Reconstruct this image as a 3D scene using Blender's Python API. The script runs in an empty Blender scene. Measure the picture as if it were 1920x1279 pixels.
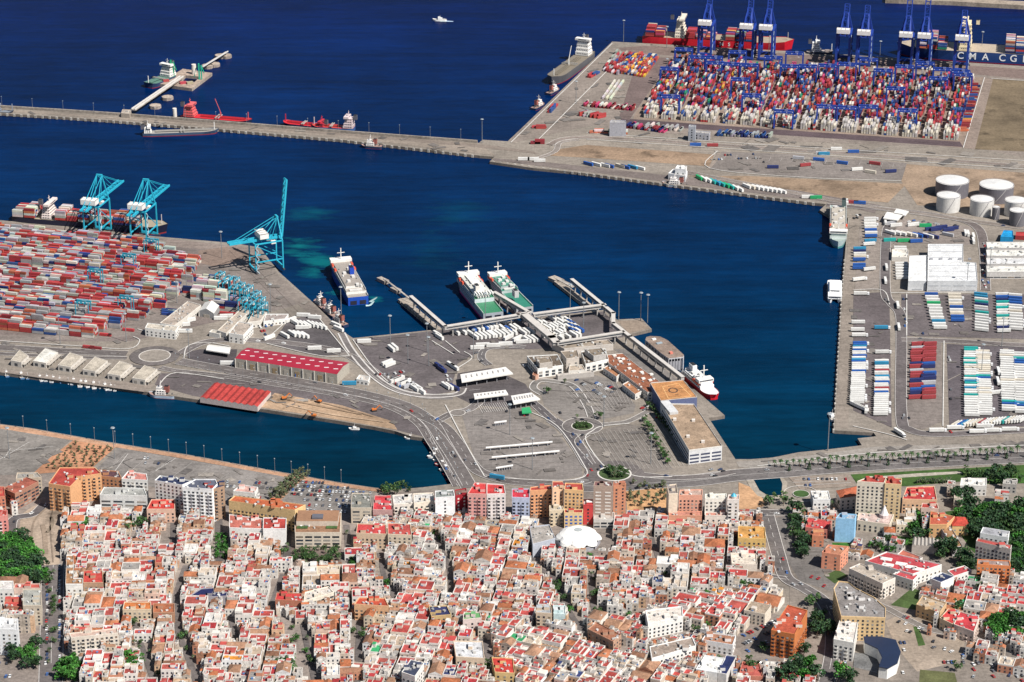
import bpy, math, random
from mathutils import Vector, Matrix
from mathutils.geometry import tessellate_polygon
R = math.radians
C = bpy.context.scene.collection
# ---------------------------------------------------------------- camera, sky, sun, exposure
F, PITCH, CAMH = 4718.0, R(22.7), 950.0
sc = bpy.context.scene
cd = bpy.data.cameras.new('camera'); cam = bpy.data.objects.new('camera', cd); C.objects.link(cam)
cam.location = (0, 0, CAMH); cam.rotation_euler = (math.pi/2 - PITCH, 0, 0)
cd.sensor_width = 36; cd.lens = F/1920*36; cd.clip_start = 10; cd.clip_end = 60000
sc.camera = cam
SUN_AZ, SUN_EL = R(128), R(50)          # azimuth measured clockwise from +Y
w = bpy.data.worlds.new('World'); sc.world = w; w.use_nodes = True
sky = w.node_tree.nodes.new('ShaderNodeTexSky'); sky.sky_type = 'NISHITA'; sky.sun_disc = False
sky.sun_elevation = SUN_EL; sky.sun_rotation = SUN_AZ; sky.air_density = 1.0; sky.dust_density = 0.6; sky.ozone_density = 1.5
bg = w.node_tree.nodes['Background']; bg.inputs[1].default_value = 0.05
w.node_tree.links.new(sky.outputs[0], bg.inputs[0])
sl = bpy.data.lights.new('sun', 'SUN'); sl.energy = 5.0; sl.angle = R(0.5); sl.color = (1, .955, .89)
so = bpy.data.objects.new('sun', sl); C.objects.link(so)
sd = Vector((math.sin(SUN_AZ)*math.cos(SUN_EL), math.cos(SUN_AZ)*math.cos(SUN_EL), math.sin(SUN_EL)))
so.rotation_euler = sd.to_track_quat('Z', 'Y').to_euler(); so.location = (0, 1500, 1500)
sc.view_settings.view_transform = 'Standard'; sc.view_settings.look = 'None'
sc.view_settings.exposure = 0.58; sc.view_settings.gamma = 1
sc.render.engine = 'CYCLES'
sc.cycles.max_bounces = 4; sc.cycles.diffuse_bounces = 2; sc.cycles.glossy_bounces = 2
# ---------------------------------------------------------------- photo pixel <-> place
CP, SP = math.cos(PITCH), math.sin(PITCH)
def at(u, v, z=0.0):
    x = (u-960)/F; y = -(v-639.5)/F
    d = Vector((x, CP + y*SP, -SP + y*CP))
    t = (CAMH - z)/(-d.z)
    return Vector((d.x*t, d.y*t, z))
def proj(p):
    x, y, z = p[0], p[1], p[2]-CAMH
    dep = y*CP - z*SP; up = y*SP + z*CP
    return (960 + F*x/dep, 639.5 - F*up/dep)
def A2(pts, z=0.0): return [at(u, v, z) for u, v in pts]
def srgb(r, g, b):
    f = lambda c: ((c/255+.055)/1.055)**2.4 if c > 10 else c/255/12.92
    return (f(r), f(g), f(b))
def inside(x, y, poly):
    r = False; j = len(poly)-1
    for i in range(len(poly)):
        xi, yi, xj, yj = poly[i][0], poly[i][1], poly[j][0], poly[j][1]
        if (yi > y) != (yj > y) and x < (xj-xi)*(y-yi)/(yj-yi)+xi: r = not r
        j = i
    return r
def segd(x, y, a, b):
    dx, dy = b[0]-a[0], b[1]-a[1]; L = dx*dx+dy*dy
    t = 0 if L == 0 else max(0, min(1, ((x-a[0])*dx+(y-a[1])*dy)/L))
    return math.hypot(x-a[0]-t*dx, y-a[1]-t*dy)
# ---------------------------------------------------------------- materials
MATS = {}
def newmat(name):
    m = bpy.data.materials.new(name); m.use_nodes = True; MATS[name] = m
    return m, m.node_tree.nodes, m.node_tree.links, m.node_tree.nodes['Principled BSDF']
def mixn(n, l, mode, fac, a, b):
    x = n.new('ShaderNodeMix'); x.data_type = 'RGBA'; x.blend_type = mode
    for k, v in ((0, fac), (6, a), (7, b)):
        if isinstance(v, bpy.types.NodeSocket): l.new(v, x.inputs[k])
        elif v is not None: x.inputs[k].default_value = v if k == 0 else (*v, 1)
    return x.outputs[2]
def noise(n, l, vec, scale, detail=4, rough=.6, sx=None):
    if sx:
        mp = n.new('ShaderNodeMapping'); mp.inputs['Scale'].default_value = sx
        l.new(vec, mp.inputs['Vector']); vec = mp.outputs[0]
    t = n.new('ShaderNodeTexNoise'); t.inputs['Scale'].default_value = scale
    t.inputs['Detail'].default_value = detail; t.inputs['Roughness'].default_value = rough
    l.new(vec, t.inputs['Vector']); return t.outputs['Fac']
def ramp(n, l, fac, stops):
    r = n.new('ShaderNodeValToRGB'); l.new(fac, r.inputs[0]); e = r.color_ramp.elements
    while len(e) < len(stops): e.new(.5)
    for el, (p, c) in zip(e, stops):
        el.position = p; el.color = (c, c, c, 1) if isinstance(c, (int, float)) else (*c, 1)
    return r.outputs[0]
def basecol(n, l):
    a = n.new('ShaderNodeAttribute'); a.attribute_name = 'Col'
    o = n.new('ShaderNodeObjectInfo')
    return mixn(n, l, 'MULTIPLY', 1.0, a.outputs['Color'], o.outputs['Color'])
def attrmat(name, rough, lo=.8, hi=1.12, scale=.25, metal=0, spec=.5, stripe=None, fine=None):
    m, n, l, b = newmat(name)
    g = n.new('ShaderNodeNewGeometry').outputs['Position']
    f = noise(n, l, g, scale, 5, .65)
    c = mixn(n, l, 'MULTIPLY', 1.0, basecol(n, l), ramp(n, l, f, [(.3, lo), (.7, hi)]))
    if fine:
        f2 = noise(n, l, g, fine, 3, .7)
        c = mixn(n, l, 'MULTIPLY', 1.0, c, ramp(n, l, f2, [(.32, lo*.95), (.68, 1.1)]))
    if stripe:
        wv = n.new('ShaderNodeTexWave'); wv.wave_type = 'BANDS'; wv.bands_direction = stripe[0]
        wv.inputs['Scale'].default_value = stripe[1]; wv.inputs['Distortion'].default_value = stripe[2]
        tc = n.new('ShaderNodeTexCoord'); l.new(tc.outputs['Object'], wv.inputs['Vector'])
        c = mixn(n, l, 'MULTIPLY', .8, c, ramp(n, l, wv.outputs['Fac'], [(.15, .72), (.5, 1.06)]))
    l.new(c, b.inputs['Base Color']); b.inputs['Roughness'].default_value = rough
    b.inputs['Metallic'].default_value = metal; b.inputs['Specular IOR Level'].default_value = spec
    return m
attrmat('paint', .5, .86, 1.06, .15, fine=1.1)
attrmat('plaster', .92, .88, 1.05, .07, spec=.2, fine=.5)
attrmat('roofing', .9, .62, 1.25, .12, spec=.2, fine=.7)
attrmat('tile', .85, .65, 1.2, .1, spec=.25, fine=.6)
attrmat('sheet', .55, .85, 1.08, .05, stripe=('X', .45, .3))
attrmat('corrugated', .5, .75, 1.1, .2, stripe=('X', 1.1, 0))
attrmat('quay', .92, .62, 1.15, .06, spec=.2, fine=.35)
attrmat('leaf', .75, .5, 1.6, .16, spec=.3, fine=.7)
attrmat('bark', .9, .8, 1.1, 1.0)
attrmat('glass', .12, .8, 1.1, .3, spec=.8)
# ground sheets: base colour from the mesh, weathering from world-space noise
def groundmat(name, lo, hi, big, streak=0, dirs=(.02, .25, 1), rough=.93, joints=0, blot=0):
    m, n, l, b = newmat(name)
    g = n.new('ShaderNodeNewGeometry').outputs['Position']
    c = basecol(n, l)
    c = mixn(n, l, 'MULTIPLY', 1.0, c, ramp(n, l, noise(n, l, g, big, 6, .62), [(.3, lo), (.5, .97), (.7, hi)]))
    c = mixn(n, l, 'MULTIPLY', 1.0, c, ramp(n, l, noise(n, l, g, big*14, 6, .75), [(.32, .74), (.68, 1.2)]))
    c = mixn(n, l, 'MULTIPLY', 1.0, c, ramp(n, l, noise(n, l, g, .45, 4, .7), [(.32, .82), (.68, 1.12)]))
    if streak:
        c = mixn(n, l, 'MULTIPLY', streak, c, ramp(n, l, noise(n, l, g, 1, 4, .6, dirs), [(.3, .8), (.52, 1.0), (.7, 1.06)]))
    if blot:
        c = mixn(n, l, 'MULTIPLY', blot, c, ramp(n, l, noise(n, l, g, .035, 3, .5), [(.3, .45), (.42, 1.0)]))
    if joints:
        br = n.new('ShaderNodeTexBrick'); l.new(g, br.inputs['Vector']); br.offset = 0
        br.inputs['Scale'].default_value = 1/joints; br.inputs['Mortar Size'].default_value = .012
        br.inputs['Color1'].default_value = (1, 1, 1, 1); br.inputs['Color2'].default_value = (.9, .9, .9, 1)
        br.inputs['Mortar'].default_value = (.6, .6, .6, 1)
        br.inputs['Row Height'].default_value = 1.0; br.inputs['Brick Width'].default_value = 1.0
        c = mixn(n, l, 'MULTIPLY', .7, c, br.outputs['Color'])
    l.new(c, b.inputs['Base Color']); b.inputs['Roughness'].default_value = rough
    b.inputs['Specular IOR Level'].default_value = .2
groundmat('g_concrete', .72, 1.15, .012, .7, joints=9)
groundmat('g_asphalt', .7, 1.25, .02, .8, (.03, .16, 1), blot=.35)
groundmat('g_dirt', .6, 1.3, .02, .3, (.02, .12, 1), blot=.9)
groundmat('g_grass', .55, 1.45, .05, blot=.5)
groundmat('g_mark', .85, 1.05, .2)
def watermat():
    m, n, l, b = newmat('water')
    g = n.new('ShaderNodeNewGeometry').outputs['Position']
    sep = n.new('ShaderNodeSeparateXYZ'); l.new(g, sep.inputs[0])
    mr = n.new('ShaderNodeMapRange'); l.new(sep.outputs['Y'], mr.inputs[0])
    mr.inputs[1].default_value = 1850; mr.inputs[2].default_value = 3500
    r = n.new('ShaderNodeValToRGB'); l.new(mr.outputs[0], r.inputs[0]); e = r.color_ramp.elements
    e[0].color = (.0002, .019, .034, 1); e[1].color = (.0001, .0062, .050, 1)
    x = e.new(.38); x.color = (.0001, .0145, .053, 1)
    c = mixn(n, l, 'MULTIPLY', 1.0, r.outputs[0], ramp(n, l, noise(n, l, g, .004, 5, .6), [(.3, .7), (.7, 1.35)]))
    c = mixn(n, l, 'MULTIPLY', 1.0, c, ramp(n, l, noise(n, l, g, .05, 5, .7, (.5, 2.2, 1)), [(.3, .8), (.7, 1.22)]))
    c = mixn(n, l, 'MULTIPLY', 1.0, c, ramp(n, l, noise(n, l, g, .012, 6, .65, (.25, 2.6, 1)), [(.35, .8), (.65, 1.2)]))
    # silt stirred up by propellers: patches of turquoise water at fixed places in the basin
    for (u, v, ru, rv, k) in ((562, 462, 62, 22, .55), (600, 490, 58, 22, .5), (590, 512, 40, 16, .45), (632, 545, 46, 12, 1.0), (702, 560, 22, 9, .7), (560, 402, 95, 20, .22), (860, 400, 110, 50, .07), (800, 470, 90, 60, .06), (610, 592, 40, 12, .2)):
        p = at(u, v, -3); sx = (at(u+ru, v, -3)-p).x; sy = abs((at(u, v-rv, -3)-p).y)
        mp = n.new('ShaderNodeMapping'); l.new(g, mp.inputs['Vector']); mp.vector_type = 'POINT'
        mp.inputs['Location'].default_value = (-p.x/sx, -p.y/sy, 0); mp.inputs['Scale'].default_value = (1/sx, 1/sy, 0)
        ln = n.new('ShaderNodeVectorMath'); ln.operation = 'LENGTH'; l.new(mp.outputs[0], ln.inputs[0])
        nz = noise(n, l, g, .018, 8, .7, (.7, 1.8, 1))
        ad = n.new('ShaderNodeMath'); ad.operation = 'MULTIPLY_ADD'; l.new(nz, ad.inputs[0]); ad.inputs[1].default_value = 3.4; l.new(ln.outputs['Value'], ad.inputs[2])
        f = ramp(n, l, ad.outputs[0], [(.0, 1), (.98, 0)])
        m2 = n.new('ShaderNodeMapRange'); l.new(ad.outputs[0], m2.inputs[0]); m2.inputs[1].default_value = 2.35; m2.inputs[2].default_value = 1.6
        m2.inputs[3].default_value = 0; m2.inputs[4].default_value = k
        c = mixn(n, l, 'MIX', m2.outputs[0], c, (.004, .17, .17))
    l.new(c, b.inputs['Base Color']); b.inputs['Roughness'].default_value = .22
    b.inputs['Specular IOR Level'].default_value = .03; b.inputs['IOR'].default_value = 1.33
    bp = n.new('ShaderNodeBump'); bp.inputs['Strength'].default_value = .4; bp.inputs['Distance'].default_value = .6
    l.new(noise(n, l, g, .16, 5, .7, (.6, 1.6, 1)), bp.inputs['Height']); l.new(bp.outputs[0], b.inputs['Normal'])
watermat()
# ---------------------------------------------------------------- mesh builder
class MB:
    def __init__(s): s.v = []; s.f = []; s.c = []
    def face(s, pts, col):
        k = len(s.v); s.v += [tuple(p) for p in pts]; s.f.append(tuple(range(k, k+len(pts)))); s.c.append(col)
    def box(s, x, y, z0, z1, lx, ly, rot=0, col=(1, 1, 1), top=None, bottom=False):
        ca, sa = math.cos(rot), math.sin(rot); q = []
        for dx, dy in ((-1, -1), (1, -1), (1, 1), (-1, 1)):
            a, b = dx*lx/2, dy*ly/2; q.append((x+a*ca-b*sa, y+a*sa+b*ca))
        s.prism(q, z0, z1, col, top, bottom)
    def prism(s, q, z0, z1, col=(1, 1, 1), top=None, bottom=False):
        n = len(q); k = len(s.v)
        s.v += [(p[0], p[1], z0) for p in q] + [(p[0], p[1], z1) for p in q]
        ar = sum(q[i][0]*q[(i+1) % n][1]-q[(i+1) % n][0]*q[i][1] for i in range(n))
        idx = list(range(n)) if ar > 0 else list(range(n))[::-1]
        for i in range(n):
            a, b = idx[i], idx[(i+1) % n]; s.f.append((k+a, k+b, k+n+b, k+n+a)); s.c.append(col)
        if n <= 4: s.f.append(tuple(k+n+i for i in idx)); s.c.append(top or col)
        else: s.cap([(p[0], p[1], z1) for p in q], top or col)
        if bottom: s.f.append(tuple(k+i for i in idx[::-1])); s.c.append(col)
    def cap(s, pts, col):
        k = len(s.v); s.v += [tuple(p) for p in pts]
        for t in tessellate_polygon([[Vector((p[0], p[1], 0)) for p in pts]]):
            a, b, c = [pts[i] for i in t]
            if (b[0]-a[0])*(c[1]-a[1])-(b[1]-a[1])*(c[0]-a[0]) < 0: t = (t[0], t[2], t[1])
            s.f.append(tuple(k+i for i in t)); s.c.append(col)
    def cyl(s, x, y, z0, z1, r, n=10, col=(1, 1, 1), top=None, r2=None):
        r2 = r if r2 is None else r2; k = len(s.v)
        for zz, rr in ((z0, r), (z1, r2)):
            for i in range(n):
                t = 2*math.pi*i/n; s.v.append((x+rr*math.cos(t), y+rr*math.sin(t), zz))
        for i in range(n):
            j = (i+1) % n; s.f.append((k+i, k+j, k+n+j, k+n+i)); s.c.append(col)
        s.f.append(tuple(k+n+i for i in range(n))); s.c.append(top or col)
    def bar(s, p, q, w, col=(1, 1, 1), h=None):
        p, q = Vector(p), Vector(q); d = (q-p); L = d.length
        if L < 1e-6: return
        d /= L; up = Vector((0, 0, 1)) if abs(d.z) < .95 else Vector((0, 1, 0))
        a = d.cross(up).normalized()*w/2; b = d.cross(a).normalized()*(h or w)/2; k = len(s.v)
        for o in (p, q):
            for e in (-a-b, a-b, a+b, -a+b): s.v.append(tuple(o+e))
        for i in range(4):
            j = (i+1) % 4; s.f.append((k+i, k+j, k+4+j, k+4+i)); s.c.append(col)
        s.f.append((k+3, k+2, k+1, k)); s.f.append((k+4, k+5, k+6, k+7)); s.c += [col, col]
    def gable(s, x, y, z0, z1, lx, ly, rot, col, over=.4, end=None):
        ca, sa = math.cos(rot), math.sin(rot); a, b = lx/2+over, ly/2+over
        P = lambda u, v, z: (x+u*ca-v*sa, y+u*sa+v*ca, z)
        s.face([P(-a, -b, z0), P(a, -b, z0), P(a, 0, z1), P(-a, 0, z1)], col)
        s.face([P(a, b, z0), P(-a, b, z0), P(-a, 0, z1), P(a, 0, z1)], col)
        s.face([P(a, -b, z0), P(a, b, z0), P(a, 0, z1)], end or col)
        s.face([P(-a, b, z0), P(-a, -b, z0), P(-a, 0, z1)], end or col)
    def hip(s, q, z0, z1, col, inset=.45):
        n = len(q); cx = sum(p[0] for p in q)/n; cy = sum(p[1] for p in q)/n
        ar = sum(q[i][0]*q[(i+1) % n][1]-q[(i+1) % n][0]*q[i][1] for i in range(n))
        if ar < 0: q = q[::-1]
        t = [(cx+(p[0]-cx)*inset, cy+(p[1]-cy)*inset, z1) for p in q]; b = [(p[0], p[1], z0) for p in q]
        for i in range(n):
            j = (i+1) % n; s.face([b[i], b[j], t[j], t[i]], col)
        s.cap(t, col)
    def build(s, name, mat, parent=None, off=(0, 0, 0), smooth=False):
        me = bpy.data.meshes.new(name)
        ox, oy, oz = off
        me.from_pydata([(a-ox, b-oy, c-oz) for a, b, c in s.v], [], s.f)
        ca = me.color_attributes.new('Col', 'FLOAT_COLOR', 'CORNER')
        buf = []
        for f, c in zip(s.f, s.c): buf += [c[0], c[1], c[2], 1.0]*len(f)
        ca.data.foreach_set('color', buf)
        me.materials.append(MATS[mat])
        if smooth: me.polygons.foreach_set('use_smooth', [True]*len(me.polygons))
        me.update()
        o = bpy.data.objects.new(name, me); C.objects.link(o)
        if parent is not None: o.parent = parent
        return o
def tag(o, label=None, cat=None, group=None, kind=None):
    if label: o['label'] = label
    if cat: o['category'] = cat
    if group: o['group'] = group
    if kind: o['kind'] = kind
    return o
def empty(name, loc, label=None, cat=None, group=None, rz=0):
    o = bpy.data.objects.new(name, None); C.objects.link(o)
    o.location = loc; o.rotation_euler = (0, 0, rz); o.empty_display_size = 1
    return tag(o, label, cat, group)
KIDS = {}
def reg(root, kids): KIDS[root.name] = kids
def dup(root, loc, rz=0, label=None, group=None, col=None, scale=None, cat=None):
    r = root.copy(); C.objects.link(r); r.location = loc; r.rotation_euler = (0, 0, rz)
    if label: r['label'] = label
    if group: r['group'] = group
    if cat: r['category'] = cat
    if scale: r.scale = scale if isinstance(scale, (tuple, list)) else (scale,)*3
    for ch, sub in tree(root):
        c = ch.copy(); C.objects.link(c); c.parent = r
        if col and ch.get('tint'): c.color = (*col, 1)
        for g in sub:
            d = g.copy(); C.objects.link(d); d.parent = c
            if col and g.get('tint'): d.color = (*col, 1)
    if col and r.type == 'MESH': r.color = (*col, 1)
    return r
_tree = {}
def tree(root):
    if root.name not in _tree: _tree[root.name] = [(c, list(c.children)) for c in root.children]
    return _tree[root.name]
def at2(v, z): return Vector((v[0], v[1], z))
# ---------------------------------------------------------------- labels: every thing is named by its look and the landmark it stands by
LM = []
def landmark(u, v, phrase): LM.append((u, v, phrase))
ORD = ['nearest', 'second', 'third', 'fourth', 'fifth', 'sixth', 'seventh', 'eighth', 'ninth', 'tenth', 'eleventh', 'twelfth', 'thirteenth', 'fourteenth', 'fifteenth', 'sixteenth', 'seventeenth', 'eighteenth', 'nineteenth', 'twentieth']
ORDL = ['first'] + ORD[1:] + ['twenty-'+x for x in ('first', 'second', 'third', 'fourth', 'fifth', 'sixth', 'seventh', 'eighth', 'ninth')] + ['thirtieth'] + ['thirty-'+x for x in ('first', 'second', 'third', 'fourth', 'fifth', 'sixth', 'seventh', 'eighth', 'ninth')] + ['fortieth']
PENDING = []
def later_label(o, look, u, v): PENDING.append((o, look, u, v))
def resolve_labels():
    g = {}
    for o, look, u, v in PENDING:
        best = min(LM, key=lambda m: (m[0]-u)**2+((m[1]-v)*2.0)**2)
        dx, dy = u-best[0], (v-best[1])*2.0
        side = ('right of' if dx > 0 else 'left of') if abs(dx) > abs(dy) else ('in front of' if dy > 0 else 'behind')
        g.setdefault((look, side, best[2]), []).append((math.hypot(dx, dy), o))
    for (look, side, ph), lst in g.items():
        lst.sort(key=lambda t: t[0])
        for i, (d, o) in enumerate(lst):
            if len(lst) == 1: o['label'] = '%s %s %s' % (look, side, ph)
            elif i == 0: o['label'] = '%s nearest %s %s' % (look, side, ph)
            elif i == len(lst)-1: o['label'] = '%s farthest %s %s' % (look, side, ph)
            else: o['label'] = '%s %s nearest %s %s' % (look, ORDL[min(i, 39)], side, ph)
# ================================================================ THE SETTING: water, land, sheets, roads
CON = (.23, .2, .17); CON2 = (.25, .225, .2); ASP = (.125, .11, .106); ASPL = (.15, .138, .132); DIRT = (.30, .225, .16); WHITE = (.62, .60, .57)
SAND = (.42, .25, .14); GRASS = (.04, .09, .02)
mb = MB(); mb.face([(-9000, -2000, -3.2), (9000, -2000, -3.2), (9000, 16000, -3.2), (-9000, 16000, -3.2)], (1, 1, 1))
tag(mb.build('sea_water', 'water'), kind='structure')
def ext(*p): return list(p)
LAND = [(-260, 380), (0, 413), (150, 427), (290, 443), (440, 456), (487, 464), (523, 510), (592, 572), (641, 620), (662, 634), (740, 626), (835, 616), (905, 607), (976, 601), (993, 596), (1060, 589), (1131, 581), (1157, 599), (1203, 597), (1222, 617), (1180, 627), (1207, 650),
        (1250, 690), (1290, 720), (1320, 745), (1359, 779), (1329, 784), (1379, 861), (1408, 861), (1448, 858), (1498, 848), (1549, 843), (1616, 835), (1608, 822), (1643, 818), (1638, 811), (1563, 807), (1566, 757), (1577, 572), (1584, 481), (1590, 408), (1556, 406), (1537, 394),
        (1549, 383), (1450, 371), (1330, 355), (1280, 349), (1100, 325), (1000, 315), (918, 303), (927, 294), (900, 292), (640, 262), (420, 243), (200, 225), (0, 212), (-300, 195), (-300, 182), (0, 201), (230, 216), (640, 248), (898, 268), (905, 262), (952, 265), (1148, 78), (1205, 81),
        (1500, 97), (1920, 124), (2300, 146), (2600, 900), (2600, 1500), (-700, 1500), (-700, 740), (-300, 768), (0, 795), (60, 803), (200, 828), (350, 852), (500, 880), (640, 905), (700, 914), (740, 918), (790, 914), (858, 906),
        (848, 885), (835, 862), (815, 830), (800, 822), (770, 818), (740, 808), (700, 800), (640, 790), (480, 765), (320, 742), (230, 728), (150, 718), (60, 706), (0, 698), (-400, 655)]
lp = A2(LAND, 0)
mb = MB()
k = len(lp)
for i in range(k):
    a, b = lp[i], lp[(i+1) % k]
    mb.face([(a.x, a.y, -6), (b.x, b.y, -6), (b.x, b.y, 0), (a.x, a.y, 0)], (.2, .17, .145))
mb.cap([tuple(p) for p in lp], CON)
tag(mb.build('harbour_ground', 'g_concrete'), kind='structure')
LZ = [0.02]
def sheet(name, pts, mat='g_concrete', col=CON, step=.004):
    LZ[0] += step; m = MB(); col = tuple(c*(1.05, 1.04, 1.04)[i] for i, c in enumerate(col)) if mat == 'g_asphalt' else col; m.cap([tuple(p) for p in A2(pts, 0)], col)
    m.v = [(a, b, LZ[0]) for a, b, _ in m.v]
    o = m.build(name, mat); return tag(o, kind='structure')
def smooth(pts, sub=6):
    out = []
    for i in range(len(pts)-1):
        p0 = pts[max(i-1, 0)]; p1 = pts[i]; p2 = pts[i+1]; p3 = pts[min(i+2, len(pts)-1)]
        for s in range(sub):
            t = s/sub
            out.append(tuple(.5*((2*p1[k])+(-p0[k]+p2[k])*t+(2*p0[k]-5*p1[k]+4*p2[k]-p3[k])*t*t+(-p0[k]+3*p1[k]-3*p2[k]+p3[k])*t**3) for k in (0, 1)))
    out.append(tuple(pts[-1])); return out
def normals(P):
    N = []
    for i in range(len(P)):
        a = P[max(i-1, 0)]; b = P[min(i+1, len(P)-1)]; d = Vector((b[0]-a[0], b[1]-a[1]))
        if d.length < 1e-6: d = Vector((1, 0))
        d.normalize(); N.append((-d.y, d.x))
    return N
def ribbon(m, P, w, z, col, off=0, h=0):
    N = normals(P)
    L = [(p[0]+n[0]*(off-w/2), p[1]+n[1]*(off-w/2)) for p, n in zip(P, N)]
    Rr = [(p[0]+n[0]*(off+w/2), p[1]+n[1]*(off+w/2)) for p, n in zip(P, N)]
    for i in range(len(P)-1):
        q = [L[i], L[i+1], Rr[i+1], Rr[i]]
        if h: m.prism(q, z-.02, z+h, col)
        else: m.face([(*q[3], z), (*q[2], z), (*q[1], z), (*q[0], z)], col)
MARK = MB(); KERB = MB()
ROADS = []
def road(pts, w, col=ASP, kerb=True, centre=True, edge=.45, sub=6, name='road'):
    LZ[0] += .004; z = LZ[0]
    P = [tuple(at(u, v)[:2]) for u, v in smooth(pts, sub)]
    m = MB(); ribbon(m, P, w, z, col); tag(m.build(name, 'g_asphalt'), kind='structure')
    if kerb:
        for s in (-1, 1): ribbon(KERB, P, edge, z, (.50, .475, .45), s*(w/2+edge/2), .13)
    if centre:
        acc = 0
        for i in range(len(P)-1):
            L = math.hypot(P[i+1][0]-P[i][0], P[i+1][1]-P[i][1]); acc += L
            if int(acc/7) % 2 == 0 or w > 18: ribbon(MARK, P[i:i+2], .25, z+.006, WHITE)
    ROADS.append((P, w))
def line(pts, w=.4, h=0, col=WHITE, curve=True):
    P = [tuple(at(u, v)[:2]) for u, v in (smooth(pts, 5) if curve else pts)]
    (ribbon(KERB, P, w, LZ[0]+.004, col, 0, h) if h else ribbon(MARK, P, w, LZ[0]+.012, col))
# --- left container terminal apron
sheet('terminal_apron', [(-200, 425), (0, 421), (440, 462), (510, 520), (420, 600), (245, 640), (-200, 640)], 'g_asphalt', (.15, .125, .115))
sheet('quay_strip', [(-200, 392), (0, 415), (290, 445), (485, 466), (489, 476), (290, 460), (0, 428), (-200, 410)], 'g_concrete', (.21, .17, .15))
sheet('terminal_yard', [(250, 600), (372, 498), (452, 486), (520, 518), (575, 566), (512, 584), (400, 575), (330, 590), (262, 628), (170, 636), (0, 640), (0, 628), (160, 628)], 'g_asphalt', (.18, .155, .14))
sheet('terminal_quay_strip', [(489, 472), (524, 517), (592, 576), (640, 622), (625, 628), (570, 580), (505, 530), (470, 480)], 'g_concrete', (.2, .17, .15))
sheet('dirt_patch', [(372, 470), (430, 462), (470, 480), (430, 494), (400, 500), (372, 492)], 'g_dirt', (.19, .14, .115))
for a, b in (((430, 470), (590, 640)), ((445, 466), (606, 634))): line([a, b], .5, 0, (.09, .07, .06), False)
# central ferry apron
sheet('ferry_apron', [(664, 637), (835, 618), (993, 600), (1131, 584), (1152, 604), (1170, 632), (1060, 650), (1000, 655), (905, 655), (858, 682), (845, 735), (800, 742), (745, 725), (700, 690)], 'g_asphalt', (.105, .092, .094))
sheet('ferry_platform', [(1158, 602), (1202, 600), (1219, 616), (1178, 625)], 'g_concrete', (.24, .19, .15))
sheet('truck_yard', [(858, 700), (920, 690), (985, 720), (1000, 742), (960, 765), (888, 760), (852, 742)], 'g_asphalt', (.09, .08, .082))
sheet('ferry_queue_lot', [(864, 770), (985, 763), (1000, 790), (1040, 805), (1090, 870), (1092, 893), (1030, 904), (940, 900), (895, 880)], 'g_concrete', (.19, .17, .158))
sheet('parking_lot', [(1010, 722), (1100, 700), (1150, 712), (1192, 760), (1188, 775), (1110, 790), (1060, 790), (1020, 760)], 'g_concrete', (.185, .168, .155))
sheet('queue_field', [(1105, 812), (1175, 795), (1205, 800), (1262, 880), (1195, 892), (1150, 884), (1130, 872), (1100, 830)], 'g_concrete', (.19, .168, .15))
sheet('quay_wharf', [(1150, 655), (1200, 655), (1275, 715), (1238, 716), (1196, 687), (1160, 662)], 'g_concrete', (.17, .155, .145))
# middle island between the road and the canal
sheet('dark_lot', [(375, 655), (445, 655), (440, 690), (400, 684), (352, 672), (350, 660)], 'g_asphalt', (.075, .066, .07))
sheet('canal_lot', [(300, 700), (480, 702), (640, 730), (740, 765), (800, 790), (806, 822), (700, 796), (520, 768), (360, 742), (290, 722)], 'g_asphalt', (.105, .09, .092))
sheet('sand_yard', [(515, 737), (640, 760), (735, 790), (745, 806), (640, 788), (485, 763)], 'g_dirt', (.34, .235, .155))
sheet('triangle_lot', [(540, 600), (590, 590), (630, 630), (648, 664), (600, 668), (510, 645)], 'g_asphalt', (.085, .077, .08))
sheet('fish_quay', [(-60, 686), (0, 692), (120, 705), (290, 722), (270, 735), (120, 715), (0, 698), (-60, 690)], 'g_concrete', (.25, .21, .18))
# far terminal
sheet('far_terminal_apron', [(1140, 92), (1205, 86), (1500, 102), (1920, 130), (2300, 152), (2300, 310), (1920, 295), (1830, 278), (1400, 262), (1180, 245), (1110, 235), (960, 268), (955, 262)], 'g_concrete', (.225, .19, .165))
sheet('far_crane_lane', [(1160, 90), (1205, 86), (1500, 102), (1920, 130), (2300, 152), (2300, 172), (1920, 148), (1830, 140), (1500, 122), (1250, 104), (1165, 96)], 'g_concrete', (.175, .13, .115))
sheet('far_stack_ground', [(1262, 106), (1500, 122), (1850, 146), (1835, 280), (1700, 268), (1185, 232), (1190, 215)], 'g_concrete', (.24, .185, .15))
sheet('far_dark_lane', [(1165, 222), (1300, 232), (1500, 246), (1800, 266), (1806, 276), (1500, 256), (1300, 242), (1160, 232)], 'g_asphalt', (.085, .062, .068))
sheet('far_dark_lane', [(1190, 128), (1235, 108), (1262, 108), (1180, 225), (1160, 222)], 'g_asphalt', (.13, .098, .092))
sheet('far_scrub', [(1862, 148), (2200, 170), (2250, 300), (1825, 280)], 'g_dirt', (.15, .115, .075))
sheet('far_scrub_edge', [(1846, 146), (1862, 148), (1828, 280), (1806, 278)], 'g_concrete', (.24, .19, .16))
sheet('far_road', [(1030, 265), (1100, 250), (1400, 268), (1920, 300), (2250, 320), (2250, 352), (1920, 330), (1400, 290), (1050, 274)], 'g_concrete', (.26, .225, .19))
sheet('scrub_strip', [(1035, 282), (1100, 272), (1340, 290), (1330, 312), (1100, 296), (1030, 292)], 'g_dirt', (.25, .175, .12))
sheet('lorry_park', [(1345, 284), (1500, 290), (1700, 306), (1695, 338), (1500, 332), (1330, 318)], 'g_concrete', (.2, .175, .16))
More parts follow.
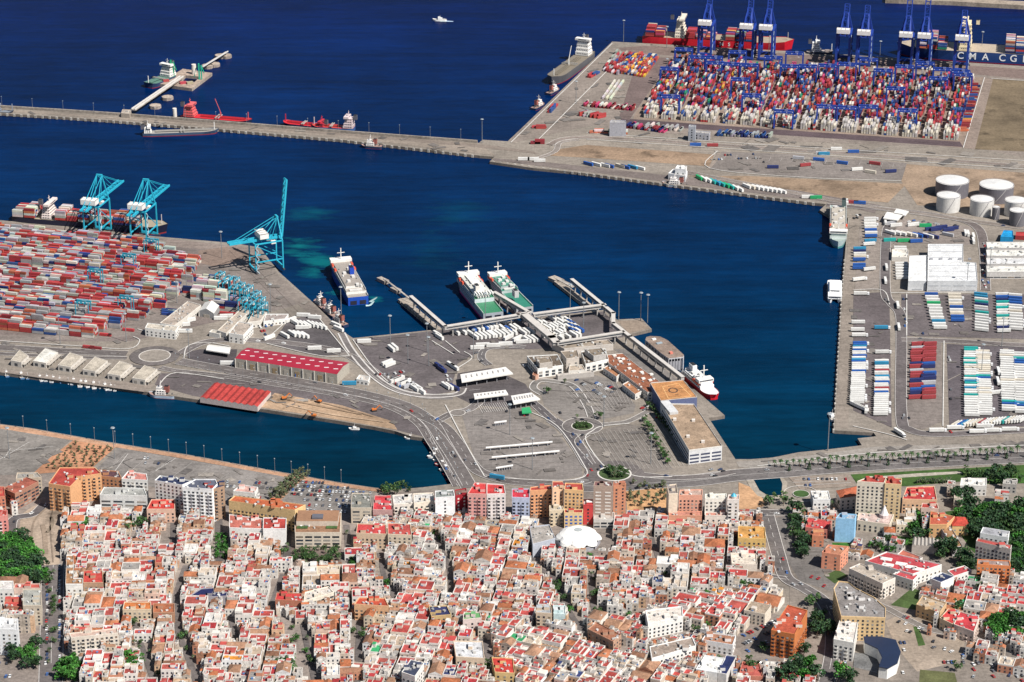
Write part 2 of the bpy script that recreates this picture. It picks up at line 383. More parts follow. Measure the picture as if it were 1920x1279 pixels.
sheet('scrub_field', [(1290, 330), (1400, 330), (1700, 345), (1665, 380), (1560, 372), (1400, 348)], 'g_dirt', (.25, .18, .125))
sheet('scrub_field', [(1700, 308), (2000, 330), (2000, 400), (1720, 385), (1690, 340)], 'g_dirt', (.26, .19, .135))
road([(1350, 283), (1342, 300), (1328, 317)], 4, (.24, .2, .17), False, False)
# breakwater surfaces
sheet('breakwater_deck', [(-250, 190), (0, 205), (230, 221), (640, 253), (905, 274), (930, 292), (640, 258), (420, 240), (200, 222), (0, 209), (-250, 194)], 'g_concrete', (.25, .21, .175))
sheet('breakwater_upper', [(240, 219), (640, 250), (900, 270), (1000, 284), (1010, 289), (900, 277), (640, 254), (300, 226)], 'g_concrete', (.2, .165, .14))
sheet('service_quay', [(925, 297), (1030, 305), (1280, 332), (1500, 358), (1650, 385), (1640, 400), (1545, 378), (1330, 352), (1100, 322), (925, 301)], 'g_asphalt', (.155, .13, .12))
# right truck terminal
sheet('east_quay', [(1566, 803), (1580, 560), (1588, 480), (1594, 404), (1612, 404), (1600, 560), (1590, 803)], 'g_concrete', (.23, .195, .165))
sheet('east_apron', [(1614, 404), (1700, 405), (1650, 520), (1645, 545), (1602, 545)], 'g_concrete', (.235, .2, .175))
sheet('truck_field', [(1600, 552), (1655, 548), (1668, 575), (1672, 802), (1600, 770)], 'g_asphalt', (.11, .094, .096))
sheet('east_yard', [(1690, 410), (1820, 425), (1822, 460), (1690, 455), (1655, 470)], 'g_concrete', (.24, .205, .185))
sheet('truck_field', [(1690, 552), (1920, 552), (2100, 552), (2100, 632), (1920, 636), (1690, 630)], 'g_asphalt', (.115, .1, .102))
sheet('flatbed_lot', [(1692, 642), (1765, 642), (1768, 790), (1730, 806), (1695, 796)], 'g_concrete', (.19, .163, .148))
sheet('truck_field', [(1775, 645), (2100, 660), (2100, 800), (1780, 800)], 'g_asphalt', (.095, .083, .09))
# avenue, park strip, town floor
sheet('promenade_ground', [(1380, 866), (1460, 862), (1640, 838), (2200, 822), (2200, 850), (1920, 852), (1640, 862), (1455, 882), (1385, 876)], 'g_concrete', (.27, .245, .22))
sheet('town_ground', [(-600, 905), (100, 880), (430, 930), (700, 925), (870, 918), (1250, 912), (1480, 960), (1440, 1100), (1560, 1500), (-600, 1500)], 'g_asphalt', (.2, .17, .15))
sheet('lawn', [(1595, 890), (1920, 872), (2100, 868), (2100, 885), (1920, 893), (1700, 912), (1610, 912)], 'g_grass', (.042, .085, .02))
sheet('lawn', [(1842, 890), (2000, 886), (2000, 905), (1850, 908)], 'g_grass', (.04, .1, .02))
sheet('pale_walk', [(1628, 895), (1720, 888), (1800, 884), (1805, 888), (1720, 894), (1632, 900)], 'g_concrete', (.36, .32, .27))
sheet('hillside_ground', [(1770, 960), (1930, 940), (2200, 940), (2200, 1110), (1900, 1080), (1830, 1040), (1780, 990)], 'g_grass', (.035, .075, .018))
sheet('town_east_ground', [(1480, 940), (1770, 958), (1830, 1045), (1900, 1100), (2200, 1130), (2200, 1500), (1480, 1500)], 'g_concrete', (.21, .18, .155))
sheet('boulevard_ground', [(1452, 972), (1500, 962), (1545, 965), (1545, 1080), (1600, 1090), (1560, 1110), (1500, 1090), (1468, 1040)], 'g_concrete', (.17, .155, .145))
sheet('dirt_lot', [(1660, 1165), (1720, 1140), (1810, 1200), (1800, 1240), (1720, 1260), (1680, 1215)], 'g_dirt', (.27, .22, .175))
sheet('weed_lot', [(1712, 1175), (1722, 1176), (1735, 1210), (1722, 1212)], 'g_grass', (.05, .09, .025))
sheet('weed_lot', [(1725, 1256), (1790, 1262), (1800, 1300), (1720, 1320)], 'g_grass', (.10, .105, .045))
sheet('weed_lot', [(1670, 1135), (1710, 1103), (1740, 1112), (1720, 1145)], 'g_grass', (.05, .08, .025))
sheet('weed_lot', [(1545, 1080), (1570, 1068), (1590, 1080), (1565, 1095)], 'g_grass', (.05, .08, .025))
sheet('weed_lot', [(1560, 1018), (1605, 1018), (1597, 1030), (1562, 1030)], 'g_grass', (.04, .13, .02))
sheet('weed_lot', [(1680, 1005), (1720, 1010), (1715, 1025), (1690, 1020)], 'g_grass', (.05, .1, .025))
# canal-side car parks (left) and the works on the avenue
sheet('coach_park', [(-200, 800), (0, 800), (135, 823), (60, 890), (-200, 895)], 'g_asphalt', (.185, .17, .155))
sheet('planted_dirt', [(140, 824), (218, 838), (170, 880), (60, 890), (95, 858)], 'g_dirt', (.40, .2, .115))
sheet('canal_car_park', [(222, 840), (500, 888), (640, 914), (700, 925), (690, 960), (540, 965), (420, 940), (170, 890)], 'g_asphalt', (.185, .17, .158))
sheet('canal_promenade', [(-200, 778), (0, 797), (60, 805), (200, 830), (350, 854), (500, 882), (640, 907), (730, 920), (728, 925), (636, 913), (498, 888), (348, 861), (198, 836), (0, 804), (-200, 786)], 'g_concrete', (.40, .235, .15))
sheet('tree_walk', [(560, 890), (575, 893), (520, 945), (500, 942)], 'g_dirt', (.33, .2, .13))
sheet('road_works', [(62, 950), (100, 940), (112, 960), (110, 1020), (112, 1062), (72, 1060), (50, 1010), (35, 1000), (40, 965)], 'g_dirt', (.31, .245, .19))
sheet('square_ground', [(545, 1025), (640, 1025), (640, 1062), (545, 1062)], 'g_concrete', (.15, .115, .1))
sheet('palm_square', [(1172, 905), (1250, 905), (1252, 960), (1176, 962)], 'g_dirt', (.42, .24, .12))
sheet('pond_park', [(1385, 905), (1410, 915), (1440, 945), (1420, 955), (1385, 955)], 'g_dirt', (.42, .25, .14))
sheet('pond_rim', [(1398, 897), (1420, 891), (1465, 892), (1476, 905), (1473, 936), (1445, 938), (1420, 930), (1405, 912)], 'g_concrete', (.32, .28, .23))
sheet('bay_lot', [(1478, 895), (1592, 890), (1605, 912), (1500, 918)], 'g_concrete', (.25, .205, .17))
LZ[0] += .1
mb = MB(); mb.cap([(p.x, p.y, LZ[0]) for p in A2([(1412, 898), (1430, 895), (1462, 896), (1467, 908), (1465, 929), (1440, 930), (1424, 920)])], (1, 1, 1))
tag(mb.build('pond_water', 'water'), kind='structure')
# --- roads
road([(-200, 640), (0, 652), (120, 659), (238, 664)], 13)
road([(-200, 660), (0, 664), (120, 670), (238, 672)], 6, centre=False)
road([(338, 664), (375, 645), (420, 638), (500, 640), (600, 652), (655, 668), (690, 690), (735, 722), (790, 742), (850, 745)], 10)
road([(335, 678), (420, 693), (520, 709), (620, 727), (700, 744), (760, 762), (805, 790), (830, 830), (855, 872), (880, 915)], 14)
road([(300, 690), (330, 696), (420, 706), (520, 722), (600, 735), (690, 752), (745, 770), (785, 795), (808, 828), (836, 872), (858, 912)], 8)
road([(640, 625), (660, 660), (700, 705), (745, 733), (800, 743), (856, 740), (868, 728)], 5, (.15, .135, .13), edge=1.6, centre=False)
road([(790, 780), (830, 800), (860, 835), (882, 868), (905, 888), (960, 903), (1050, 908), (1100, 900), (1110, 888)], 12)
road([(1070, 911), (1150, 912), (1220, 906), (1300, 902), (1380, 892), (1460, 886), (1640, 872), (1920, 858), (2200, 845)], 22, (.13, .118, .115))
road([(1200, 890), (1260, 896), (1330, 893), (1375, 885)], 8, centre=False)
road([(1035, 788), (1060, 806), (1085, 840), (1103, 870), (1118, 885)], 12, (.1, .09, .092))
road([(1100, 815), (1085, 830), (1110, 860), (1128, 882)], 7, centre=False)
road([(985, 745), (1010, 765), (1035, 788)], 9, (.1, .09, .092))
road([(905, 748), (880, 768), (850, 775), (820, 790)], 9, (.14, .125, .12))
road([(917, 685), (903, 672), (912, 655), (960, 650), (985, 652)], 7, (.13, .12, .12))
road([(1018, 740), (1000, 728), (1010, 715), (1040, 716), (1075, 725), (1100, 760), (1110, 786)], 6, (.15, .14, .13), centre=False, edge=.9)
road([(1110, 798), (1150, 795), (1180, 790), (1215, 772)], 6, (.17, .155, .145), centre=False)
road([(1668, 400), (1672, 420), (1662, 440), (1660, 545), (1672, 570), (1688, 590), (1690, 640), (1690, 780), (1705, 806), (1760, 815), (1920, 808), (2150, 800)], 10, (.12, .105, .105), centre=False)
road([(1550, 385), (1650, 392), (1760, 405), (1830, 425), (1845, 470), (1848, 545)], 10, (.13, .11, .105), centre=False)
road([(1280, 322), (1400, 345), (1560, 376), (1700, 398), (1920, 428), (2150, 455)], 9, (.2, .17, .15), centre=False)
road([(1690, 637), (1780, 640), (1920, 648), (2100, 655)], 9, (.15, .13, .125), centre=False)
road([(1030, 272), (1100, 258), (1400, 276), (1700, 296), (1920, 312), (2150, 330)], 9, (.2, .165, .145), centre=False)
road([(1000, 300), (1040, 285), (1050, 268), (1085, 262)], 6, (.22, .19, .17), centre=False)
road([(1383, 962), (1420, 962), (1500, 962), (1600, 962)], 10, (.12, .108, .105))
road([(1438, 964), (1448, 1000), (1462, 1050), (1475, 1085), (1510, 1105), (1545, 1130), (1560, 1170), (1560, 1230), (1545, 1300)], 11, (.12, .108, .105), edge=.5)
road([(1475, 1085), (1440, 1080), (1380, 1075)], 4, centre=False)
road([(1600, 1115), (1660, 1140), (1740, 1180), (1830, 1200), (1930, 1250)], 6, (.17, .15, .135), centre=False)
road([(100, 1060), (98, 1110), (97, 1180), (95, 1300)], 17, (.13, .115, .112), edge=.5)
road([(84, 945), (62, 965), (25, 975), (22, 1010)], 8, (.1, .09, .092), centre=False)
for pts, w_ in (([(349, 1061), (331, 1120), (335, 1185), (352, 1230), (372, 1290)], 5.0), ([(252, 1168), (290, 1285)], 4.0), ([(426, 1145), (449, 1212)], 3.6), ([(530, 1078), (503, 1152)], 4.2), ([(567, 1169), (592, 1290)], 4.2), ([(325, 981), (325, 1034)], 4.5), ([(275, 971), (248, 1018)], 3.6),
                ([(674, 1163), (670, 1290)], 4.5), ([(712, 1038), (725, 1095), (758, 1145)], 4.2), ([(905, 1199), (936, 1290)], 4.6), ([(1034, 1080), (1066, 1145), (1112, 1215)], 4.6), ([(1108, 1075), (1113, 1138), (1123, 1165)], 4.6), ([(1000, 1020), (1006, 1060), (1034, 1080)], 4), ([(1222, 1010), (1248, 1090)], 4),
                ([(810, 1000), (840, 1060), (845, 1120)], 3.6), ([(540, 985), (537, 1060)], 6), ([(650, 985), (655, 1062)], 5), ([(410, 960), (412, 1060)], 6), ([(1150, 1170), (1300, 1120), (1420, 1100)], 3.6), ([(1140, 1235), (1290, 1190), (1330, 1180)], 4.5)):
    road(pts, w_, (.12, .105, .1), False, False, name='street')
def disc_ring(u, v, r0, r1, col, mat='g_asphalt', name='roundabout_road', sheetz=None):
    p = at(u, v); LZ[0] += .004; m = MB(); n = 40
    for i in range(n):
        a, b = 2*math.pi*i/n, 2*math.pi*(i+1)/n
        q = [(p.x+r*math.cos(t), p.y+r*math.sin(t), LZ[0]) for r, t in ((r0, a), (r1, a), (r1, b), (r0, b))]
        m.face(q if r0 > 0 else q[1:3]+[(p.x, p.y, LZ[0])], col)
    tag(m.build(name, mat), kind='structure')
def ring_kerb(u, v, r, w=.8):
    p = at(u, v); P = [(p.x+r*math.cos(2*math.pi*i/40), p.y+r*math.sin(2*math.pi*i/40)) for i in range(41)]
    ribbon(KERB, P, w, LZ[0], (.55, .52, .48), 0, .14)
disc_ring(290, 668, 0, 24, ASP); disc_ring(290, 668, 0, 15, (.25, .22, .19), 'g_concrete', 'roundabout_island'); ring_kerb(290, 668, 15)
disc_ring(1092, 800, 0, 18, (.14, .125, .12)); disc_ring(1092, 800, 0, 9.5, (.05, .07, .03), 'g_grass', 'roundabout_island'); ring_kerb(1092, 800, 9.8); ring_kerb(1092, 800, 18.4, .5)
disc_ring(1152, 889, 0, 26, ASP); disc_ring(1152, 889, 0, 14, (.05, .08, .03), 'g_grass', 'roundabout_island'); ring_kerb(1152, 889, 14.3, 1.4)
disc_ring(1660, 925+18, 0, 4, (.05, .1, .03), 'g_grass', 'roundabout_island') if False else None
disc_ring(1502, 927, 0, 7, (.05, .1, .03), 'g_grass', 'roundabout_island'); ring_kerb(1502, 927, 7, .5); ring_kerb(1502, 927, 15, .5)
disc_ring(858, 775, 0, 7, (.19, .17, .155), 'g_concrete', 'roundabout_island'); ring_kerb(858, 775, 7, .6)
disc_ring(649, 666, 0, 6, (.19, .17, .155), 'g_concrete', 'roundabout_island')
# kerb and paint lines traced on the ground
K = (.52, .5, .47)
for pts in ([(0, 640), (150, 650), (240, 655), (262, 640), (250, 632)], [(258, 618), (300, 628), (330, 622)], [(345, 672), (352, 650), (385, 643), (430, 650)], [(662, 638), (700, 690), (745, 728), (800, 740), (845, 740)], [(835, 760), (900, 880), (925, 895), (1050, 902), (1098, 893), (1092, 868), (1045, 800), (985, 770)],
            [(1260, 895), (1200, 895), (1150, 880), (1128, 870), (1098, 825), (1112, 808), (1130, 800), (1180, 795)], [(500, 645), (600, 668), (655, 668)], [(592, 590), (645, 655), (655, 668)], [(496, 640), (546, 596)], [(300, 720), (330, 700), (420, 712)], [(1420, 875), (1640, 850), (1920, 836)],
            [(1600, 800), (1665, 815), (1700, 826)], [(1600, 545), (1655, 545), (1668, 572)], [(1700, 552), (1700, 630)], [(1670, 550), (1840, 550)], [(1770, 640), (1768, 800)], [(1148, 82), (958, 268)], [(1172, 100), (1010, 262)], [(1100, 262), (1400, 282), (1920, 318)], [(1100, 250), (1400, 270), (1920, 302)],
            [(1846, 146), (1806, 278)], [(1858, 148), (1920, 152)], [(1345, 284), (1330, 316), (1500, 333), (1690, 340)], [(860, 690), (885, 672), (870, 660)], [(835, 640), (862, 662)], [(810, 640), (850, 665)]):
    line(pts, 1.0, .14, K)
for i in range(19):   # queue lanes on the two big lots
    u = 1112+i*8; line([(u, 812-i*.8), (u+48+i*.2, 884-i*.6)], .22, 0, (.4, .38, .35), False)
for i in range(12):
    t = i/11; line([(872+t*10, 782+t*100), (872+t*10+130+t*60, 778+t*96)], .22, 0, (.34, .32, .3), False)
for i in range(16): line([(1060+i*7.2, 735-i*1.6), (1108+i*5.2, 778-i*1.4)], .2, 0, (.45, .42, .4), False)
for i in range(14): line([(896+i*4, 760-i*.4), (905+i*4, 775-i*.4)], .25, 0, WHITE, False)
for v in (660, 677, 708, 733): line([(880, v), (900, v-2)], .3, 0, WHITE, False)
for i in range(9): line([(240+i*40, 848+i*6.8), (205+i*38, 880+i*6)], .22, 0, (.42, .4, .38), False)
for i in range(11): line([(500+i*17, 925+i*3), (560+i*14, 898+i*2.4)], .22, 0, (.42, .4, .38), False)
for pts in ([(0, 862), (55, 830)], [(20, 842), (8, 860)], [(215, 885), (240, 852)], [(100, 838), (20, 846)], [(330, 860), (290, 885)], [(1490, 900), (1580, 896)], [(1492, 912), (1595, 906)], [(1486, 906), (1590, 901)]): line(pts, .35, 0, WHITE, False)
for i in range(17): line([(1340+i*21, 290+i*1.1), (1337+i*21, 297+i*1.1)], .3, 0, (.45, .42, .4), False)
PATCH = MB(); prnd = random.Random(4)
def patches(poly, n, cols, smax=14):
    us = [p[0] for p in poly]; vs = [p[1] for p in poly]; k = 0
    n = int(n*.6)
    for _ in range(n*4):
        if k >= n: break
        u, v = prnd.uniform(min(us), max(us)), prnd.uniform(min(vs), max(vs))
        if not inside(u, v, poly): continue
        p = at(u, v); a, b = prnd.uniform(2, smax), prnd.uniform(1.5, smax*.6); r_ = prnd.choice([0, -.1, .2, -.9, .8, 1.1]); ca, sa = math.cos(r_), math.sin(r_); k += 1; z = LZ[0]+.006+(k % 12)*.0006
        if prnd.random() < .1: b = prnd.uniform(.5, 1.1); a = prnd.uniform(8, 38)
        PATCH.face([(p.x+i*a/2*ca-j*b/2*sa, p.y+i*a/2*sa+j*b/2*ca, z) for i, j in ((-1, -1), (1, -1), (1, 1), (-1, 1))], prnd.choice(cols))
dk_ = [(.115, .105, .1), (.14, .125, .115), (.165, .148, .135), (.24, .215, .19)]
patches([(664, 640), (835, 620), (993, 603), (1131, 587), (1060, 650), (905, 655), (845, 735), (745, 725)], 60, dk_); patches([(864, 770), (985, 763), (1040, 805), (1092, 893), (940, 900)], 40, dk_)
patches([(1110, 812), (1205, 800), (1262, 880), (1150, 884)], 30, dk_); patches([(1010, 722), (1100, 700), (1192, 760), (1110, 790)], 40, dk_); patches([(0, 800), (135, 823), (60, 890), (0, 890)], 20, dk_); patches([(222, 842), (700, 925), (420, 940), (170, 890)], 70, dk_)
patches([(1602, 552), (1655, 552), (1672, 800), (1600, 770)], 40, dk_); patches([(1692, 555), (1920, 555), (1920, 630), (1692, 630)], 50, dk_); patches([(1775, 650), (1920, 655), (1920, 800), (1780, 800)], 50, dk_); patches([(1140, 95), (1190, 100), (1180, 225), (1010, 262), (980, 255)], 60, dk_, 22)
patches([(1345, 284), (1700, 306), (1695, 338), (1330, 318)], 30, dk_, 20); patches([(1200, 245), (1830, 280), (1920, 298), (1920, 320), (1100, 275)], 60, dk_, 30); patches([(0, 205), (900, 270), (900, 290), (0, 210)], 60, dk_, 16); patches([(300, 700), (640, 730), (800, 790), (700, 796), (360, 742)], 40, dk_)
patches([(250, 610), (372, 500), (470, 490), (575, 570), (400, 590)], 70, dk_); patches([(0, 640), (250, 640), (290, 700), (0, 690)], 50, dk_); patches([(1380, 868), (1640, 842), (1920, 830), (1920, 848), (1460, 880)], 30, dk_, 20); patches([(1480, 950), (1560, 960), (1560, 1090), (1500, 1090)], 30, dk_, 8); patches([(1595, 408), (1820, 425), (1820, 455), (1660, 470), (1600, 545)], 50, dk_)
tag(PATCH.build('paving_repairs', 'g_asphalt'), kind='structure')
tag(MARK.build('road_marking', 'g_mark'), kind='structure')
tag(KERB.build('kerb', 'g_mark'), kind='structure')
# tracks, barriers and trenches of the avenue works
for pts, w_, c_ in (([(72, 1055), (60, 1010), (66, 975), (92, 950)], 1.6, (.22, .17, .13)), ([(100, 1055), (96, 1010), (94, 980), (100, 955)], 1.2, (.2, .155, .12)), ([(86, 1040), (84, 1005), (80, 985)], 4, (.24, .185, .14)), ([(88, 1000), (98, 985), (96, 970)], 3, (.2, .16, .12)), ([(540, 750), (600, 762), (680, 778)], 3, (.26, .18, .12)), ([(530, 758), (620, 778), (720, 792)], 2, (.4, .29, .2)), ([(590, 752), (640, 765), (700, 782)], 2, (.27, .19, .13))):
    P = [tuple(at(u, v)[:2]) for u, v in smooth(pts, 6)]; m = MB(); ribbon(m, P, w_, LZ[0]+.02, c_); tag(m.build('dirt_track', 'g_dirt'), kind='structure')
# pale rubble edge of the breakwater and the far outer breakwater
mb = MB()
q = A2([(1660, -6), (1700, -3), (1920, 6), (2300, 20), (2300, 30), (1920, 14), (1780, 6), (1660, 2)])
mb.prism([(p.x, p.y) for p in q], -5, 3, (.36, .3, .24))
tag(mb.build('outer_breakwater', 'quay'), 'pale outer breakwater across the far right corner of the bay', 'breakwater')
mb = MB(); P = [tuple(at(u, v)[:2]) for u, v in smooth([(-250, 183), (0, 202), (230, 217), (640, 249), (895, 268)], 12)]
ribbon(mb, P, 2.2, 0.02, (.33, .29, .25), 0, 3.2)
tag(mb.build('sea_wall', 'quay'), 'long low parapet wall along the seaward side of the breakwater', 'sea wall')
mb = MB(); rnd = random.Random(3)
for seg, st in (([(0, 213), (200, 226), (420, 244), (640, 263), (900, 293)], 9), ([(925, 303), (1100, 326), (1280, 350), (1450, 372), (1540, 383)], 9), ([(1563, 806), (1566, 757), (1577, 572), (1584, 481)], 11)):
    P = [at(u, v) for u, v in seg]
    for a, b in zip(P, P[1:]):
        L = (b-a).length; n = int(L/st); rz = math.atan2(b.y-a.y, b.x-a.x)
        for i in range(n):
            p = a+(b-a)*(i/n); mb.box(p.x, p.y, -2.6, .6, 2.6, 1.6, rz, (.45, .42, .38))
tag(mb.build('quay_fenders', 'quay'), 'rows of pale fender blocks along the quay faces of the basin', 'fenders', kind='stuff')
# ================================================================ HARBOUR STRUCTURES
def xf(px, py, rz):
    ca, sa = math.cos(rz), math.sin(rz)
    return lambda x, y: (px+x*ca-y*sa, py+x*sa+y*ca)
CYAN = (.02, .36, .50); BLUE = (.012, .045, .28); HWHITE = (.72, .70, .66)
# ---- ship-to-shore crane, rails along x, boom towards +y
def sts(name, loc, rz, label, group, col, raised=0.0, gauge=30, span=18, ph=38, ah=62, out=55, back=20, boomlen=None, bw=1.25, house_y=-16, panels=3):
    r = empty(name, loc, label, 'crane', group, rz)
    g2 = gauge/2; s2 = span/2; B = lambda n, m, p=r: m.build(n, 'paint', p)
    for sx in (-1, 1):
        for sy in (-1, 1):
            m = MB(); m.bar((sx*s2, sy*g2, 0), (sx*s2, sy*(g2 if sy < 0 else g2), ph), bw, col); B('leg', m)
            m = MB(); m.box(sx*s2, sy*g2, 0, 1.6, 6, 1.6, 0, (.06, .06, .07)); B('wheel_bogie', m)
        m = MB(); m.bar((sx*s2, -g2, 12), (sx*s2, g2, 12), bw*.9, col); m.bar((sx*s2, -g2, ph-1), (sx*s2, g2, ph-1), bw, col)
        m.bar((sx*s2, -g2, ph-2), (sx*s2, g2, 13), bw*.5, col); B('side_frame', m)
    for sy in (-1, 1):
        m = MB(); m.bar((-s2, sy*g2, 2.6), (s2, sy*g2, 2.6), bw*1.2, col, 2.6); B('sill_beam', m); m = MB(); m.bar((-s2, sy*g2, ph-1), (s2, sy*g2, ph-1), bw, col); B('portal_beam', m)
    m = MB()
    for sx in (-3.2, 3.2): m.bar((sx, -g2-back, ph+1), (sx, g2+2, ph+1), 1.5, col, 2.4)
    for k in range(6):
        y = -g2-back+k*(gauge+back)/5; m.bar((-3.2, y, ph+1), (3.2, y, ph+1), .9, col)
    B('girder', m)
    ca, sa = math.cos(raised), math.sin(raised); y0 = g2+2; z0 = ph+1
    bm = lambda x, d, h=0: (x, y0+d*ca-h*sa, z0+d*sa+h*ca)
    m = MB(); L = boomlen or out
    for sx in (-3.2, 3.2):
        m.bar(bm(sx, 0), bm(sx, L), 1.3, col, 2.0)
    for k in range(9):
        d = L*k/8; m.bar(bm(-3.2, d), bm(3.2, d), .8, col)
        if k < 8: m.bar(bm(-3.2, d), bm(3.2, d+L/8), .45, col)
    B('boom', m)
    m = MB()
    for sx in (-1, 1):
        m.bar((sx*s2*.9, g2, ph), (sx*2.6, g2-2, ah), bw*.9, col); m.bar((sx*s2*.6, -g2+8, ph), (sx*2.6, g2-2, ah), bw*.55, col)
        m.bar((sx*s2*.4, g2-10, ph), (sx*2.6, g2-2, ah), bw*.4, col)
    m.bar((-3.4, g2-2, ah), (3.4, g2-2, ah), 2.0, col); B('apex_frame', m)
    m = MB()
    for sx in (-3, 3):
        m.bar((sx, g2-2, ah), (sx, -g2-back*.7, ph+2), .55, col)
        if raised < .5:
            m.bar((sx, g2-2, ah), bm(sx, L*.55), .45, col); m.bar((sx, g2-2, ah), bm(sx, L*.95), .45, col)
    B('stay', m)
    m = MB(); m.box(0, house_y, ph+3, ph+8.5, 17, 9.5, 0, HWHITE)
    hs = B('machinery_house', m)
    m = MB()
    for k in range(panels+1): m.box(-8.5+17*k/panels, house_y, ph+8.5, ph+8.9, .7, 9.5, 0, (.35, .33, .3))
    B('roof_rib', m, hs)
    m = MB(); m.box(3.5, g2-8, ph-5, ph-1.5, 4, 5, 0, HWHITE); m.box(0, g2-12, ph-1.4, ph-.2, 7, 6, 0, (.3, .32, .34)); B('operator_cab', m)
    m = MB()     # zigzag stair tower on one leg
    for k in range(int(ph/4)):
        a, b = (-1, 1) if k % 2 else (1, -1)
        m.bar((s2+1.5, -g2+a*1.6+1.5, k*4), (s2+1.5, -g2+b*1.6+1.5, k*4+4), .8, (.35, .45, .5))
    B('stair', m)
    return r
# ---- rubber tyred gantry over a stack
def rtg(name, loc, rz, label, group, col, w=23.5, d=9, h=21, src=None, t=1.3, cat='gantry crane'):
    if src is not None: return dup(src, loc, rz, label, group)
    r = empty(name, loc, label, cat, group, rz); B = lambda n, m: m.build(n, 'paint', r)
    for sx in (-1, 1):
        for sy in (-1, 1):
            m = MB(); m.bar((sx*w/2, sy*d/2, .8), (sx*w/2, sy*d/2, h), t, col); B('leg', m)
        m = MB(); m.box(sx*w/2, 0, .9, 2.4, 1.8, d+4, 0, col); B('sill_beam', m)
        m = MB()
        for yy in (-d/2-1.2, -d/2+1, d/2-1, d/2+1.2): m.cyl(sx*w/2, yy, 0, 1.5, .8, 8, (.03, .03, .03))
        B('wheel', m)
    for sy in (-1, 1):
        m = MB(); m.bar((-w/2-.6, sy*d/2, h), (w/2+.6, sy*d/2, h), t*1.1, col, 2.0); B('top_beam', m)
    m = MB(); m.box(w*.12, 0, h+.8, h+2.2, 4, d-2, 0, tuple(.5*x+.08 for x in col)); B('trolley', m)
    m = MB(); m.box(w*.12+3, -d/2+1, h-4, h-1.2, 2.2, 2.4, 0, HWHITE); B('cab', m)
    for k in range(4): m = MB(); m.box(-w/2+.8+k*(w-1.6)/3, -d/2-.9, h+.6, h+1.2, 1.0, .5, 0, (.7, .7, .7)); B('floodlight', m)
    return r
# ---- ships: local frame x = forward (bow +), z=0 waterline
def hull(L, B, D, col, band=None, bandh=1.2, bow=.16, stern=.5, deckcol=(.3, .1, .08), flare=1.0, sheer=0.0):
    m = MB(); n = 18; S = []
    for i in range(n+1):
        t = i/n; x = -L/2+L*t
        if t > 1-bow: q = (t-(1-bow))/bow; w = math.sqrt(max(0, 1-q**2.2))
        elif t < .12: w = stern+(1-stern)*math.sin(t/.12*math.pi/2)
        else: w = 1
        zt = D+sheer*max(0, (t-.8)/.2)**1.5
        ww = w*(1 if t < .75 else 1-.35*((t-.75)/.25)*flare)
        S.append((x, w*B/2, ww*B/2, zt, x-(2.5 if t > .98 else 0)))
    for a, b in zip(S, S[1:]):
        for s in (-1, 1):
            q1 = [(a[4], s*a[2], -4), (b[4], s*b[2], -4), (b[4], s*b[2], bandh), (a[4], s*a[2], bandh)]
            q2 = [(a[4], s*a[2], bandh), (b[4], s*b[2], bandh), (b[0], s*b[1], b[3]), (a[0], s*a[1], a[3])]
            if s > 0: q1.reverse(); q2.reverse()
            m.face(q1, band or col); m.face(q2, col)
    a = S[0]; m.face([(a[0], a[1], -4), (a[0], -a[1], -4), (a[0], -a[1], a[3]), (a[0], a[1], a[3])], col)
    d = MB()
    for a, b in zip(S, S[1:]): d.face([(a[0], -a[1]+.25, a[3]-.5), (b[0], -b[1]+.25, b[3]-.5), (b[0], b[1]-.25, b[3]-.5), (a[0], a[1]-.25, a[3]-.5)], deckcol)
    return m, d
def ship_root(name, stern, bow, label, group=None, cat='ship', z=-3.2):
    a, b = at(*stern, z), at(*bow, z); L = (b-a).length
    r = empty(name, (a+b)/2, label, cat, group, math.atan2(b.y-a.y, b.x-a.x)); return r, L
def part(m, name, parent, mat='paint'): return m.build(name, mat, parent)
def windows_row(m, x0, x1, y, z, n, w=1.2, h=.9, col=(.03, .04, .06), ax='x'):
    for i in range(n):
        c = x0+(x1-x0)*(i+.5)/n
        if ax == 'x': m.box(c, y, z, z+h, w, .16, 0, col)
        else: m.box(y, c, z, z+h, .16, w, 0, col)
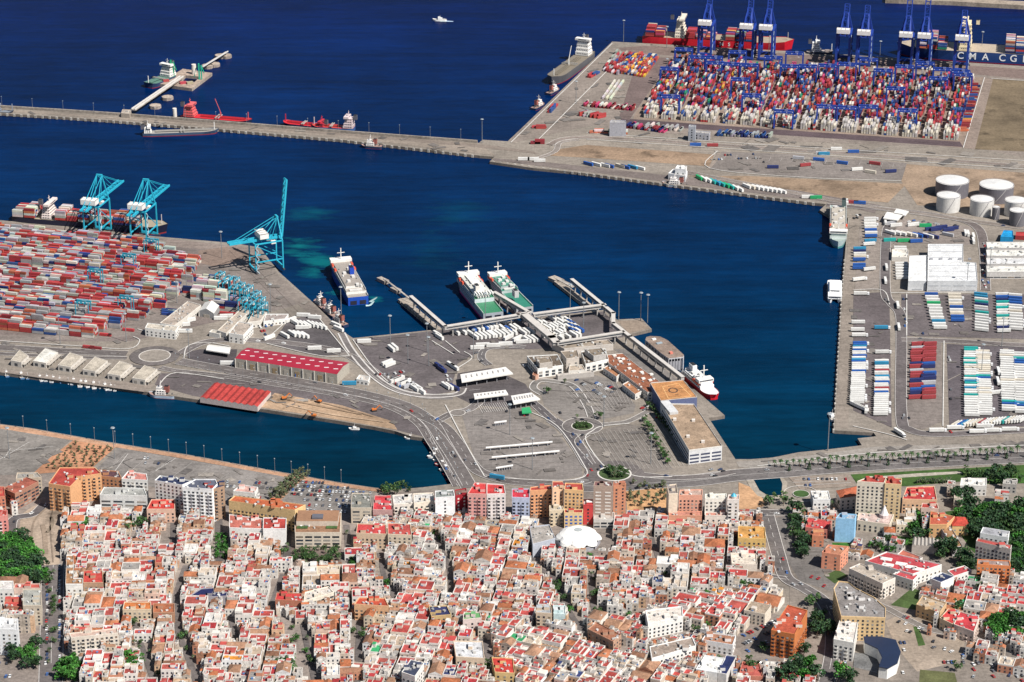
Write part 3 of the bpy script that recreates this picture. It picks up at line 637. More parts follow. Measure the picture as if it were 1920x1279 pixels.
def tower(r, x, L, B, z0, z1, col=HWHITE, bridge=True, fun=None, steps=3, wing=0):
    m = MB(); h = (z1-z0)/steps
    for k in range(steps):
        m.box(x-(k*.35), 0, z0+k*h, z0+(k+1)*h, L*(1-.1*k), B*(1-.07*k), 0, col)
    sp = part(m, 'superstructure', r)
    w = MB()
    for k in range(steps):
        for s in (-1, 1): windows_row(w, x-L*.4, x+L*.35, s*(B*(1-.07*k)/2+.05), z0+k*h+h*.45, max(3, int(L/3)))
        windows_row(w, -B*.4, B*.4, x-(k*.35)+L*(1-.1*k)/2+.05, z0+k*h+h*.45, max(3, int(B/3)), ax='y')
        windows_row(w, -B*.4, B*.4, x-(k*.35)-L*(1-.1*k)/2-.05, z0+k*h+h*.45, max(3, int(B/3)), ax='y')
    part(w, 'porthole', sp, 'glass')['kind'] = 'stuff'
    if bridge:
        m = MB(); m.box(x+L*.15, 0, z1, z1+2.6, L*.5, max(B*.7, wing), 0, col); br = part(m, 'bridge', r)
        w = MB(); w.box(x+L*.15+L*.25+.06, 0, z1+1.1, z1+2.0, .14, B*.6, 0, (.03, .04, .06)); w.box(x+L*.15-L*.25-.06, 0, z1+1.1, z1+2.0, .14, B*.5, 0, (.03, .04, .06)); part(w, 'bridge_window', br, 'glass')
        m = MB(); m.bar((x, 0, z1+2.6), (x, 0, z1+9), .5, col); m.bar((x, -2.5, z1+6.5), (x, 2.5, z1+6.5), .4, col); m.box(x+.6, 0, z1+4.4, z1+4.8, .5, 3, 0, col); part(m, 'mast', r)
    if fun: m = MB(); m.box(fun[0], 0, z1-2, z1+3.5, 4.5, 3.6, 0, fun[1]); m.box(fun[0], 0, z1+3.5, z1+4.1, 3.6, 2.8, 0, (.02, .02, .02)); part(m, 'funnel', r)
CC = {'red': srgb(168, 60, 60), 'dark red': srgb(132, 44, 50), 'orange': srgb(182, 100, 74), 'grey': srgb(152, 150, 150), 'pale grey': srgb(184, 178, 174), 'white': srgb(204, 198, 188), 'blue': srgb(42, 74, 130), 'navy': srgb(30, 40, 92), 'yellow': srgb(206, 160, 60), 'green': srgb(30, 120, 88), 'brown': srgb(142, 78, 58), 'magenta': srgb(176, 60, 100), 'cream': srgb(196, 188, 172)}
STUFF = MB()   # all the containers beyond the individually built ones
crng = random.Random(11)
def pick(w):
    t = crng.random()*sum(w.values())
    for k, v in w.items():
        t -= v
        if t <= 0: return k
    return k
def cargo(r, x0, x1, B, z, tiers, mix, gap=1.2, rows=None, hmul=None):
    ca, sa = math.cos(r.rotation_euler.z), math.sin(r.rotation_euler.z); ox, oy, oz = r.location
    n = int((x1-x0)/(12.4+gap)); rows = rows or int(B/2.6)
    for i in range(n):
        x = x0+6.2+i*(12.4+gap); base = tiers+crng.randint(-1, 1) if hmul is None else hmul[i % len(hmul)]
        if base <= 0: continue
        for j in range(rows):
            y = (j-(rows-1)/2)*2.5; tt = max(1, base-(crng.random() < .3))
            for k in range(tt):
                STUFF.box(ox+x*ca-y*sa, oy+x*sa+y*ca, oz+z+k*2.6, oz+z+k*2.6+2.5, 12.1, 2.4, math.atan2(sa, ca), tuple(c*crng.uniform(.85, 1.1) for c in CC[pick(mix)]))
def container_ship(name, stern, bow, B, D, col, band, label, tx, cargo_spec, mix, tcol=HWHITE, towerh=26, deck=(.3, .22, .17), sheer=3, funcol=(.1, .1, .12), toL=14, extra=None):
    r, L = ship_root(name, stern, bow, label); m, d = hull(L, B, D, col, band, 1.5, .14, .8, deck, sheer=sheer)
    h = part(m, 'hull', r); part(d, 'deck', h); r['L'] = 0; del r['L']
    tower(r, tx*L, toL, B*.86, D, D+towerh, tcol, True, (tx*L-toL*.9, funcol), 6, B*1.0)
    for x0, x1, t, hm in cargo_spec: cargo(r, x0*L, x1*L, B, D+.6, t, mix, hmul=hm)
    m = MB(); m.bar((L*.46, 0, D+sheer*.7), (L*.46, 0, D+12), .6, tcol); part(m, 'foremast', r)
    return r, L
def text_part(s, size, loc, rot, parent, col, name='lettering', space=1.0):
    cu = bpy.data.curves.new(name, 'FONT'); cu.body = s; cu.size = size; cu.extrude = .05; cu.space_character = space; cu.offset = .06*size/5
    cu.align_x = 'CENTER'; cu.align_y = 'CENTER'
    t = bpy.data.objects.new(name, cu); C.objects.link(t)
    bpy.context.view_layer.update()
    me = bpy.data.meshes.new_from_object(t); bpy.data.objects.remove(t); bpy.data.curves.remove(cu)
    ca = me.color_attributes.new('Col', 'FLOAT_COLOR', 'CORNER'); ca.data.foreach_set('color', [*col, 1.0]*len(me.loops))
    me.materials.clear(); me.materials.append(MATS['paint'])
    o = bpy.data.objects.new(name, me); C.objects.link(o); o.location = loc; o.rotation_euler = rot; o.parent = parent
    return o
MIXL = {'red': 24, 'dark red': 9, 'orange': 7, 'grey': 26, 'pale grey': 18, 'white': 6, 'blue': 5, 'navy': 3, 'brown': 4}
MIXR = {'red': 20, 'dark red': 16, 'magenta': 7, 'orange': 4, 'grey': 7, 'pale grey': 8, 'white': 9, 'blue': 16, 'navy': 12, 'yellow': 1, 'green': 2, 'brown': 5}
# container ship at the left terminal
container_ship('container_ship', (30, 414), (316, 437), 26, 9, (.012, .014, .035), (.2, .02, .02), 'dark hulled container ship moored under the turquoise cranes of the near terminal', -.27,
    [(-.49, -.33, 3, [3, 4]), (-.21, .38, 3, [4, 3, 4, 3, 3, 4, 2, 3, 4])], dict(MIXL, white=22), (.68, .6, .56), 15, (.33, .28, .2), 2, toL=11)
# red ship on the far quay, long enough to pass behind three cranes
rs, rsL = container_ship('container_ship', (1207, 77), (1488, 92), 32, 11, (.55, .012, .025), (.35, .01, .015), 'bright red container ship with cream bridge tower moored at the far quay', -.25,
    [(-.48, -.31, 4, [4, 3, 4]), (-.21, .30, 3, [3, 2, 1, 0, 4, 4, 3, 1, 0, 2])], dict(MIXR, red=45), (.66, .6, .5), 24, (.35, .28, .2), 3)
text_part('M', 7, (rsL*.03, -16.2, 6), (math.pi/2, 0, 0), rs, (.8, .78, .75)); text_part('S', 7, (rsL*.08, -16.2, 6), (math.pi/2, 0, 0), rs, (.8, .78, .75)); text_part('C', 7, (rsL*.13, -16.2, 6), (math.pi/2, 0, 0), rs, (.8, .78, .75))
# blue hulled giant running out of the frame, name in white capitals
bs, bsL = container_ship('container_ship', (2160, 128), (1681, 101), 44, 15, (.012, .045, .17), (.2, .015, .03), 'long blue hulled container ship with white lettering at the far right quay', .23,
    [(-.45, .12, 3, [4, 5, 0, 5, 6, 0, 0, 5]), (.30, .44, 4, [3, 6])], dict(MIXR, white=30, navy=20), (.72, .62, .42), 34, (.4, .33, .25), 2, (.72, .62, .42), 16)
for ch, u in (('C', 1800), ('M', 1823), ('A', 1847), ('C', 1879), ('G', 1900), ('M', 1924)):
    q = at(u, 115, 0); a, b = at(1681, 101, -3.2), at(2160, 128, -3.2); dx = (b-a).normalized(); t = (Vector((q.x, q.y, 0))-Vector((a.x, a.y, 0))).dot(Vector((dx.x, dx.y, 0)))
    text_part(ch, 13, (bsL/2-t, 22.3, 8.6), (math.pi/2, 0, math.pi), bs, (.85, .85, .84))
# far tankers / cargo ships
def tanker(name, stern, bow, B, D, col, label, deck, tcol=HWHITE, towerh=12, pipes=True, tx=-.38, funcol=(.1, .1, .12), boom=False, group=None, toL=12, cat='tanker'):
    r, L = ship_root(name, stern, bow, label, group, cat); m, d = hull(L, B, D, col, (.25, .02, .02), .8, .16, .75, deck, sheer=2)
    h = part(m, 'hull', r); part(d, 'deck', h)
    tower(r, tx*L, toL, B*.8, D, D+towerh, tcol, True, (tx*L-toL*.7, funcol), 4, B*.9)
    if pipes:
        m = MB()
        for y in (-B*.12, 0, B*.12): m.bar((tx*L+toL, y, D+1.2), (L*.4, y, D+1.2), .9, deck)
        m.bar((0, -B*.45, D+1.5), (0, B*.45, D+1.5), 1.2, (.35, .33, .3)); m.bar((L*.04, -B*.45, D+1.5), (L*.04, B*.45, D+1.5), 1.0, (.35, .33, .3)); part(m, 'deck_pipes', r)
    if boom: m = MB(); m.bar((L*.05, 0, D), (L*.05, 0, D+7), 1.2, tcol); m.bar((L*.05, 0, D+7), (-L*.02, 0, D+24), .6, tcol); part(m, 'deck_crane', r)
    m = MB(); m.bar((L*.44, 0, D+1), (L*.44, 0, D+10), .9, tcol); part(m, 'foremast', r)
    return r
tanker('tanker_ship', (342, 222), (474, 233), 17, 5, (.02, .025, .06), 'red decked tanker with red and white bridge, alongside the breakwater below the oil jetty', (.5, .02, .03), (.62, .12, .12), 13, boom=True, toL=14)
tanker('tanker_ship', (664, 246), (585, 241), 16, 5, (.04, .1, .25), 'small blue and white tanker, right one of the breakwater pair', (.45, .05, .04), (.6, .5, .5), 12)
tanker('tanker_ship', (614, 243), (531, 234), 15, 4.5, (.02, .03, .08), 'low dark blue tanker with red deck, left one of the breakwater pair', (.5, .02, .03), (.5, .03, .05), 4, toL=8)
tanker('supply_barge', (268, 254), (411, 249), 14, 4, (.05, .08, .14), 'long grey bunker barge with white wheelhouse on the basin side of the breakwater', (.32, .3, .27), HWHITE, 6, tx=-.43, toL=9, cat='barge')
tanker('gas_carrier', (322, 147), (276, 166), 20, 6, (.03, .05, .12), 'dark blue tanker with tall white bridge berthed at the oil jetty platform', (.1, .2, .16), HWHITE, 14, tx=-.36, toL=14)
tanker('trawler', (-8, 213), (26, 215), 10, 4, (.015, .02, .04), 'dark blue trawler moored on the breakwater at the left edge of the photo', (.2, .22, .25), (.25, .28, .34), 6, toL=8, pipes=False, cat='fishing vessel')
tanker('cargo_ship', (1104, 108), (1034, 160), 23, 10, (.09, .09, .1), 'grey cargo ship with white stern bridge along the left quay of the far terminal', (.2, .17, .13), HWHITE, 20, pipes=True, toL=16, tx=-.36, boom=True)
tanker('feeder_ship', (1512, 103), (1562, 104), 14, 6, (.04, .05, .08), 'small white feeder ship berthed between the far blue quay cranes', (.35, .3, .28), (.75, .74, .72), 12, toL=12, tx=-.15)
m = MB()
# motorboat with a short wake and other small craft
def boat(name, u, v, L, rzdeg, label, col=(.75, .75, .74), hullc=(.75, .75, .74), cab=True, cat='boat', group=None, z=-3.2, mast=3):
    p = at(u, v, z); r = empty(name, p, label, cat, group, R(rzdeg)); B = L*.32
    m, d = hull(L, B, L*.11, hullc, None, .2, .35, .75, (.45, .42, .38), sheer=L*.04); h = part(m, 'hull', r); part(d, 'deck', h)
    if cab: m = MB(); m.box(-L*.05, 0, L*.09, L*.22, L*.3, B*.62, 0, col); m.box(L*.02, 0, L*.22, L*.29, L*.16, B*.5, 0, col); k = part(m, 'wheelhouse', r); m = MB(); m.box(L*.103, 0, L*.15, L*.2, .1, B*.5, 0, (.02, .03, .05)); part(m, 'windscreen', k, 'glass')
    m = MB(); m.bar((-L*.05, 0, L*.25), (-L*.05, 0, L*.25+mast), .25, (.7, .7, .7)); m.bar((-L*.35, 0, L*.1), (-L*.35, 0, L*.2), .3, (.6, .6, .6)); part(m, 'mast', r)
    return r
boat('motor_boat', 824, 39, 20, 175, 'white motor boat under way with a short wake on the open sea')
mb = MB(); a = at(829, 39, -3.15); b = at(850, 40.5, -3.15)
mb.face([(a.x, a.y-2.5, -3.1), (b.x, b.y-1, -3.1), (b.x, b.y+2, -3.1), (a.x, a.y+2.5, -3.1)], (.35, .45, .6)); tag(mb.build('boat_wake', 'g_mark'), kind='structure')
def foam(pts, w0, w1, k=.5, name='wake_foam'):
    P = [tuple(at(u, v, -3.1)[:2]) for u, v in smooth(pts, 5)]; n = len(P); m = MB(); N = normals(P)
    for i in range(n-1):
        a, b = w0+(w1-w0)*i/n, w0+(w1-w0)*(i+1)/n; A = P[i]; B_ = P[i+1]; na, nb = N[i], N[i+1]; c = k*(1-.55*i/n)
        q = [(A[0]-na[0]*a, A[1]-na[1]*a, -3.12), (B_[0]-nb[0]*b, B_[1]-nb[1]*b, -3.12), (B_[0]+nb[0]*b, B_[1]+nb[1]*b, -3.12), (A[0]+na[0]*a, A[1]+na[1]*a, -3.12)]
        m.face(q, (c*.75, c, c))
    tag(m.build(name, 'g_mark'), kind='structure')
foam([(686, 573), (694, 572), (701, 565)], 2.2, .5, .7); foam([(694, 566), (703, 560), (707, 557)], 1.8, .4, .45); foam([(660, 565), (652, 558), (640, 552)], 1.6, .3, .3); foam([(826, 39.4), (836, 39.8), (850, 40.5)], 3.0, .8, .6)
def tug(u, v, rz, label, hc=(.015, .03, .08), L=28):
    p = at(u, v, -3.2); r = empty('tug_boat', p, label, 'tug', 'harbour tugs', R(rz)); B = L*.37
    m, d = hull(L, B, 3, hc, (.2, .02, .02), .4, .35, .8, (.3, .2, .17), sheer=1.5); h = part(m, 'hull', r); part(d, 'deck', h)
    tower(r, L*.05, L*.38, B*.7, 3, 7.5, (.7, .66, .62), True, (-L*.17, (.3, .1, .08)), 2); m = MB(); m.cyl(-L*.36, 0, 2.5, 4, .8, 8, (.1, .1, .1)); part(m, 'tow_winch', r)
    return r
tug(603, 575, 120, 'tug with white wheelhouse, uppermost of the group off the quay corner by the turquoise crane')
tug(621, 590, 125, 'tug with red funnel, second from the top of the group near the quay corner')
tug(637, 608, 130, 'small tug lowest of the group near the corner of the ferry apron', L=22)
tug(1037, 174, 60, 'little tug with pale wheelhouse just below the bow of the grey cargo ship', L=26)
tug(1009, 202, 60, 'white topped tug on the left quay of the far terminal, nearer the breakwater', L=26)
tug(697, 277, 170, 'small white launch alongside the breakwater, alone on the basin side', L=26)
tug(1268, 349, 165, 'white pilot vessel moored in front of the white control building', (.3, .35, .4), 34)
tug(305, 744, 172, 'large pale fishing trawler moored at the end of the canal quay', (.35, .42, .5), 26)
# fishing boats along the canal
frn = random.Random(5)
boats = [(12, 701), (40, 704), (52, 706), (75, 709), (88, 709), (100, 711), (112, 713), (128, 715), (138, 715), (152, 719), (161, 720), (176, 722), (186, 723), (197, 725), (208, 726), (216, 728), (664, 803), (770, 820), (806, 829), (813, 838), (818, 847), (815, 855), (822, 862), (830, 870), (836, 878), (842, 888), (846, 897)]
for i, (u, v) in enumerate(boats):
    row = i < 16
    b = boat('fishing_boat', u, v+2, frn.uniform(10, 15), (100 if row else (170 if i < 18 else 200))+frn.uniform(-20, 20), None, (.78, .76, .73), (.75, .75, .74) if frn.random() < .7 else ((.3, .02, .03) if i > 17 else (.1, .2, .35)), group='small fishing boats along the canal')
    side = 'quay below the harbour sheds' if row else 'eastern end of the canal'
    k = i if row else i-16
    b['label'] = ('white fishing boat, %s from the left along the canal %s' if row else 'small moored boat, %s from the top along the %s') % (ORDL[k], side)
# ---- ferries
def ferry(name, stern, bow, B, D, hc, band, label, deckcol, superc, funcol, top=7, sf=(-.42, .36), funx=-.2, fy=0, low=.0, cat='ferry', bandh=2.2, topc=None):
    r, L = ship_root(name, stern, bow, label, None, cat); m, d = hull(L, B, D, hc, band, bandh, .24, .95, deckcol, sheer=1.2); h = part(m, 'hull', r); part(d, 'deck', h)
    x0, x1 = sf[0]*L, sf[1]*L; m = MB(); m.box((x0+x1)/2, 0, D-.4, D+top*.5, x1-x0, B*.94, 0, superc, deckcol); m.box((x0+x1)/2+L*.03, 0, D+top*.5, D+top, (x1-x0)*.86, B*.8, 0, superc, topc or deckcol); sp = part(m, 'superstructure', r)
    w = MB()
    for s in (-1, 1):
        windows_row(w, x0+3, x1-3, s*(B*.47+.05), D+1.2, int((x1-x0)/4), 2.2, 1.0); windows_row(w, x0+12, x1-8, s*(B*.4+.05), D+top*.5+1, int((x1-x0)/4.5), 2.2, 1.0)
        windows_row(w, x0, x1, s*(B*.5+.02), D-2.4, int((x1-x0)/5), 1.4, .8)
    part(w, 'side_window', sp, 'glass')['kind'] = 'stuff'
    m = MB(); m.box(x1-6, 0, D+top, D+top+3, 8, B*1.02, 0, HWHITE); br = part(m, 'bridge', r); w = MB(); w.box(x1-1.9, 0, D+top+1.3, D+top+2.3, .2, B*.9, 0, (.02, .03, .05)); part(w, 'bridge_window', br, 'glass')
    m = MB(); m.box(funx*L, fy, D+top, D+top+7, 8, 4.5, 0, funcol); m.box(funx*L, fy, D+top+7, D+top+7.7, 6, 3.2, 0, (.02, .02, .02)); part(m, 'funnel', r)
    m = MB(); m.bar((x1-8, 0, D+top+3), (x1-8, 0, D+top+15), .9, HWHITE); m.bar((x1-8, -4, D+top+10), (x1-8, 4, D+top+10), .6, HWHITE); part(m, 'mast', r)
    for s in (-1, 1):
        for k in range(2):
            m = MB(); bx = x0+(x1-x0)*(.68+.16*k); m.box(bx, s*B*.46, D+top*.5+.4, D+top*.5+2.4, 6.5, 2.2, 0, (.62, .1, .05)); m.box(bx, s*B*.46, D+top*.5+2.4, D+top*.5+2.9, 4.5, 1.4, 0, (.62, .1, .05)); part(m, 'lifeboat', r)
    m = MB()
    for k in range(5): m.box(x0+(x1-x0)*(.12+.13*k), (k % 2-.5)*B*.3, D+top, D+top+1.8, 4.5, 3.2, 0, (.6, .58, .55))
    m.box(x0+3, 0, D+top*.5, D+top*.5+1.2, 3.5, B*.6, 0, (.6, .58, .55)); part(m, 'deck_housing', r)
    m = MB()
    for s in (-1, 1):
        m.bar((x0+2, s*B*.46, D+top*.5+.9), (x1-10, s*B*.46, D+top*.5+.9), .35, (.62, .62, .6), .9); m.bar((-L/2+1, s*B*.47, D+.5), (x0, s*B*.47, D+.5), .4, (.62, .62, .6), .9)
    part(m, 'deck_rail', r)['kind'] = 'stuff'
    for k in range(7):
        m = MB(); m.cyl(x0+(x1-x0)*(.1+.11*k), (.28 if k % 2 else -.3)*B, D+top, D+top+1.4, .9, 8, (.3, .3, .3) if k % 3 else (.7, .7, .68)); part(m, 'vent', r)
    m = MB(); a = L/2
    for s in (-1, 1): m.box(-L/2-.1, s*B*.22, .8, 5.0, .3, B*.3, 0, (.02, .02, .035))
    part(m, 'stern_door', r)
    return r, L
ferry('car_ferry', (672, 572), (632, 499), 22, 9, (.012, .07, .4), (.012, .05, .3), 'blue and white ferry with blue funnel, under way near the turquoise quay crane', (.3, .265, .23), HWHITE, (.01, .06, .42), 5, funx=-.02, fy=-4, bandh=7)
g1, gL = ferry('car_ferry', (925, 600), (868, 530), 22, 8, (.35, .38, .42), (.4, .02, .2), 'green and white ferry with pink striped hull, left one of the pair', (.04, .2, .1), (.55, .6, .62), (.66, .63, .58), 8, topc=(.5, .5, .45), sf=(-.22, .38), funx=-.12, fy=5)
m = MB(); m.box(gL*.08, 0, 16.6, 17.6, gL*.5, 9, 0, (.78, .75, .68)); part(m, 'roof_canopy', g1)
for y in range(-3, 4): m = MB(); m.box(-gL*.2, y*2.8, 16.5, 17.8, 9, 1.1, 0, (.8, .78, .74)); part(m, 'roof_fin', g1)
ferry('car_ferry', (984, 589), (924, 528), 19, 7.5, (.38, .4, .42), (.03, .2, .12), 'narrower green decked ferry, right hand one of the pair at the central pier', (.03, .19, .13), (.42, .46, .46), (.5, .5, .5), 5, topc=(.06, .22, .16), sf=(-.05, .42), funx=-.3, fy=3)
ferry('vehicle_ferry', (1571, 398), (1571, 468), 19, 8, (.4, .5, .5), (.08, .25, .25), 'tall white and teal ro-ro ferry moored stern-in at the top of the east quay', (.3, .36, .33), (.62, .66, .64), (.08, .12, .12), 5, topc=(.42, .38, .32), sf=(-.42, .40), funx=-.4, fy=6)
ferry('fast_ferry', (1288, 706), (1342, 752), 15, 5.5, (.55, .01, .02), (.5, .01, .02), 'red and white fast ferry moored beside the orange roofed terminal', (.7, .7, .7), (.8, .8, .8), (.75, .75, .75), 5, sf=(-.46, .2), funx=-.3)
# catamaran, two hulls and square white stern
r, L = ship_root('catamaran_ferry', (1565, 533), (1565, 570), 'white catamaran with two rounded hulls, lone boat halfway down the east quay', None, 'catamaran')
for s in (-1, 1):
    m, d = hull(L, 6, 4, (.78, .78, .77), None, .3, .35, .9, (.7, .7, .68)); o = m.build('hull', 'paint', r); o.location = (0, s*4.8, 0)
m = MB(); m.box(0, 0, 3, 6.5, L*.8, 14, 0, (.8, .8, .79)); m.box(-L*.04, 0, 6.5, 9.2, L*.5, 11, 0, (.8, .8, .79)); k = part(m, 'cabin', r)
w = MB(); w.box(L*.4+.06, 0, 4.4, 5.6, .15, 12, 0, (.02, .03, .05)); w.box(L*.21+.06, 0, 7.4, 8.5, .15, 9, 0, (.02, .03, .05)); part(w, 'window_band', k, 'glass')
m = MB(); m.bar((0, 0, 9), (0, 0, 15), .5, HWHITE); part(m, 'mast', r)
boat('work_boat', 1560, 784, 16, 95, 'small white work boat moored by the lower corner of the east quay', mast=5)
# broad flat decked catamaran ferry at the passenger quay
r = empty('high_speed_ferry', at(1246, 655, -3.2), 'broad grey catamaran ferry with flat brown top deck beside the covered walkway', 'ferry')
o = r.location
dk = [(p.x, p.y) for p in A2([(1210, 637), (1212, 632), (1219, 630), (1238, 631), (1252, 638), (1282, 665), (1281, 669), (1254, 672), (1238, 661)], 11)]
loc = lambda q: [(a-o.x, b-o.y) for a, b in q]
cxy = (sum(p[0] for p in dk)/9, sum(p[1] for p in dk)/9)
m = MB(); m.prism(loc([((p[0]-cxy[0])*.93+cxy[0], (p[1]-cxy[1])*.93+cxy[1]) for p in dk]), -3, 9.5, (.3, .3, .33)); part(m, 'hull', r)
m = MB(); m.prism(loc(dk), 12.9, 14.2, (.5, .5, .52), (.25, .19, .155), True); dd = part(m, 'top_deck', r, 'roofing')
m = MB(); m.prism(loc([((p[0]-cxy[0])*.86+cxy[0], (p[1]-cxy[1])*.86+cxy[1]) for p in dk]), 9.5, 12.9, (.08, .09, .12)); part(m, 'cabin_level', r)
m = MB()
for i in range(9):
    a, b = loc(dk)[i], loc(dk)[(i+1) % 9]
    for k in range(5):
        t = k/5; m.bar((a[0]+(b[0]-a[0])*t, a[1]+(b[1]-a[1])*t, 0), (a[0]+(b[0]-a[0])*t, a[1]+(b[1]-a[1])*t, 13), .5, (.6, .6, .62))
part(m, 'side_lattice', r)
m = MB(); q = loc([tuple(at(1226, 637, 11)[:2]), tuple(at(1236, 644, 11)[:2]), tuple(at(1258, 663, 11)[:2])])
m.box(q[0][0], q[0][1], 14.2, 15.4, 4, 2.5, .5, (.75, .74, .7)); m.box(q[1][0], q[1][1], 14.2, 15.0, 6, 3, .5, (.3, .36, .4)); m.box(q[2][0], q[2][1], 14.2, 16, 3, 3, .5, (.6, .2, .15)); part(m, 'deck_housing', r)
# ================================================================ CRANES
def ground(u, v): return at(u, v, .3)
qd = at(464, 458)-at(0, 414); qa = math.atan2(qd.y, qd.x)
sts('quay_crane', ground(184, 440), qa, 'turquoise quay crane with lowered boom over the container ship, left hand one of the pair', 'turquoise ship-to-shore cranes', CYAN, 0, ph=38, ah=64, out=52)
sts('quay_crane', ground(271, 449), qa, 'turquoise quay crane with lowered boom over the ship bow, right hand one of the pair', 'turquoise ship-to-shore cranes', CYAN, 0, ph=38, ah=64, out=52)
ed = at(639, 619)-at(528, 515); ea = math.atan2(ed.y, ed.x)
sts('quay_crane', ground(500, 503), ea, 'lone turquoise quay crane with boom raised straight up near the quay corner', 'turquoise ship-to-shore cranes', CYAN, R(83), gauge=30, span=20, ph=33, ah=56, out=62, back=26, house_y=-4)
bd = at(1920, 124)-at(1205, 81); ba = math.atan2(bd.y, bd.x)
names = ['leftmost blue quay crane over the red ship', 'blue quay crane amidships of the red ship, second from left', 'blue quay crane by the red ship bow, third from left', 'blue quay crane right of the small white feeder ship', 'blue quay crane in the middle of the open quay, fifth from left', 'blue quay crane with very tall raised boom, left one of that pair', 'blue quay crane with very tall raised boom, right one of that pair', 'rightmost blue quay crane by the lettered ship']
for i, (u, v, bl, vh) in enumerate(((1324, 99, 30, 42), (1401, 106, 30, 47), (1437, 108, 30, 49), (1581, 115, 30, 57), (1619, 118, 30, 60), (1697, 122, 62, 66), (1731, 124, 62, 66), (1801, 128, 30, 72))):
    sts('blue_quay_crane', ground(u, v), ba, names[i], 'blue ship-to-shore cranes', BLUE, R(76), gauge=30, span=17, ph=42, ah=63, out=62, back=14, boomlen=bl, bw=3.0, house_y=-22, panels=3)
# ---- blue yard gantries
first = None
ytg = [(1282, 92), (1308, 106), (1338, 107), (1383, 97), (1370, 119), (1405, 121), (1450, 107), (1490, 99), (1255, 128), (1388, 148), (1480, 123), (1515, 123), (1257, 180), (1409, 178), (1470, 208), (1341, 117),
       (1589, 120), (1629, 111), (1656, 131), (1696, 124), (1735, 118), (1767, 129), (1802, 133), (1760, 146), (1680, 165), (1588, 201), (1628, 199), (1702, 206), (1550, 199), (1552, 122), (1806, 139)]
for i, (u, v) in enumerate(ytg):
    p = at(u, v, 22); p.z = .3
    lab = None
    o = rtg('yard_gantry', p, R(-8), 'x', 'blue yard gantries over the far container stacks', BLUE, w=22.5, d=9, h=21, src=first, t=1.9)
    if first is None: first = o
    later_label(o, 'blue yard gantry over the stacks', u, v+28)
# ---- turquoise straddling gantries in the near yard
CY2 = (.02, .30, .42)
first = None
tl = [(240, 477), (178, 506), (155, 565), (235, 556), (283, 449)]
tl += [(418, 520), (428, 513), (440, 515), (438, 530), (450, 525), (458, 535), (465, 530), (472, 545), (480, 541), (488, 552), (455, 553), (468, 560), (484, 567), (412, 505), (492, 562)]
for i, (u, v) in enumerate(tl):
    p = at(u, v, 20); p.z = .3
    o = rtg('yard_crane', p, qa if i < 5 else qa+R(80), 'x', 'turquoise gantries of the near terminal', CY2, w=14 if i < 5 else 11, d=6, h=19 if i < 5 else 15, src=first, t=.75)
    if first is None: first = o
    if i >= 5: o.scale = (.8, .85, .8)
    later_label(o, 'turquoise wheeled gantry crane', u, v+20)
# ================================================================ PORT BUILDINGS
UNIT = {}
def unit_mesh(key, fn, mat):
    if key not in UNIT:
        m = MB(); fn(m); o = m.build(key, mat); UNIT[key] = o.data; bpy.data.objects.remove(o)
    return UNIT[key]
unit_mesh('window_pane', lambda m: m.box(0, 0, 0, 1, 1, .16, 0, (1, 1, 1), bottom=True), 'glass')
unit_mesh('balcony', lambda m: (m.box(0, 0, 0, .18, 1, 1, 0, (1, 1, 1), bottom=True), m.box(0, -.46, .18, 1.1, 1, .08, 0, (1, 1, 1)), m.box(-.47, 0, .18, 1.1, .05, 1, 0, (1, 1, 1)), m.box(.47, 0, .18, 1.1, .05, 1, 0, (1, 1, 1))), 'plaster')
def put(name, mesh, parent, loc, rz, scale, col):
    o = bpy.data.objects.new(name, mesh); C.objects.link(o); o.parent = parent
    o.location = loc; o.rotation_euler = (0, 0, rz); o.scale = scale; o.color = (*col, 1); return o
GLASSC = (.035, .045, .06)
FOOT = []     # footprints already taken, in metres
FRN = random.Random(8); GL2 = [(.035, .045, .06)]*6+[(.07, .08, .09)]*2+[(.3, .28, .25)]*2+[(.015, .02, .03)]*2+[(.2, .16, .12)]
def facade(parent, a, b, z0, z1, step=3.3, fl=3.0, ww=1.5, wh=1.5, col=GLASSC, cap=100, style='win', bcol=None, off=(0, 0)):
    d = Vector((b[0]-a[0], b[1]-a[1])); L = d.length
    if L < 3: return 0
    d /= L; n = (d.y, -d.x); n_ = max(1, int((L-1)/step)); rows = max(1, int((z1-z0-1.0)/fl)); rz = math.atan2(d.y, d.x); cnt = 0
    for r in range(rows):
        for k in range(n_):
            if cnt >= cap: return cnt
            if col == GLASSC or col in GL2: col = FRN.choice(GL2)
            t = (k+.5)/n_*L; x, y = a[0]+d.x*t+n[0]*.06, a[1]+d.y*t+n[1]*.06; z = z0+1.1+r*fl
            if style == 'balc' and (k % 2 == 0):
                put('balcony', UNIT['balcony'], parent, (x+n[0]*.6, y+n[1]*.6, z-.9), rz, (step*.85, 1.2, 1), bcol or (.7, .68, .64)); cnt += 1
                put('window', UNIT['window_pane'], parent, (x, y, z-.7), rz, (ww*1.3, 1, wh*1.35), col); cnt += 1
            elif style == 'band': put('window', UNIT['window_pane'], parent, (x, y, z), rz, (step*.94, 1, wh), col); cnt += 1
            else: put('window', UNIT['window_pane'], parent, (x, y, z), rz, (ww, 1, wh), col); cnt += 1
    return cnt
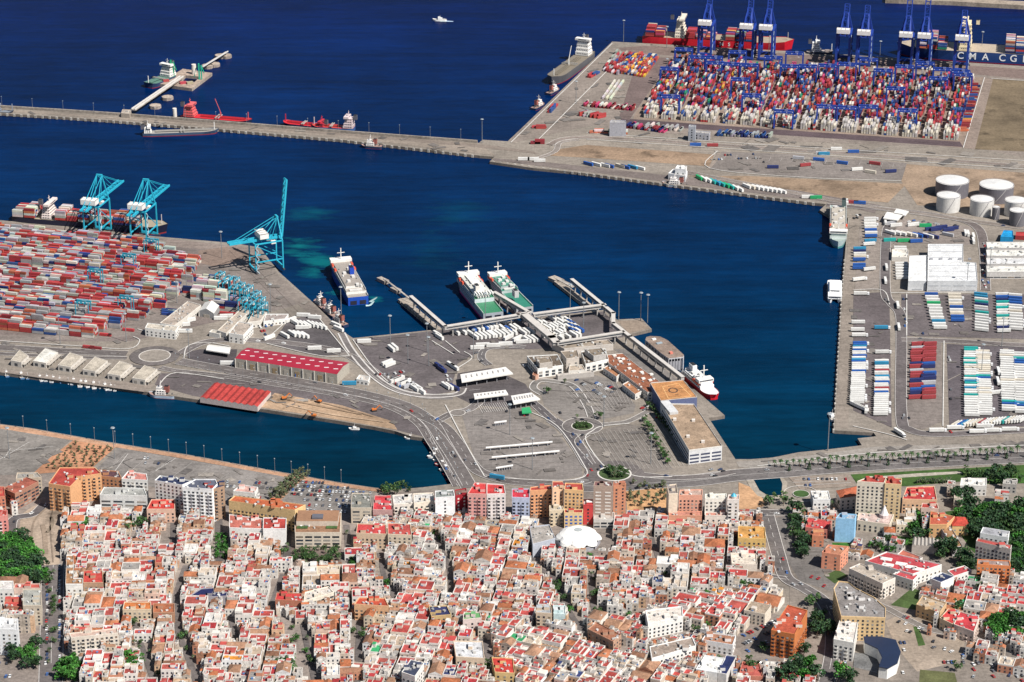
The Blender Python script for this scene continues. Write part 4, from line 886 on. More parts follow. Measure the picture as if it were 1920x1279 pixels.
def bld(name, roof, h, wall, rf, label, cat='building', group=None, style='win', step=3.4, fl=3.1, ww=1.5, wh=1.5, parapet=.9, hut=1, rnd_seed=0, z0=0, mat='plaster', rmat='roofing', wincol=GLASSC, base=.0, gable=False, cap=100, clutter=True, faces='auto', bcol=None, pcol=None, hutcol=None):
    q = [tuple(at(u, v, h)[:2]) for u, v in roof]; n = len(q)
    ar = sum(q[i][0]*q[(i+1) % n][1]-q[(i+1) % n][0]*q[i][1] for i in range(n))
    if ar < 0: q = q[::-1]
    cx, cy = sum(p[0] for p in q)/n, sum(p[1] for p in q)/n
    FOOT.append([(cx+(p[0]-cx)*1.01, cy+(p[1]-cy)*1.01) for p in q])
    r = empty(name, (cx, cy, z0), label, cat, group); L = [(p[0]-cx, p[1]-cy) for p in q]; rr = random.Random(int(cx*7+cy))
    m = MB(); m.prism(L, -.5, h-z0, wall); w_ = m.build('wall', mat, r)
    H = h-z0
    def inset(k): return [(x*(1-k/max(4, math.hypot(x, y))), y*(1-k/max(4, math.hypot(x, y)))) for x, y in L]
    m = MB()
    if gable:
        m.hip([(x*1.04, y*1.04) for x, y in L], H, H+gable, rf, .35); rfo = m.build('roof', 'tile', r)
    else:
        m.prism(inset(.55), H-.2, H+.06, rf); rfo = m.build('roof', rmat, r)
        m = MB(); I = inset(.5)
        for i in range(n):
            j = (i+1) % n; m.prism([L[i], L[j], I[j], I[i]], H-.1, H+parapet, pcol or tuple(min(.75, c*1.1) for c in wall))
        if parapet: m.build('parapet', mat, r)
    x0, x1 = min(p[0] for p in L), max(p[0] for p in L); y0, y1 = min(p[1] for p in L), max(p[1] for p in L)
    if not gable:
        for k in range(hut):
            for _ in range(8):
                x, y = rr.uniform(x0*.6, x1*.6), rr.uniform(y0*.5, y1*.6)
                if inside(x, y, L): break
            m = MB(); a, b = rr.uniform(3, 5), rr.uniform(3, 5); m.box(x, y, H, H+2.6, a, b, rr.choice([0, .1]), hutcol or wall, rf); m.build('stair_hut', mat, r)
        if clutter:
            for k in range(int((x1-x0)*(y1-y0)/90)+1):
                x, y = rr.uniform(x0*.8, x1*.8), rr.uniform(y0*.8, y1*.8)
                if inside(x, y, L): m = MB(); m.box(x, y, H, H+rr.uniform(.7, 1.5), rr.uniform(1, 2.2), rr.uniform(1, 2.2), rr.random(), rr.choice([(.6, .6, .58), (.3, .3, .3), (.45, .43, .4)])); m.build('air_unit', 'paint', r)
    left = cap; zones_ = None
    es = []
    for i in range(n):
        a, b = L[i], L[(i+1) % n]; d = (b[0]-a[0], b[1]-a[1]); nx, ny = d[1], -d[0]; l = math.hypot(*d)
        if l < 1: continue
        view = -(nx*(cx)+ny*(cy))/l/math.hypot(cx, cy)
        if view > .12: es.append((view*l, a, b))
    es.sort(reverse=True, key=lambda t: t[0])
    if style:
        for _, a, b in es:
            if left > 0: left -= facade(w_, a, b, base, H, step, fl, ww, wh, wincol, left, style, bcol)
    u, v = proj((cx, cy, h)); return r, L, H
W = (.72, .70, .66); CREAM = (.66, .58, .45); BEIGE = (.55, .47, .37); REDF = (.36, .055, .045); TILE = (.42, .13, .05); TERRA = (.30, .12, .07); NAVY = (.025, .035, .085); GREYR = (.28, .26, .24); BROWNT = (.25, .14, .075)
PEACH = (.66, .43, .28); ORNG = (.6, .33, .17); BRICK = (.42, .17, .1); PINK = (.62, .36, .31)
# harbour sheds in a row
for k in range(6):
    du, dv = 46.5*(k-1), 8*(k-1)
    if k == 0: rp = [(20, 676), (40, 680), (54, 668), (37, 656)]
    else: rp = [(62+du, 677+dv), (86+du, 681+dv), (109+du, 661+dv), (85+du, 653+dv)]
    col = (.66, .64, .58) if k == 1 else (.45, .40, .33)
    r, L, H = bld('harbour_shed', rp, 5.5, (.55, .51, .46), col, '%s flat roofed concrete shed, %s from the left in the canal row' % ('bright white' if k == 1 else ('small' if k == 0 else 'grey'), ORDL[k]), 'shed', 'harbour sheds along the canal', step=6, fl=4, ww=3.2, wh=2.6, hut=0, parapet=.3, clutter=False)
    m = MB(); e = max(L, key=lambda p: p[0]); f = min(L, key=lambda p: p[1]); c = ((e[0]+f[0])/2+2.5, (e[1]+f[1])/2-1)
    m.bar((f[0]+2, f[1], 3.4), (e[0]+2, e[1], 3.4), 3.2, (.42, .38, .33), .25)
    for t in range(5): x, y = f[0]+3+(e[0]-f[0])*t/4, f[1]+(e[1]-f[1])*t/4; m.bar((x, y, 0), (x, y, 3.3), .3, (.5, .48, .44))
    m.build('side_canopy', 'paint', r)
# red roofed long warehouse: pitched sheet roof
def gable_shed(name, roof, h, ridge, wall, rc, label, cat, along='x', bays=1, doors=0, rmat='sheet', skylights=0, open_=False):
    q = [tuple(at(u, v, h)[:2]) for u, v in roof]; cx = sum(p[0] for p in q)/4; cy = sum(p[1] for p in q)/4
    FOOT.append(q); r = empty(name, (cx, cy, 0), label, cat); L = [Vector((p[0]-cx, p[1]-cy, 0)) for p in q]
    m = MB(); m.prism([(p.x, p.y) for p in L], -.3 if not open_ else h-1, h, wall); w_ = m.build('wall', 'plaster', r)
    m = MB()
    # bays: number of ridges running from the FL-BL side to the FR-BR side (along x) or across
    FL, FR, BR, BL = L
    if along != 'x': FL, FR, BR, BL = L[3], L[0], L[1], L[2]
    for k in range(bays):
        t0, t1 = k/bays, (k+1)/bays; tm = (t0+t1)/2
        A, B_ = FL.lerp(BL, t0), FR.lerp(BR, t0); D, E = FL.lerp(BL, t1), FR.lerp(BR, t1); M, N = FL.lerp(BL, tm), FR.lerp(BR, tm)
        up = lambda p, z: (p.x, p.y, z)
        m.face([up(A, h+.05), up(B_, h+.05), up(N, h+ridge), up(M, h+ridge)], rc); m.face([up(E, h+.05), up(D, h+.05), up(M, h+ridge), up(N, h+ridge)], rc)
        m.face([up(B_, h), up(E, h), up(N, h+ridge)], wall); m.face([up(D, h), up(A, h), up(M, h+ridge)], wall)
    ro = m.build('roof', rmat, r)
    for k in range(skylights):
        t = (k+.5)/skylights
        for s in (.28, .62):
            p = FL.lerp(FR, t).lerp(BL.lerp(BR, t), s); zz = h+ridge*(1-abs(s-.5)*2); m = MB(); m.bar((p.x-2.2, p.y, zz+.25), (p.x+2.2, p.y, zz+.25), 1.0, (.75, .7, .7), .3); m.build('skylight', 'paint', ro)
    fl, fr = L[0], L[1]; d = (fr-fl); ln = d.length; d.normalize()
    for k in range(doors):
        p = fl+d*(ln*(k+.5)/doors); n = (d.y, -d.x); m = MB(); m.box(p.x+n[0]*.12, p.y+n[1]*.12, 0, h*.62, ln/doors*.4, .2, math.atan2(d.y, d.x), (.33, .24, .14) if k % 2 else (.42, .38, .32)); m.build('door', 'paint', w_)
        m = MB(); p2 = fl+d*(ln*k/doors); m.box(p2.x+n[0]*.3, p2.y+n[1]*.3, 0, h*.98, .6, .7, math.atan2(d.y, d.x), (.6, .57, .52)); m.build('pilaster', 'plaster', w_)
    return r, L
gable_shed('warehouse', [(441, 672), (632, 702), (655, 680), (464, 652)], 10, 2.2, (.36, .33, .28), (.30, .015, .035), 'long warehouse with crimson pitched roof and concrete walls', 'warehouse', 'x', 1, 9, skylights=11)
gable_shed('corrugated_shed', [(375, 746), (483, 763), (508, 735), (402, 718)], 4.5, 1.3, (.55, .46, .42), (.37, .045, .04), 'low shed with bright red multi-ridged roof on the canal edge', 'shed', 'y', 9, 0, rmat='tile')
gable_shed('canopy', [(386, 656), (430, 663), (433, 651), (392, 646)], 5, 1.6, (.6, .58, .55), (.66, .64, .6), 'white curved canopy standing alone on the dark lot by the roundabout', 'canopy', 'x', 1, 0, rmat='paint', open_=True)
# office buildings of the near terminal
bld('port_office', [(272, 616), (329, 623), (335, 613), (277, 607)], 8, W, (.5, .45, .38), 'white two storey office front at the near end of the long customs wing', 'office', step=4, hut=0)
bld('customs_wing', [(300, 607), (327, 612), (377, 573), (352, 566)], 7, (.58, .55, .5), (.38, .32, .27), 'long grey roofed wing running back towards the arched hangar', 'building', hut=0)
gable_shed('hangar', [(373, 583), (401, 588), (411, 573), (384, 567)], 6, 4, (.3, .3, .3), (.62, .6, .56), 'arched white hangar at the corner of the container yard', 'hangar', 'y', 1, 1, rmat='paint')
bld('port_office', [(408, 621), (424, 626), (469, 584), (452, 580)], 6, (.6, .57, .52), (.42, .36, .3), 'long narrow flat roofed office wing left of its courtyard', 'office', hut=0)
bld('port_office', [(429, 626), (456, 630), (475, 609), (447, 604)], 9, W, (.4, .34, .29), 'white two storey office block with brown flat roof by the palm trees', 'office', step=4, hut=0)
bld('port_office', [(464, 606), (488, 603), (500, 587), (476, 585)], 6, (.6, .57, .52), (.4, .34, .29), 'flat roofed office wing behind the white two storey block', 'office', hut=0)
bld('port_office', [(494, 604), (535, 599), (541, 590), (499, 590)], 5, W, (.33, .28, .26), 'low white office with dark roof bordering the triangular lorry lot', 'office', hut=0)
bld('gate_hut', [(392, 624), (412, 628), (416, 622), (398, 619)], 4, (.6, .58, .54), (.5, .46, .4), 'low gate building left of the courtyard offices', 'building', hut=0, style=None)
bld('gate_hut', [(668, 712), (690, 716), (694, 708), (674, 704)], 4, W, (.55, .5, .45), 'small white service building inside the teardrop road loop', 'building', hut=0)
# canopies on posts
def canopy(name, roof, h, label, col=(.7, .68, .64), posts=5, slots=8, slab=1.2):
    q = [at(u, v, h) for u, v in roof]; c = sum(q, Vector())/4; r = empty(name, (c.x, c.y, 0), label, 'canopy'); L = [p-Vector((c.x, c.y, 0)) for p in q]; FOOT.append([(p.x, p.y) for p in q])
    m = MB(); m.prism([(p.x, p.y) for p in L], h-slab, h, col, None, True); ro = m.build('roof', 'paint', r)
    for k in range(posts):
        for s in (.15, .85):
            p = L[0].lerp(L[1], (k+.5)/posts).lerp(L[3].lerp(L[2], (k+.5)/posts), s); m = MB(); m.bar((p.x, p.y, 0), (p.x, p.y, h-slab), .5, (.4, .4, .42)); m.build('post', 'paint', r)
    for k in range(slots):
        p = L[0].lerp(L[1], (k+1)/(slots+1)).lerp(L[3].lerp(L[2], (k+1)/(slots+1)), .55); m = MB(); d = (L[3]-L[0]); m.bar((p.x-d.x*.16, p.y-d.y*.16, h+.25), (p.x+d.x*.16, p.y+d.y*.16, h+.25), 1.1, (.33, .31, .3), .5); m.build('roof_light', 'paint', ro)
    return r
canopy('toll_canopy', [(866, 716), (962, 700), (948, 688), (863, 702)], 7, 'largest white canopy with slotted roof over the customs lanes')
canopy('toll_canopy', [(890, 747), (953, 739), (948, 731), (888, 738)], 7, 'white canopy over the toll lanes, lower left of the three')
canopy('toll_canopy', [(963, 757), (1013, 748), (996, 736), (958, 742)], 7, 'white slotted canopy over toll lanes beside the green kiosk')
canopy('kiosk_canopy', [(979, 774), (997, 773), (993, 763), (978, 765)], 4.5, 'small green roofed kiosk canopy beside the toll lanes', (.03, .33, .12), 2, 0)
for (a, b, lab) in (((911, 840), (1036, 829), 'upper of the two long thin white shelters in the queueing lot'), ((922, 858), (1049, 846), 'lower of the two long thin white shelters in the queueing lot'), ((927, 793), (950, 790), 'short thin white shelter at the top of the queueing lot'), ((930, 878), (962, 873), 'short thin white shelter at the bottom of the queueing lot')):
    canopy('walk_shelter', [a, b, (b[0], b[1]-2.2), (a[0], a[1]-2.2)], 3.6, lab, (.75, .73, .7), 7, 0, .5)
canopy('bus_shelter', [(884, 816), (920, 811), (912, 808), (880, 812)], 4, 'x', (.5, .48, .45), 2, 0) if False else None
# covered elevated walkways
def walkway(pts, label, z=8, w=3.5, hh=3.2, name='covered_walkway', pil=14):
    P = [at(u, v, z+hh) for u, v in pts]; o = P[0]; r = empty(name, (o.x, o.y, 0), label, 'walkway')
    m = MB(); t = MB(); g = MB()
    for a, b in zip(P, P[1:]):
        a2, b2 = Vector((a.x-o.x, a.y-o.y, 0)), Vector((b.x-o.x, b.y-o.y, 0)); mid = (a2+b2)/2; L = (b2-a2).length; rz = math.atan2(b2.y-a2.y, b2.x-a2.x)
        m.box(mid.x, mid.y, z, z+hh, L+w*.6, w, rz, (.42, .40, .38), None, True); t.box(mid.x, mid.y, z+hh, z+hh+.5, L+w, w+.4, rz, (.52, .485, .445)); g.box(mid.x, mid.y, z+1.3, z+2.5, L-1, w+.12, rz, (.03, .04, .055))
        for k in range(max(1, int(L/pil))):
            p = a2.lerp(b2, (k+.5)/max(1, int(L/pil))); c = MB(); c.box(p.x, p.y, -3, z, 1.2, 1.2, rz, (.4, .38, .36)); c.build('pillar', 'quay', r)
    m.build('gallery', 'paint', r); t.build('roof', 'paint', r); g.build('window_band', 'glass', r)
walkway([(771, 556), (835, 612)], 'covered gallery on pillars along the left hand jetty')
walkway([(835, 612), (972, 590), (993, 585)], 'covered gallery along the apron edge left of the central pier')
walkway([(928, 548), (990, 584)], 'covered gallery on the central pier between the two ferries')
walkway([(985, 590), (1035, 632), (1042, 640)], 'pale wide covered gallery from the central pier to the terminal', w=7)
walkway([(1002, 588), (1133, 571)], 'covered gallery from the central pier towards the right jetty')
walkway([(1073, 524), (1150, 587), (1150, 606), (1182, 631), (1279, 706)], 'long kinked covered gallery from the right jetty to the orange roof')
walkway([(1046, 641), (1168, 622)], 'covered gallery behind the lorry park linking terminal and kinked walkway')
# jetties
def jetty(name, label, decks, links, piers, z=0, col=(.36, .31, .27), cat='jetty'):
    o = at(*decks[0][0]); r = empty(name, (o.x, o.y, 0), label, cat)
    for (c, lx, ly, rz) in decks:
        p = at(*c)-o; m = MB(); m.box(p.x, p.y, -4.5, z+.6, lx, ly, rz, col, (.38, .33, .28)); m.build('platform', 'quay', r)
    for a, b, w_ in links:
        p, q = at(*a)-o, at(*b)-o; m = MB(); m.bar((p.x, p.y, z+.9), (q.x, q.y, z+.9), w_, (.42, .38, .34), .7); m.build('gangway', 'quay', r)
    for a, b, n, s in piers:
        p, q = at(*a)-o, at(*b)-o; rz = math.atan2(q.y-p.y, q.x-p.x)
        m = MB(); m.bar((p.x, p.y, z-.6), (q.x, q.y, z-.6), s*.8, (.34, .3, .26), 1.8); m.build('pier_deck', 'quay', r)
        for k in range(n): c = p.lerp(q, (k+.5)/n); m = MB(); m.box(c.x, c.y, -4.5, z+.4, s, s*1.25, rz, (.36, .31, .26), (.42, .36, .3)); m.build('dolphin', 'quay', r)
jetty('ferry_jetty', 'left hand concrete ferry jetty with three outlying mooring platforms', [((718, 524), 14, 6, -.9), ((742, 542), 12, 6, -.9), ((770, 564), 18, 10, -.9)], [((720, 524), (745, 543), 2), ((745, 543), (770, 563), 2)], [((752, 560), (822, 618), 12, 6)])
jetty('ferry_jetty', 'right hand concrete ferry jetty reaching into the basin from the apron corner', [((1043, 523), 16, 9, -.9), ((1056, 530), 14, 8, -.9)], [((1045, 524), (1075, 540), 4)], [((1045, 527), (1118, 584), 16, 6)])
m = MB(); P = A2([(915, 552), (930, 548), (1000, 592), (985, 598)]); o = P[0]
m.prism([(p.x-o.x, p.y-o.y) for p in P], -5, .2, (.2, .17, .16)); e = m.build('central_pier', 'quay'); e.location = (o.x, o.y, 0); tag(e, 'dark concrete pier between the two moored green ferries', 'pier')
# oil jetty
r = empty('oil_jetty', at(365, 150), 'oil jetty platform with green loading arms and white tank, joined to the breakwater', 'jetty'); o = r.location.copy()
m = MB(); ring = A2([(297, 158), (343, 130), (398, 138), (360, 167)]); hole = A2([(338, 152), (348, 142), (375, 145), (365, 155)])
for i in range(4):
    a, b, c, d = ring[i], ring[(i+1) % 4], hole[(i+1) % 4], hole[i]
    q = [(p.x-o.x, p.y-o.y) for p in (a, b, c, d)]; m.prism(q, -5, .8, (.36, .3, .26), (.4, .31, .25))
m.build('platform', 'quay', r)
for a, b in (((250, 212), (341, 150)), ((378, 132), (425, 103))):
    p, q = at(*a)-o, at(*b)-o; m = MB(); m.bar((p.x, p.y, 4), (q.x, q.y, 4), 7 if a[0] < 300 else 3, (.42, .37, .32), 1.2); br = m.build('access_bridge', 'quay', r)
    for s in (-1, 1) if a[0] < 300 else (1,): d = (q-p).normalized(); m = MB(); m.bar((p.x+d.y*s*2.2, p.y-d.x*s*2.2, 5.2), (q.x+d.y*s*2.2, q.y-d.x*s*2.2, 5.2), 1.3, (.6, .58, .55)); m.build('pipeline', 'paint', br)
for (u, v) in ((291, 198), (314, 182), (389, 123), (402, 120), (413, 104), (424, 104)):
    p = at(u, v)-o; m = MB(); m.cyl(p.x, p.y, -5, .8, 7.5, 8, (.36, .3, .26), (.42, .35, .29)); d = m.build('mooring_dolphin', 'quay', r)
for (u, v, c, h_) in ((322, 146, (.01, .3, .14), 24), (374, 150, (.02, .36, .24), 22)):
    p = at(u, v)-o
    m = MB(); m.bar((p.x, p.y, 0), (p.x, p.y, h_), 1.8, c); m.bar((p.x, p.y, h_), (p.x-5, p.y+4, h_*.6), 1.1, c); m.bar((p.x-5, p.y+4, h_*.6), (p.x-7, p.y+4, 3), .9, c); m.bar((p.x+3, p.y, 0), (p.x+3, p.y, h_*.9), 1.4, c); m.bar((p.x+3, p.y, h_*.9), (p.x+6, p.y+3, h_*.4), .9, c); m.build('loading_arm', 'paint', r)
p = at(364, 140)-o; m = MB(); m.cyl(p.x, p.y, .8, 14, 3, 12, (.66, .62, .56)); m.build('white_tank', 'paint', r)
for (u, v, c) in ((311, 154, (.35, .06, .06)), (325, 158, (.4, .2, .15)), (343, 158, (.4, .05, .07)), (356, 158, (.35, .3, .2))): p = at(u, v)-o; m = MB(); m.box(p.x, p.y, .8, 3.4, 8, 5, .4, c); m.build('pump_skid', 'paint', r)
bld('pump_house', [(227, 213), (243, 215), (246, 207), (230, 206)], 5, (.42, .36, .3), (.45, .39, .33), 'square pump house where the oil jetty bridge meets the breakwater', 'building', hut=0, style=None)
m = MB(); p = at(328, 219); m.cyl(0, 0, 0, 11, 2.6, 12, (.66, .62, .56)); e = m.build('breakwater_tank', 'paint'); e.location = p; tag(e, 'small white cylinder tank on the breakwater left of the red tanker', 'tank')
# passenger terminal
bld('terminal_block', [(1008, 693), (1056, 686), (1045, 666), (988, 669)], 9, W, (.14, .11, .085), 'white walled terminal block with brown roof, leftmost part of the station', 'terminal', step=5, ww=3.4, wh=2.2, hut=0)
bld('terminal_penthouse', [(1012, 683), (1036, 680), (1031, 670), (1005, 672)], 14, (.42, .38, .34), (.22, .18, .14), 'square brown plant room on the leftmost terminal block', 'building', style=None, hut=0, z0=9)
bld('terminal_block', [(1062, 674), (1086, 671), (1082, 657), (1051, 660)], 13, (.5, .45, .4), (.22, .18, .14), 'beige central block of the passenger terminal between two wings', 'terminal', step=4, hut=0)
bld('terminal_block', [(1098, 684), (1141, 675), (1135, 655), (1090, 660)], 9, W, (.14, .11, .085), 'white walled terminal block right of the beige centre', 'terminal', step=5, ww=3.4, wh=2.2, hut=0)
bld('terminal_penthouse', [(1113, 669), (1137, 665), (1127, 653), (1096, 656)], 14, (.42, .40, .38), (.22, .18, .14), 'pentagonal brown plant room on the right hand terminal block', 'building', style=None, hut=0, z0=9)
bld('terminal_link', [(1066, 697), (1098, 695), (1092, 685), (1068, 686)], 6, (.6, .57, .52), (.42, .35, .28), 'low entrance porch in front of the beige terminal centre', 'building', style='win', hut=0)
bld('terminal_link', [(1046, 706), (1114, 699), (1110, 696), (1042, 703)], 4, (.4, .37, .34), (.5, .46, .42), 'long thin taxi canopy in front of the terminal entrance', 'canopy', style=None, hut=0)
bld('terminal_link', [(1058, 655), (1150, 646), (1140, 638), (1035, 645)], 6, (.5, .46, .42), (.3, .25, .2), 'low brown roofed hall between the lorry gallery and terminal blocks', 'terminal', hut=2, style=None)
bld('round_kiosk', [(998, 704), (1004, 707), (1010, 704), (1009, 699), (1001, 698)], 4, (.5, .3, .22), (.36, .16, .1), 'small rounded brown porch at the corner of the leftmost terminal block', 'building', style=None, hut=0, clutter=False)
r, L, H = bld('boarding_hall', [(1141, 681), (1214, 736), (1224, 736), (1222, 718), (1238, 717), (1198, 688), (1167, 663), (1138, 666)], 8, (.55, .52, .48), (.27, .105, .06), 'long boarding hall with reddish brown roof and white skylights', 'terminal', step=4, hut=0, parapet=.4)
for (u, v) in ((1152, 668), (1160, 673), (1168, 674), (1163, 679), (1180, 692), (1188, 697), (1203, 699), (1206, 711), (1219, 714), (1221, 703)):
    p = at(u, v, 8)-r.location; m = MB(); m.box(p.x, p.y, 8, 9.3, 3.4, 2.6, .5, (.7, .68, .63)); m.build('skylight', 'paint', r)
bld('boarding_annex', [(1131, 691), (1156, 708), (1163, 702), (1140, 686)], 5, (.6, .58, .55), (.36, .17, .09), 'upper small terracotta roofed annex beside the boarding hall', 'building', hut=0, step=4)
bld('boarding_annex', [(1167, 722), (1191, 741), (1203, 735), (1178, 716)], 5, (.6, .58, .55), (.36, .17, .09), 'lower small terracotta roofed annex beside the boarding hall', 'building', hut=0, step=4)
r, L, H = bld('ramp_building', [(1219, 719), (1239, 752), (1307, 745), (1281, 713)], 13, (.12, .14, .25), (.46, .22, .09), 'square building with bright orange roof and painted landing mark', 'terminal', style=None, hut=0, parapet=.5, pcol=(.5, .46, .42), clutter=False)
p = at(1262, 732, 13)-r.location
m = MB()
for i in range(16):
    a, b = 2*math.pi*i/16, 2*math.pi*(i+1)/16; m.face([(p.x+q*math.cos(t), p.y+q*math.sin(t)*1.3, H+.1) for q, t in ((3.2, a), (4.6, a), (4.6, b), (3.2, b))], (.08, .05, .04))
for a in (.4, 1.9, 3.5, 5.1): m.box(p.x+8*math.cos(a), p.y+10*math.sin(a), H+.08, H+.1, 3.5, .8, .3, (.1, .06, .04))
m.build('landing_mark', 'g_mark', r)
m = MB(); q = [at(u, v, 13)-r.location for u, v in ((1242, 725), (1253, 747), (1296, 743), (1272, 719))]
for i in range(4): a, b = q[i], q[(i+1) % 4]; m.bar((a.x, a.y, H+.1), (b.x, b.y, H+.1), .6, (.66, .4, .18), .1)
m.build('painted_square', 'g_mark', r)
r, L, H = bld('car_park_building', [(1240, 758), (1292, 846), (1354, 838), (1301, 759)], 13, (.62, .62, .62), (.34, .245, .17), 'long multi-storey car park with brown stained roof and white end wall', 'car park', style='band', step=9, fl=3.3, wh=1.5, hut=0, parapet=1.0, wincol=(.05, .06, .11), clutter=False, pcol=(.66, .64, .6))
m = MB(); p = at(1255, 763, 15)-r.location; m.box(p.x, p.y, 0, 15.5, 8, 26, .28, (.5, .5, .5)); m.build('ramp_tower', 'plaster', r)
for (u, v) in ((1265, 788), (1290, 820), (1318, 830), (1300, 790)): p = at(u, v, 13)-r.location; m = MB(); m.box(p.x, p.y, 13, 15, 3, 3, 0, (.6, .55, .5)); m.build('stair_hut', 'plaster', r)
bld('control_building', [(1253, 326), (1285, 331), (1289, 322), (1262, 318)], 7, (.7, .7, .7), (.6, .58, .55), 'white control building on the service quay of the basin', 'building', hut=0, step=4)
bld('control_tower', [(1266, 317), (1286, 319), (1288, 313), (1270, 311)], 13, (.72, .72, .71), (.7, .69, .66), 'white tower block standing behind the control building on the quay', 'tower', hut=1, step=4)
bld('grey_office', [(1143, 231), (1174, 231), (1173, 227), (1146, 226)], 17, (.33, .33, .36), (.36, .35, .35), 'windowless grey cube beside the far container stacks', 'building', hut=0, style=None)
bld('grey_office', [(1290, 248), (1330, 252), (1332, 248), (1293, 245)], 8, (.4, .4, .43), (.4, .38, .36), 'low grey office with rows of windows below the far container stacks', 'office', hut=0, step=4)
bld('grey_office', [(1291, 238), (1304, 239), (1305, 236), (1293, 235)], 18, (.36, .38, .42), (.36, .35, .35), 'slender grey tower attached to the low office below the far stacks', 'tower', hut=0, step=4)
# storage tanks
TK = [(1786, 338, 32, 17, (.14, .135, .155), 'largest grey tank, top left of the tank farm'), (1869, 346, 33, 17, (.14, .135, .155), 'large grey tank, top right of the tank farm'), (1779, 366, 23, 17, (.58, .565, .54), 'white tank at the left of the front row'), (1842, 373, 23, 17, (.58, .565, .54), 'white tank in the middle of the front row'), (1906, 375, 22, 17, (.58, .565, .54), 'white tank at the right edge of the middle row'), (1909, 394, 16, 17, (.14, .135, .15), 'short grey tank at the lower right edge'), (1868, 388, 7.5, 14, (.14, .135, .15), 'slim grey tank between the white ones')]
for u, v, rpx, h, col, lab in TK:
    p = at(u, v, h); sl_ = (p-Vector((0, 0, CAMH))).length; rad = .95*rpx*sl_/F; r = empty('storage_tank', (p.x, p.y, 0), lab, 'tank', 'storage tanks of the fuel depot')
    m = MB(); m.cyl(0, 0, -.2, h, rad, 40, col); sh = m.build('shell', 'paint', r, smooth=False)
    m = MB(); m.cyl(0, 0, h, h+rad*.09, rad*1.01, 40, (.62, .61, .59), (.62, .61, .59), rad*.12); m.build('roof', 'paint', r)
    m = MB(); k0 = []
    for i in range(24): a, b = 2*math.pi*i/24, 2*math.pi*(i+1)/24; m.bar((rad*math.cos(a), rad*math.sin(a), h+.8), (rad*math.cos(b), rad*math.sin(b), h+.8), .3, (.25, .22, .22))
    m.build('handrail', 'paint', r)
    m = MB()
    for i in range(14): a = -1.9+i*.05; b = a+.05; m.bar((rad*1.02*math.cos(a), rad*1.02*math.sin(a), h*i/14), (rad*1.02*math.cos(b), rad*1.02*math.sin(b), h*(i+1)/14), .6, (.4, .38, .38))
    m.build('spiral_stair', 'paint', r)
# big white warehouses of the east terminal
bld('distribution_warehouse', [(1739, 528), (1833, 528), (1830, 494), (1806, 492), (1806, 459), (1740, 459)], 11, (.56, .57, .58), (.70, .70, .69), 'biggest white distribution warehouse with ribbed stepped roof', 'warehouse', style='band', step=11, fl=5, wh=.5, hut=0, clutter=False, rmat='roofing', wincol=(.3, .32, .35))
bld('distribution_warehouse', [(1703, 528), (1737.5, 528), (1737.5, 480), (1705, 481)], 10, (.56, .57, .58), (.72, .72, .71), 'white warehouse wing left of the biggest one, lorry docks on its left', 'warehouse', style='band', step=11, fl=5, wh=.5, hut=0, clutter=False, rmat='roofing', wincol=(.3, .32, .35))
wr = bpy.data.objects['distribution_warehouse']
for i in range(9):
    for (u0, u1, v) in ((1742, 1831, 498+i*3.6),) + (((1742, 1804, 461+i*3.8),) if i < 9 else ()):
        a, b = at(u0, v, 11)-wr.location, at(u1, v, 11)-wr.location; m = MB(); m.bar((a.x, a.y, 11.2), (b.x, b.y, 11.2), 1.6, (.56, .57, .58) if i % 3 else (.4, .41, .43), .4); m.build('roof_ridge', 'paint', wr)
for i in range(5):
    p = at(1746+i*18, 487, 11)-wr.location; m = MB(); m.box(p.x, p.y, 11, 12.6, 3, 3, 0, (.3, .3, .32)); m.build('roof_vent', 'paint', wr)
for i in range(4):
    v = 455+i*15; bld('market_hall', [(1851, v+11), (1980, v+11), (1980, v), (1849, v)], 8-(i == 3), (.5, .48, .46), (.68, .67, .62) if i != 2 else (.6, .6, .6), 'cream roofed market hall at the right edge, %s of four from the back' % ORDL[i], 'warehouse', 'market halls by the east terminal', style='band', step=7, fl=4, wh=1, hut=0, rmat='roofing')
bld('blue_shed', [(1876, 445), (1900, 446), (1899, 434), (1882, 433)], 6, (.02, .25, .5), (.015, .3, .62), 'small shed with vivid blue roof behind the cream market halls', 'shed', style=None, hut=0, clutter=False)
bld('red_shed', [(1904, 443), (1960, 446), (1960, 438), (1905, 436)], 4, (.3, .04, .04), (.42, .05, .05), 'low red roofed shed right of the vivid blue one', 'shed', style=None, hut=0, clutter=False)
canopy('customs_canopy', [(1656, 409), (1683, 413), (1693, 402), (1663, 397)], 6, 'white canopy nearest the ro-ro berth, front one of the pair', posts=3, slots=0)
canopy('customs_canopy', [(1675, 400), (1697, 404), (1704, 396), (1681, 391)], 6, 'white canopy behind its twin near the ro-ro berth', posts=3, slots=0)
bld('dock_annex', [(1672, 483), (1703, 484), (1703, 470), (1673, 468)], 4, (.6, .57, .52), (.66, .62, .55), 'cream flat roofed annex at the upper left of the warehouse', 'building', hut=0, style=None)
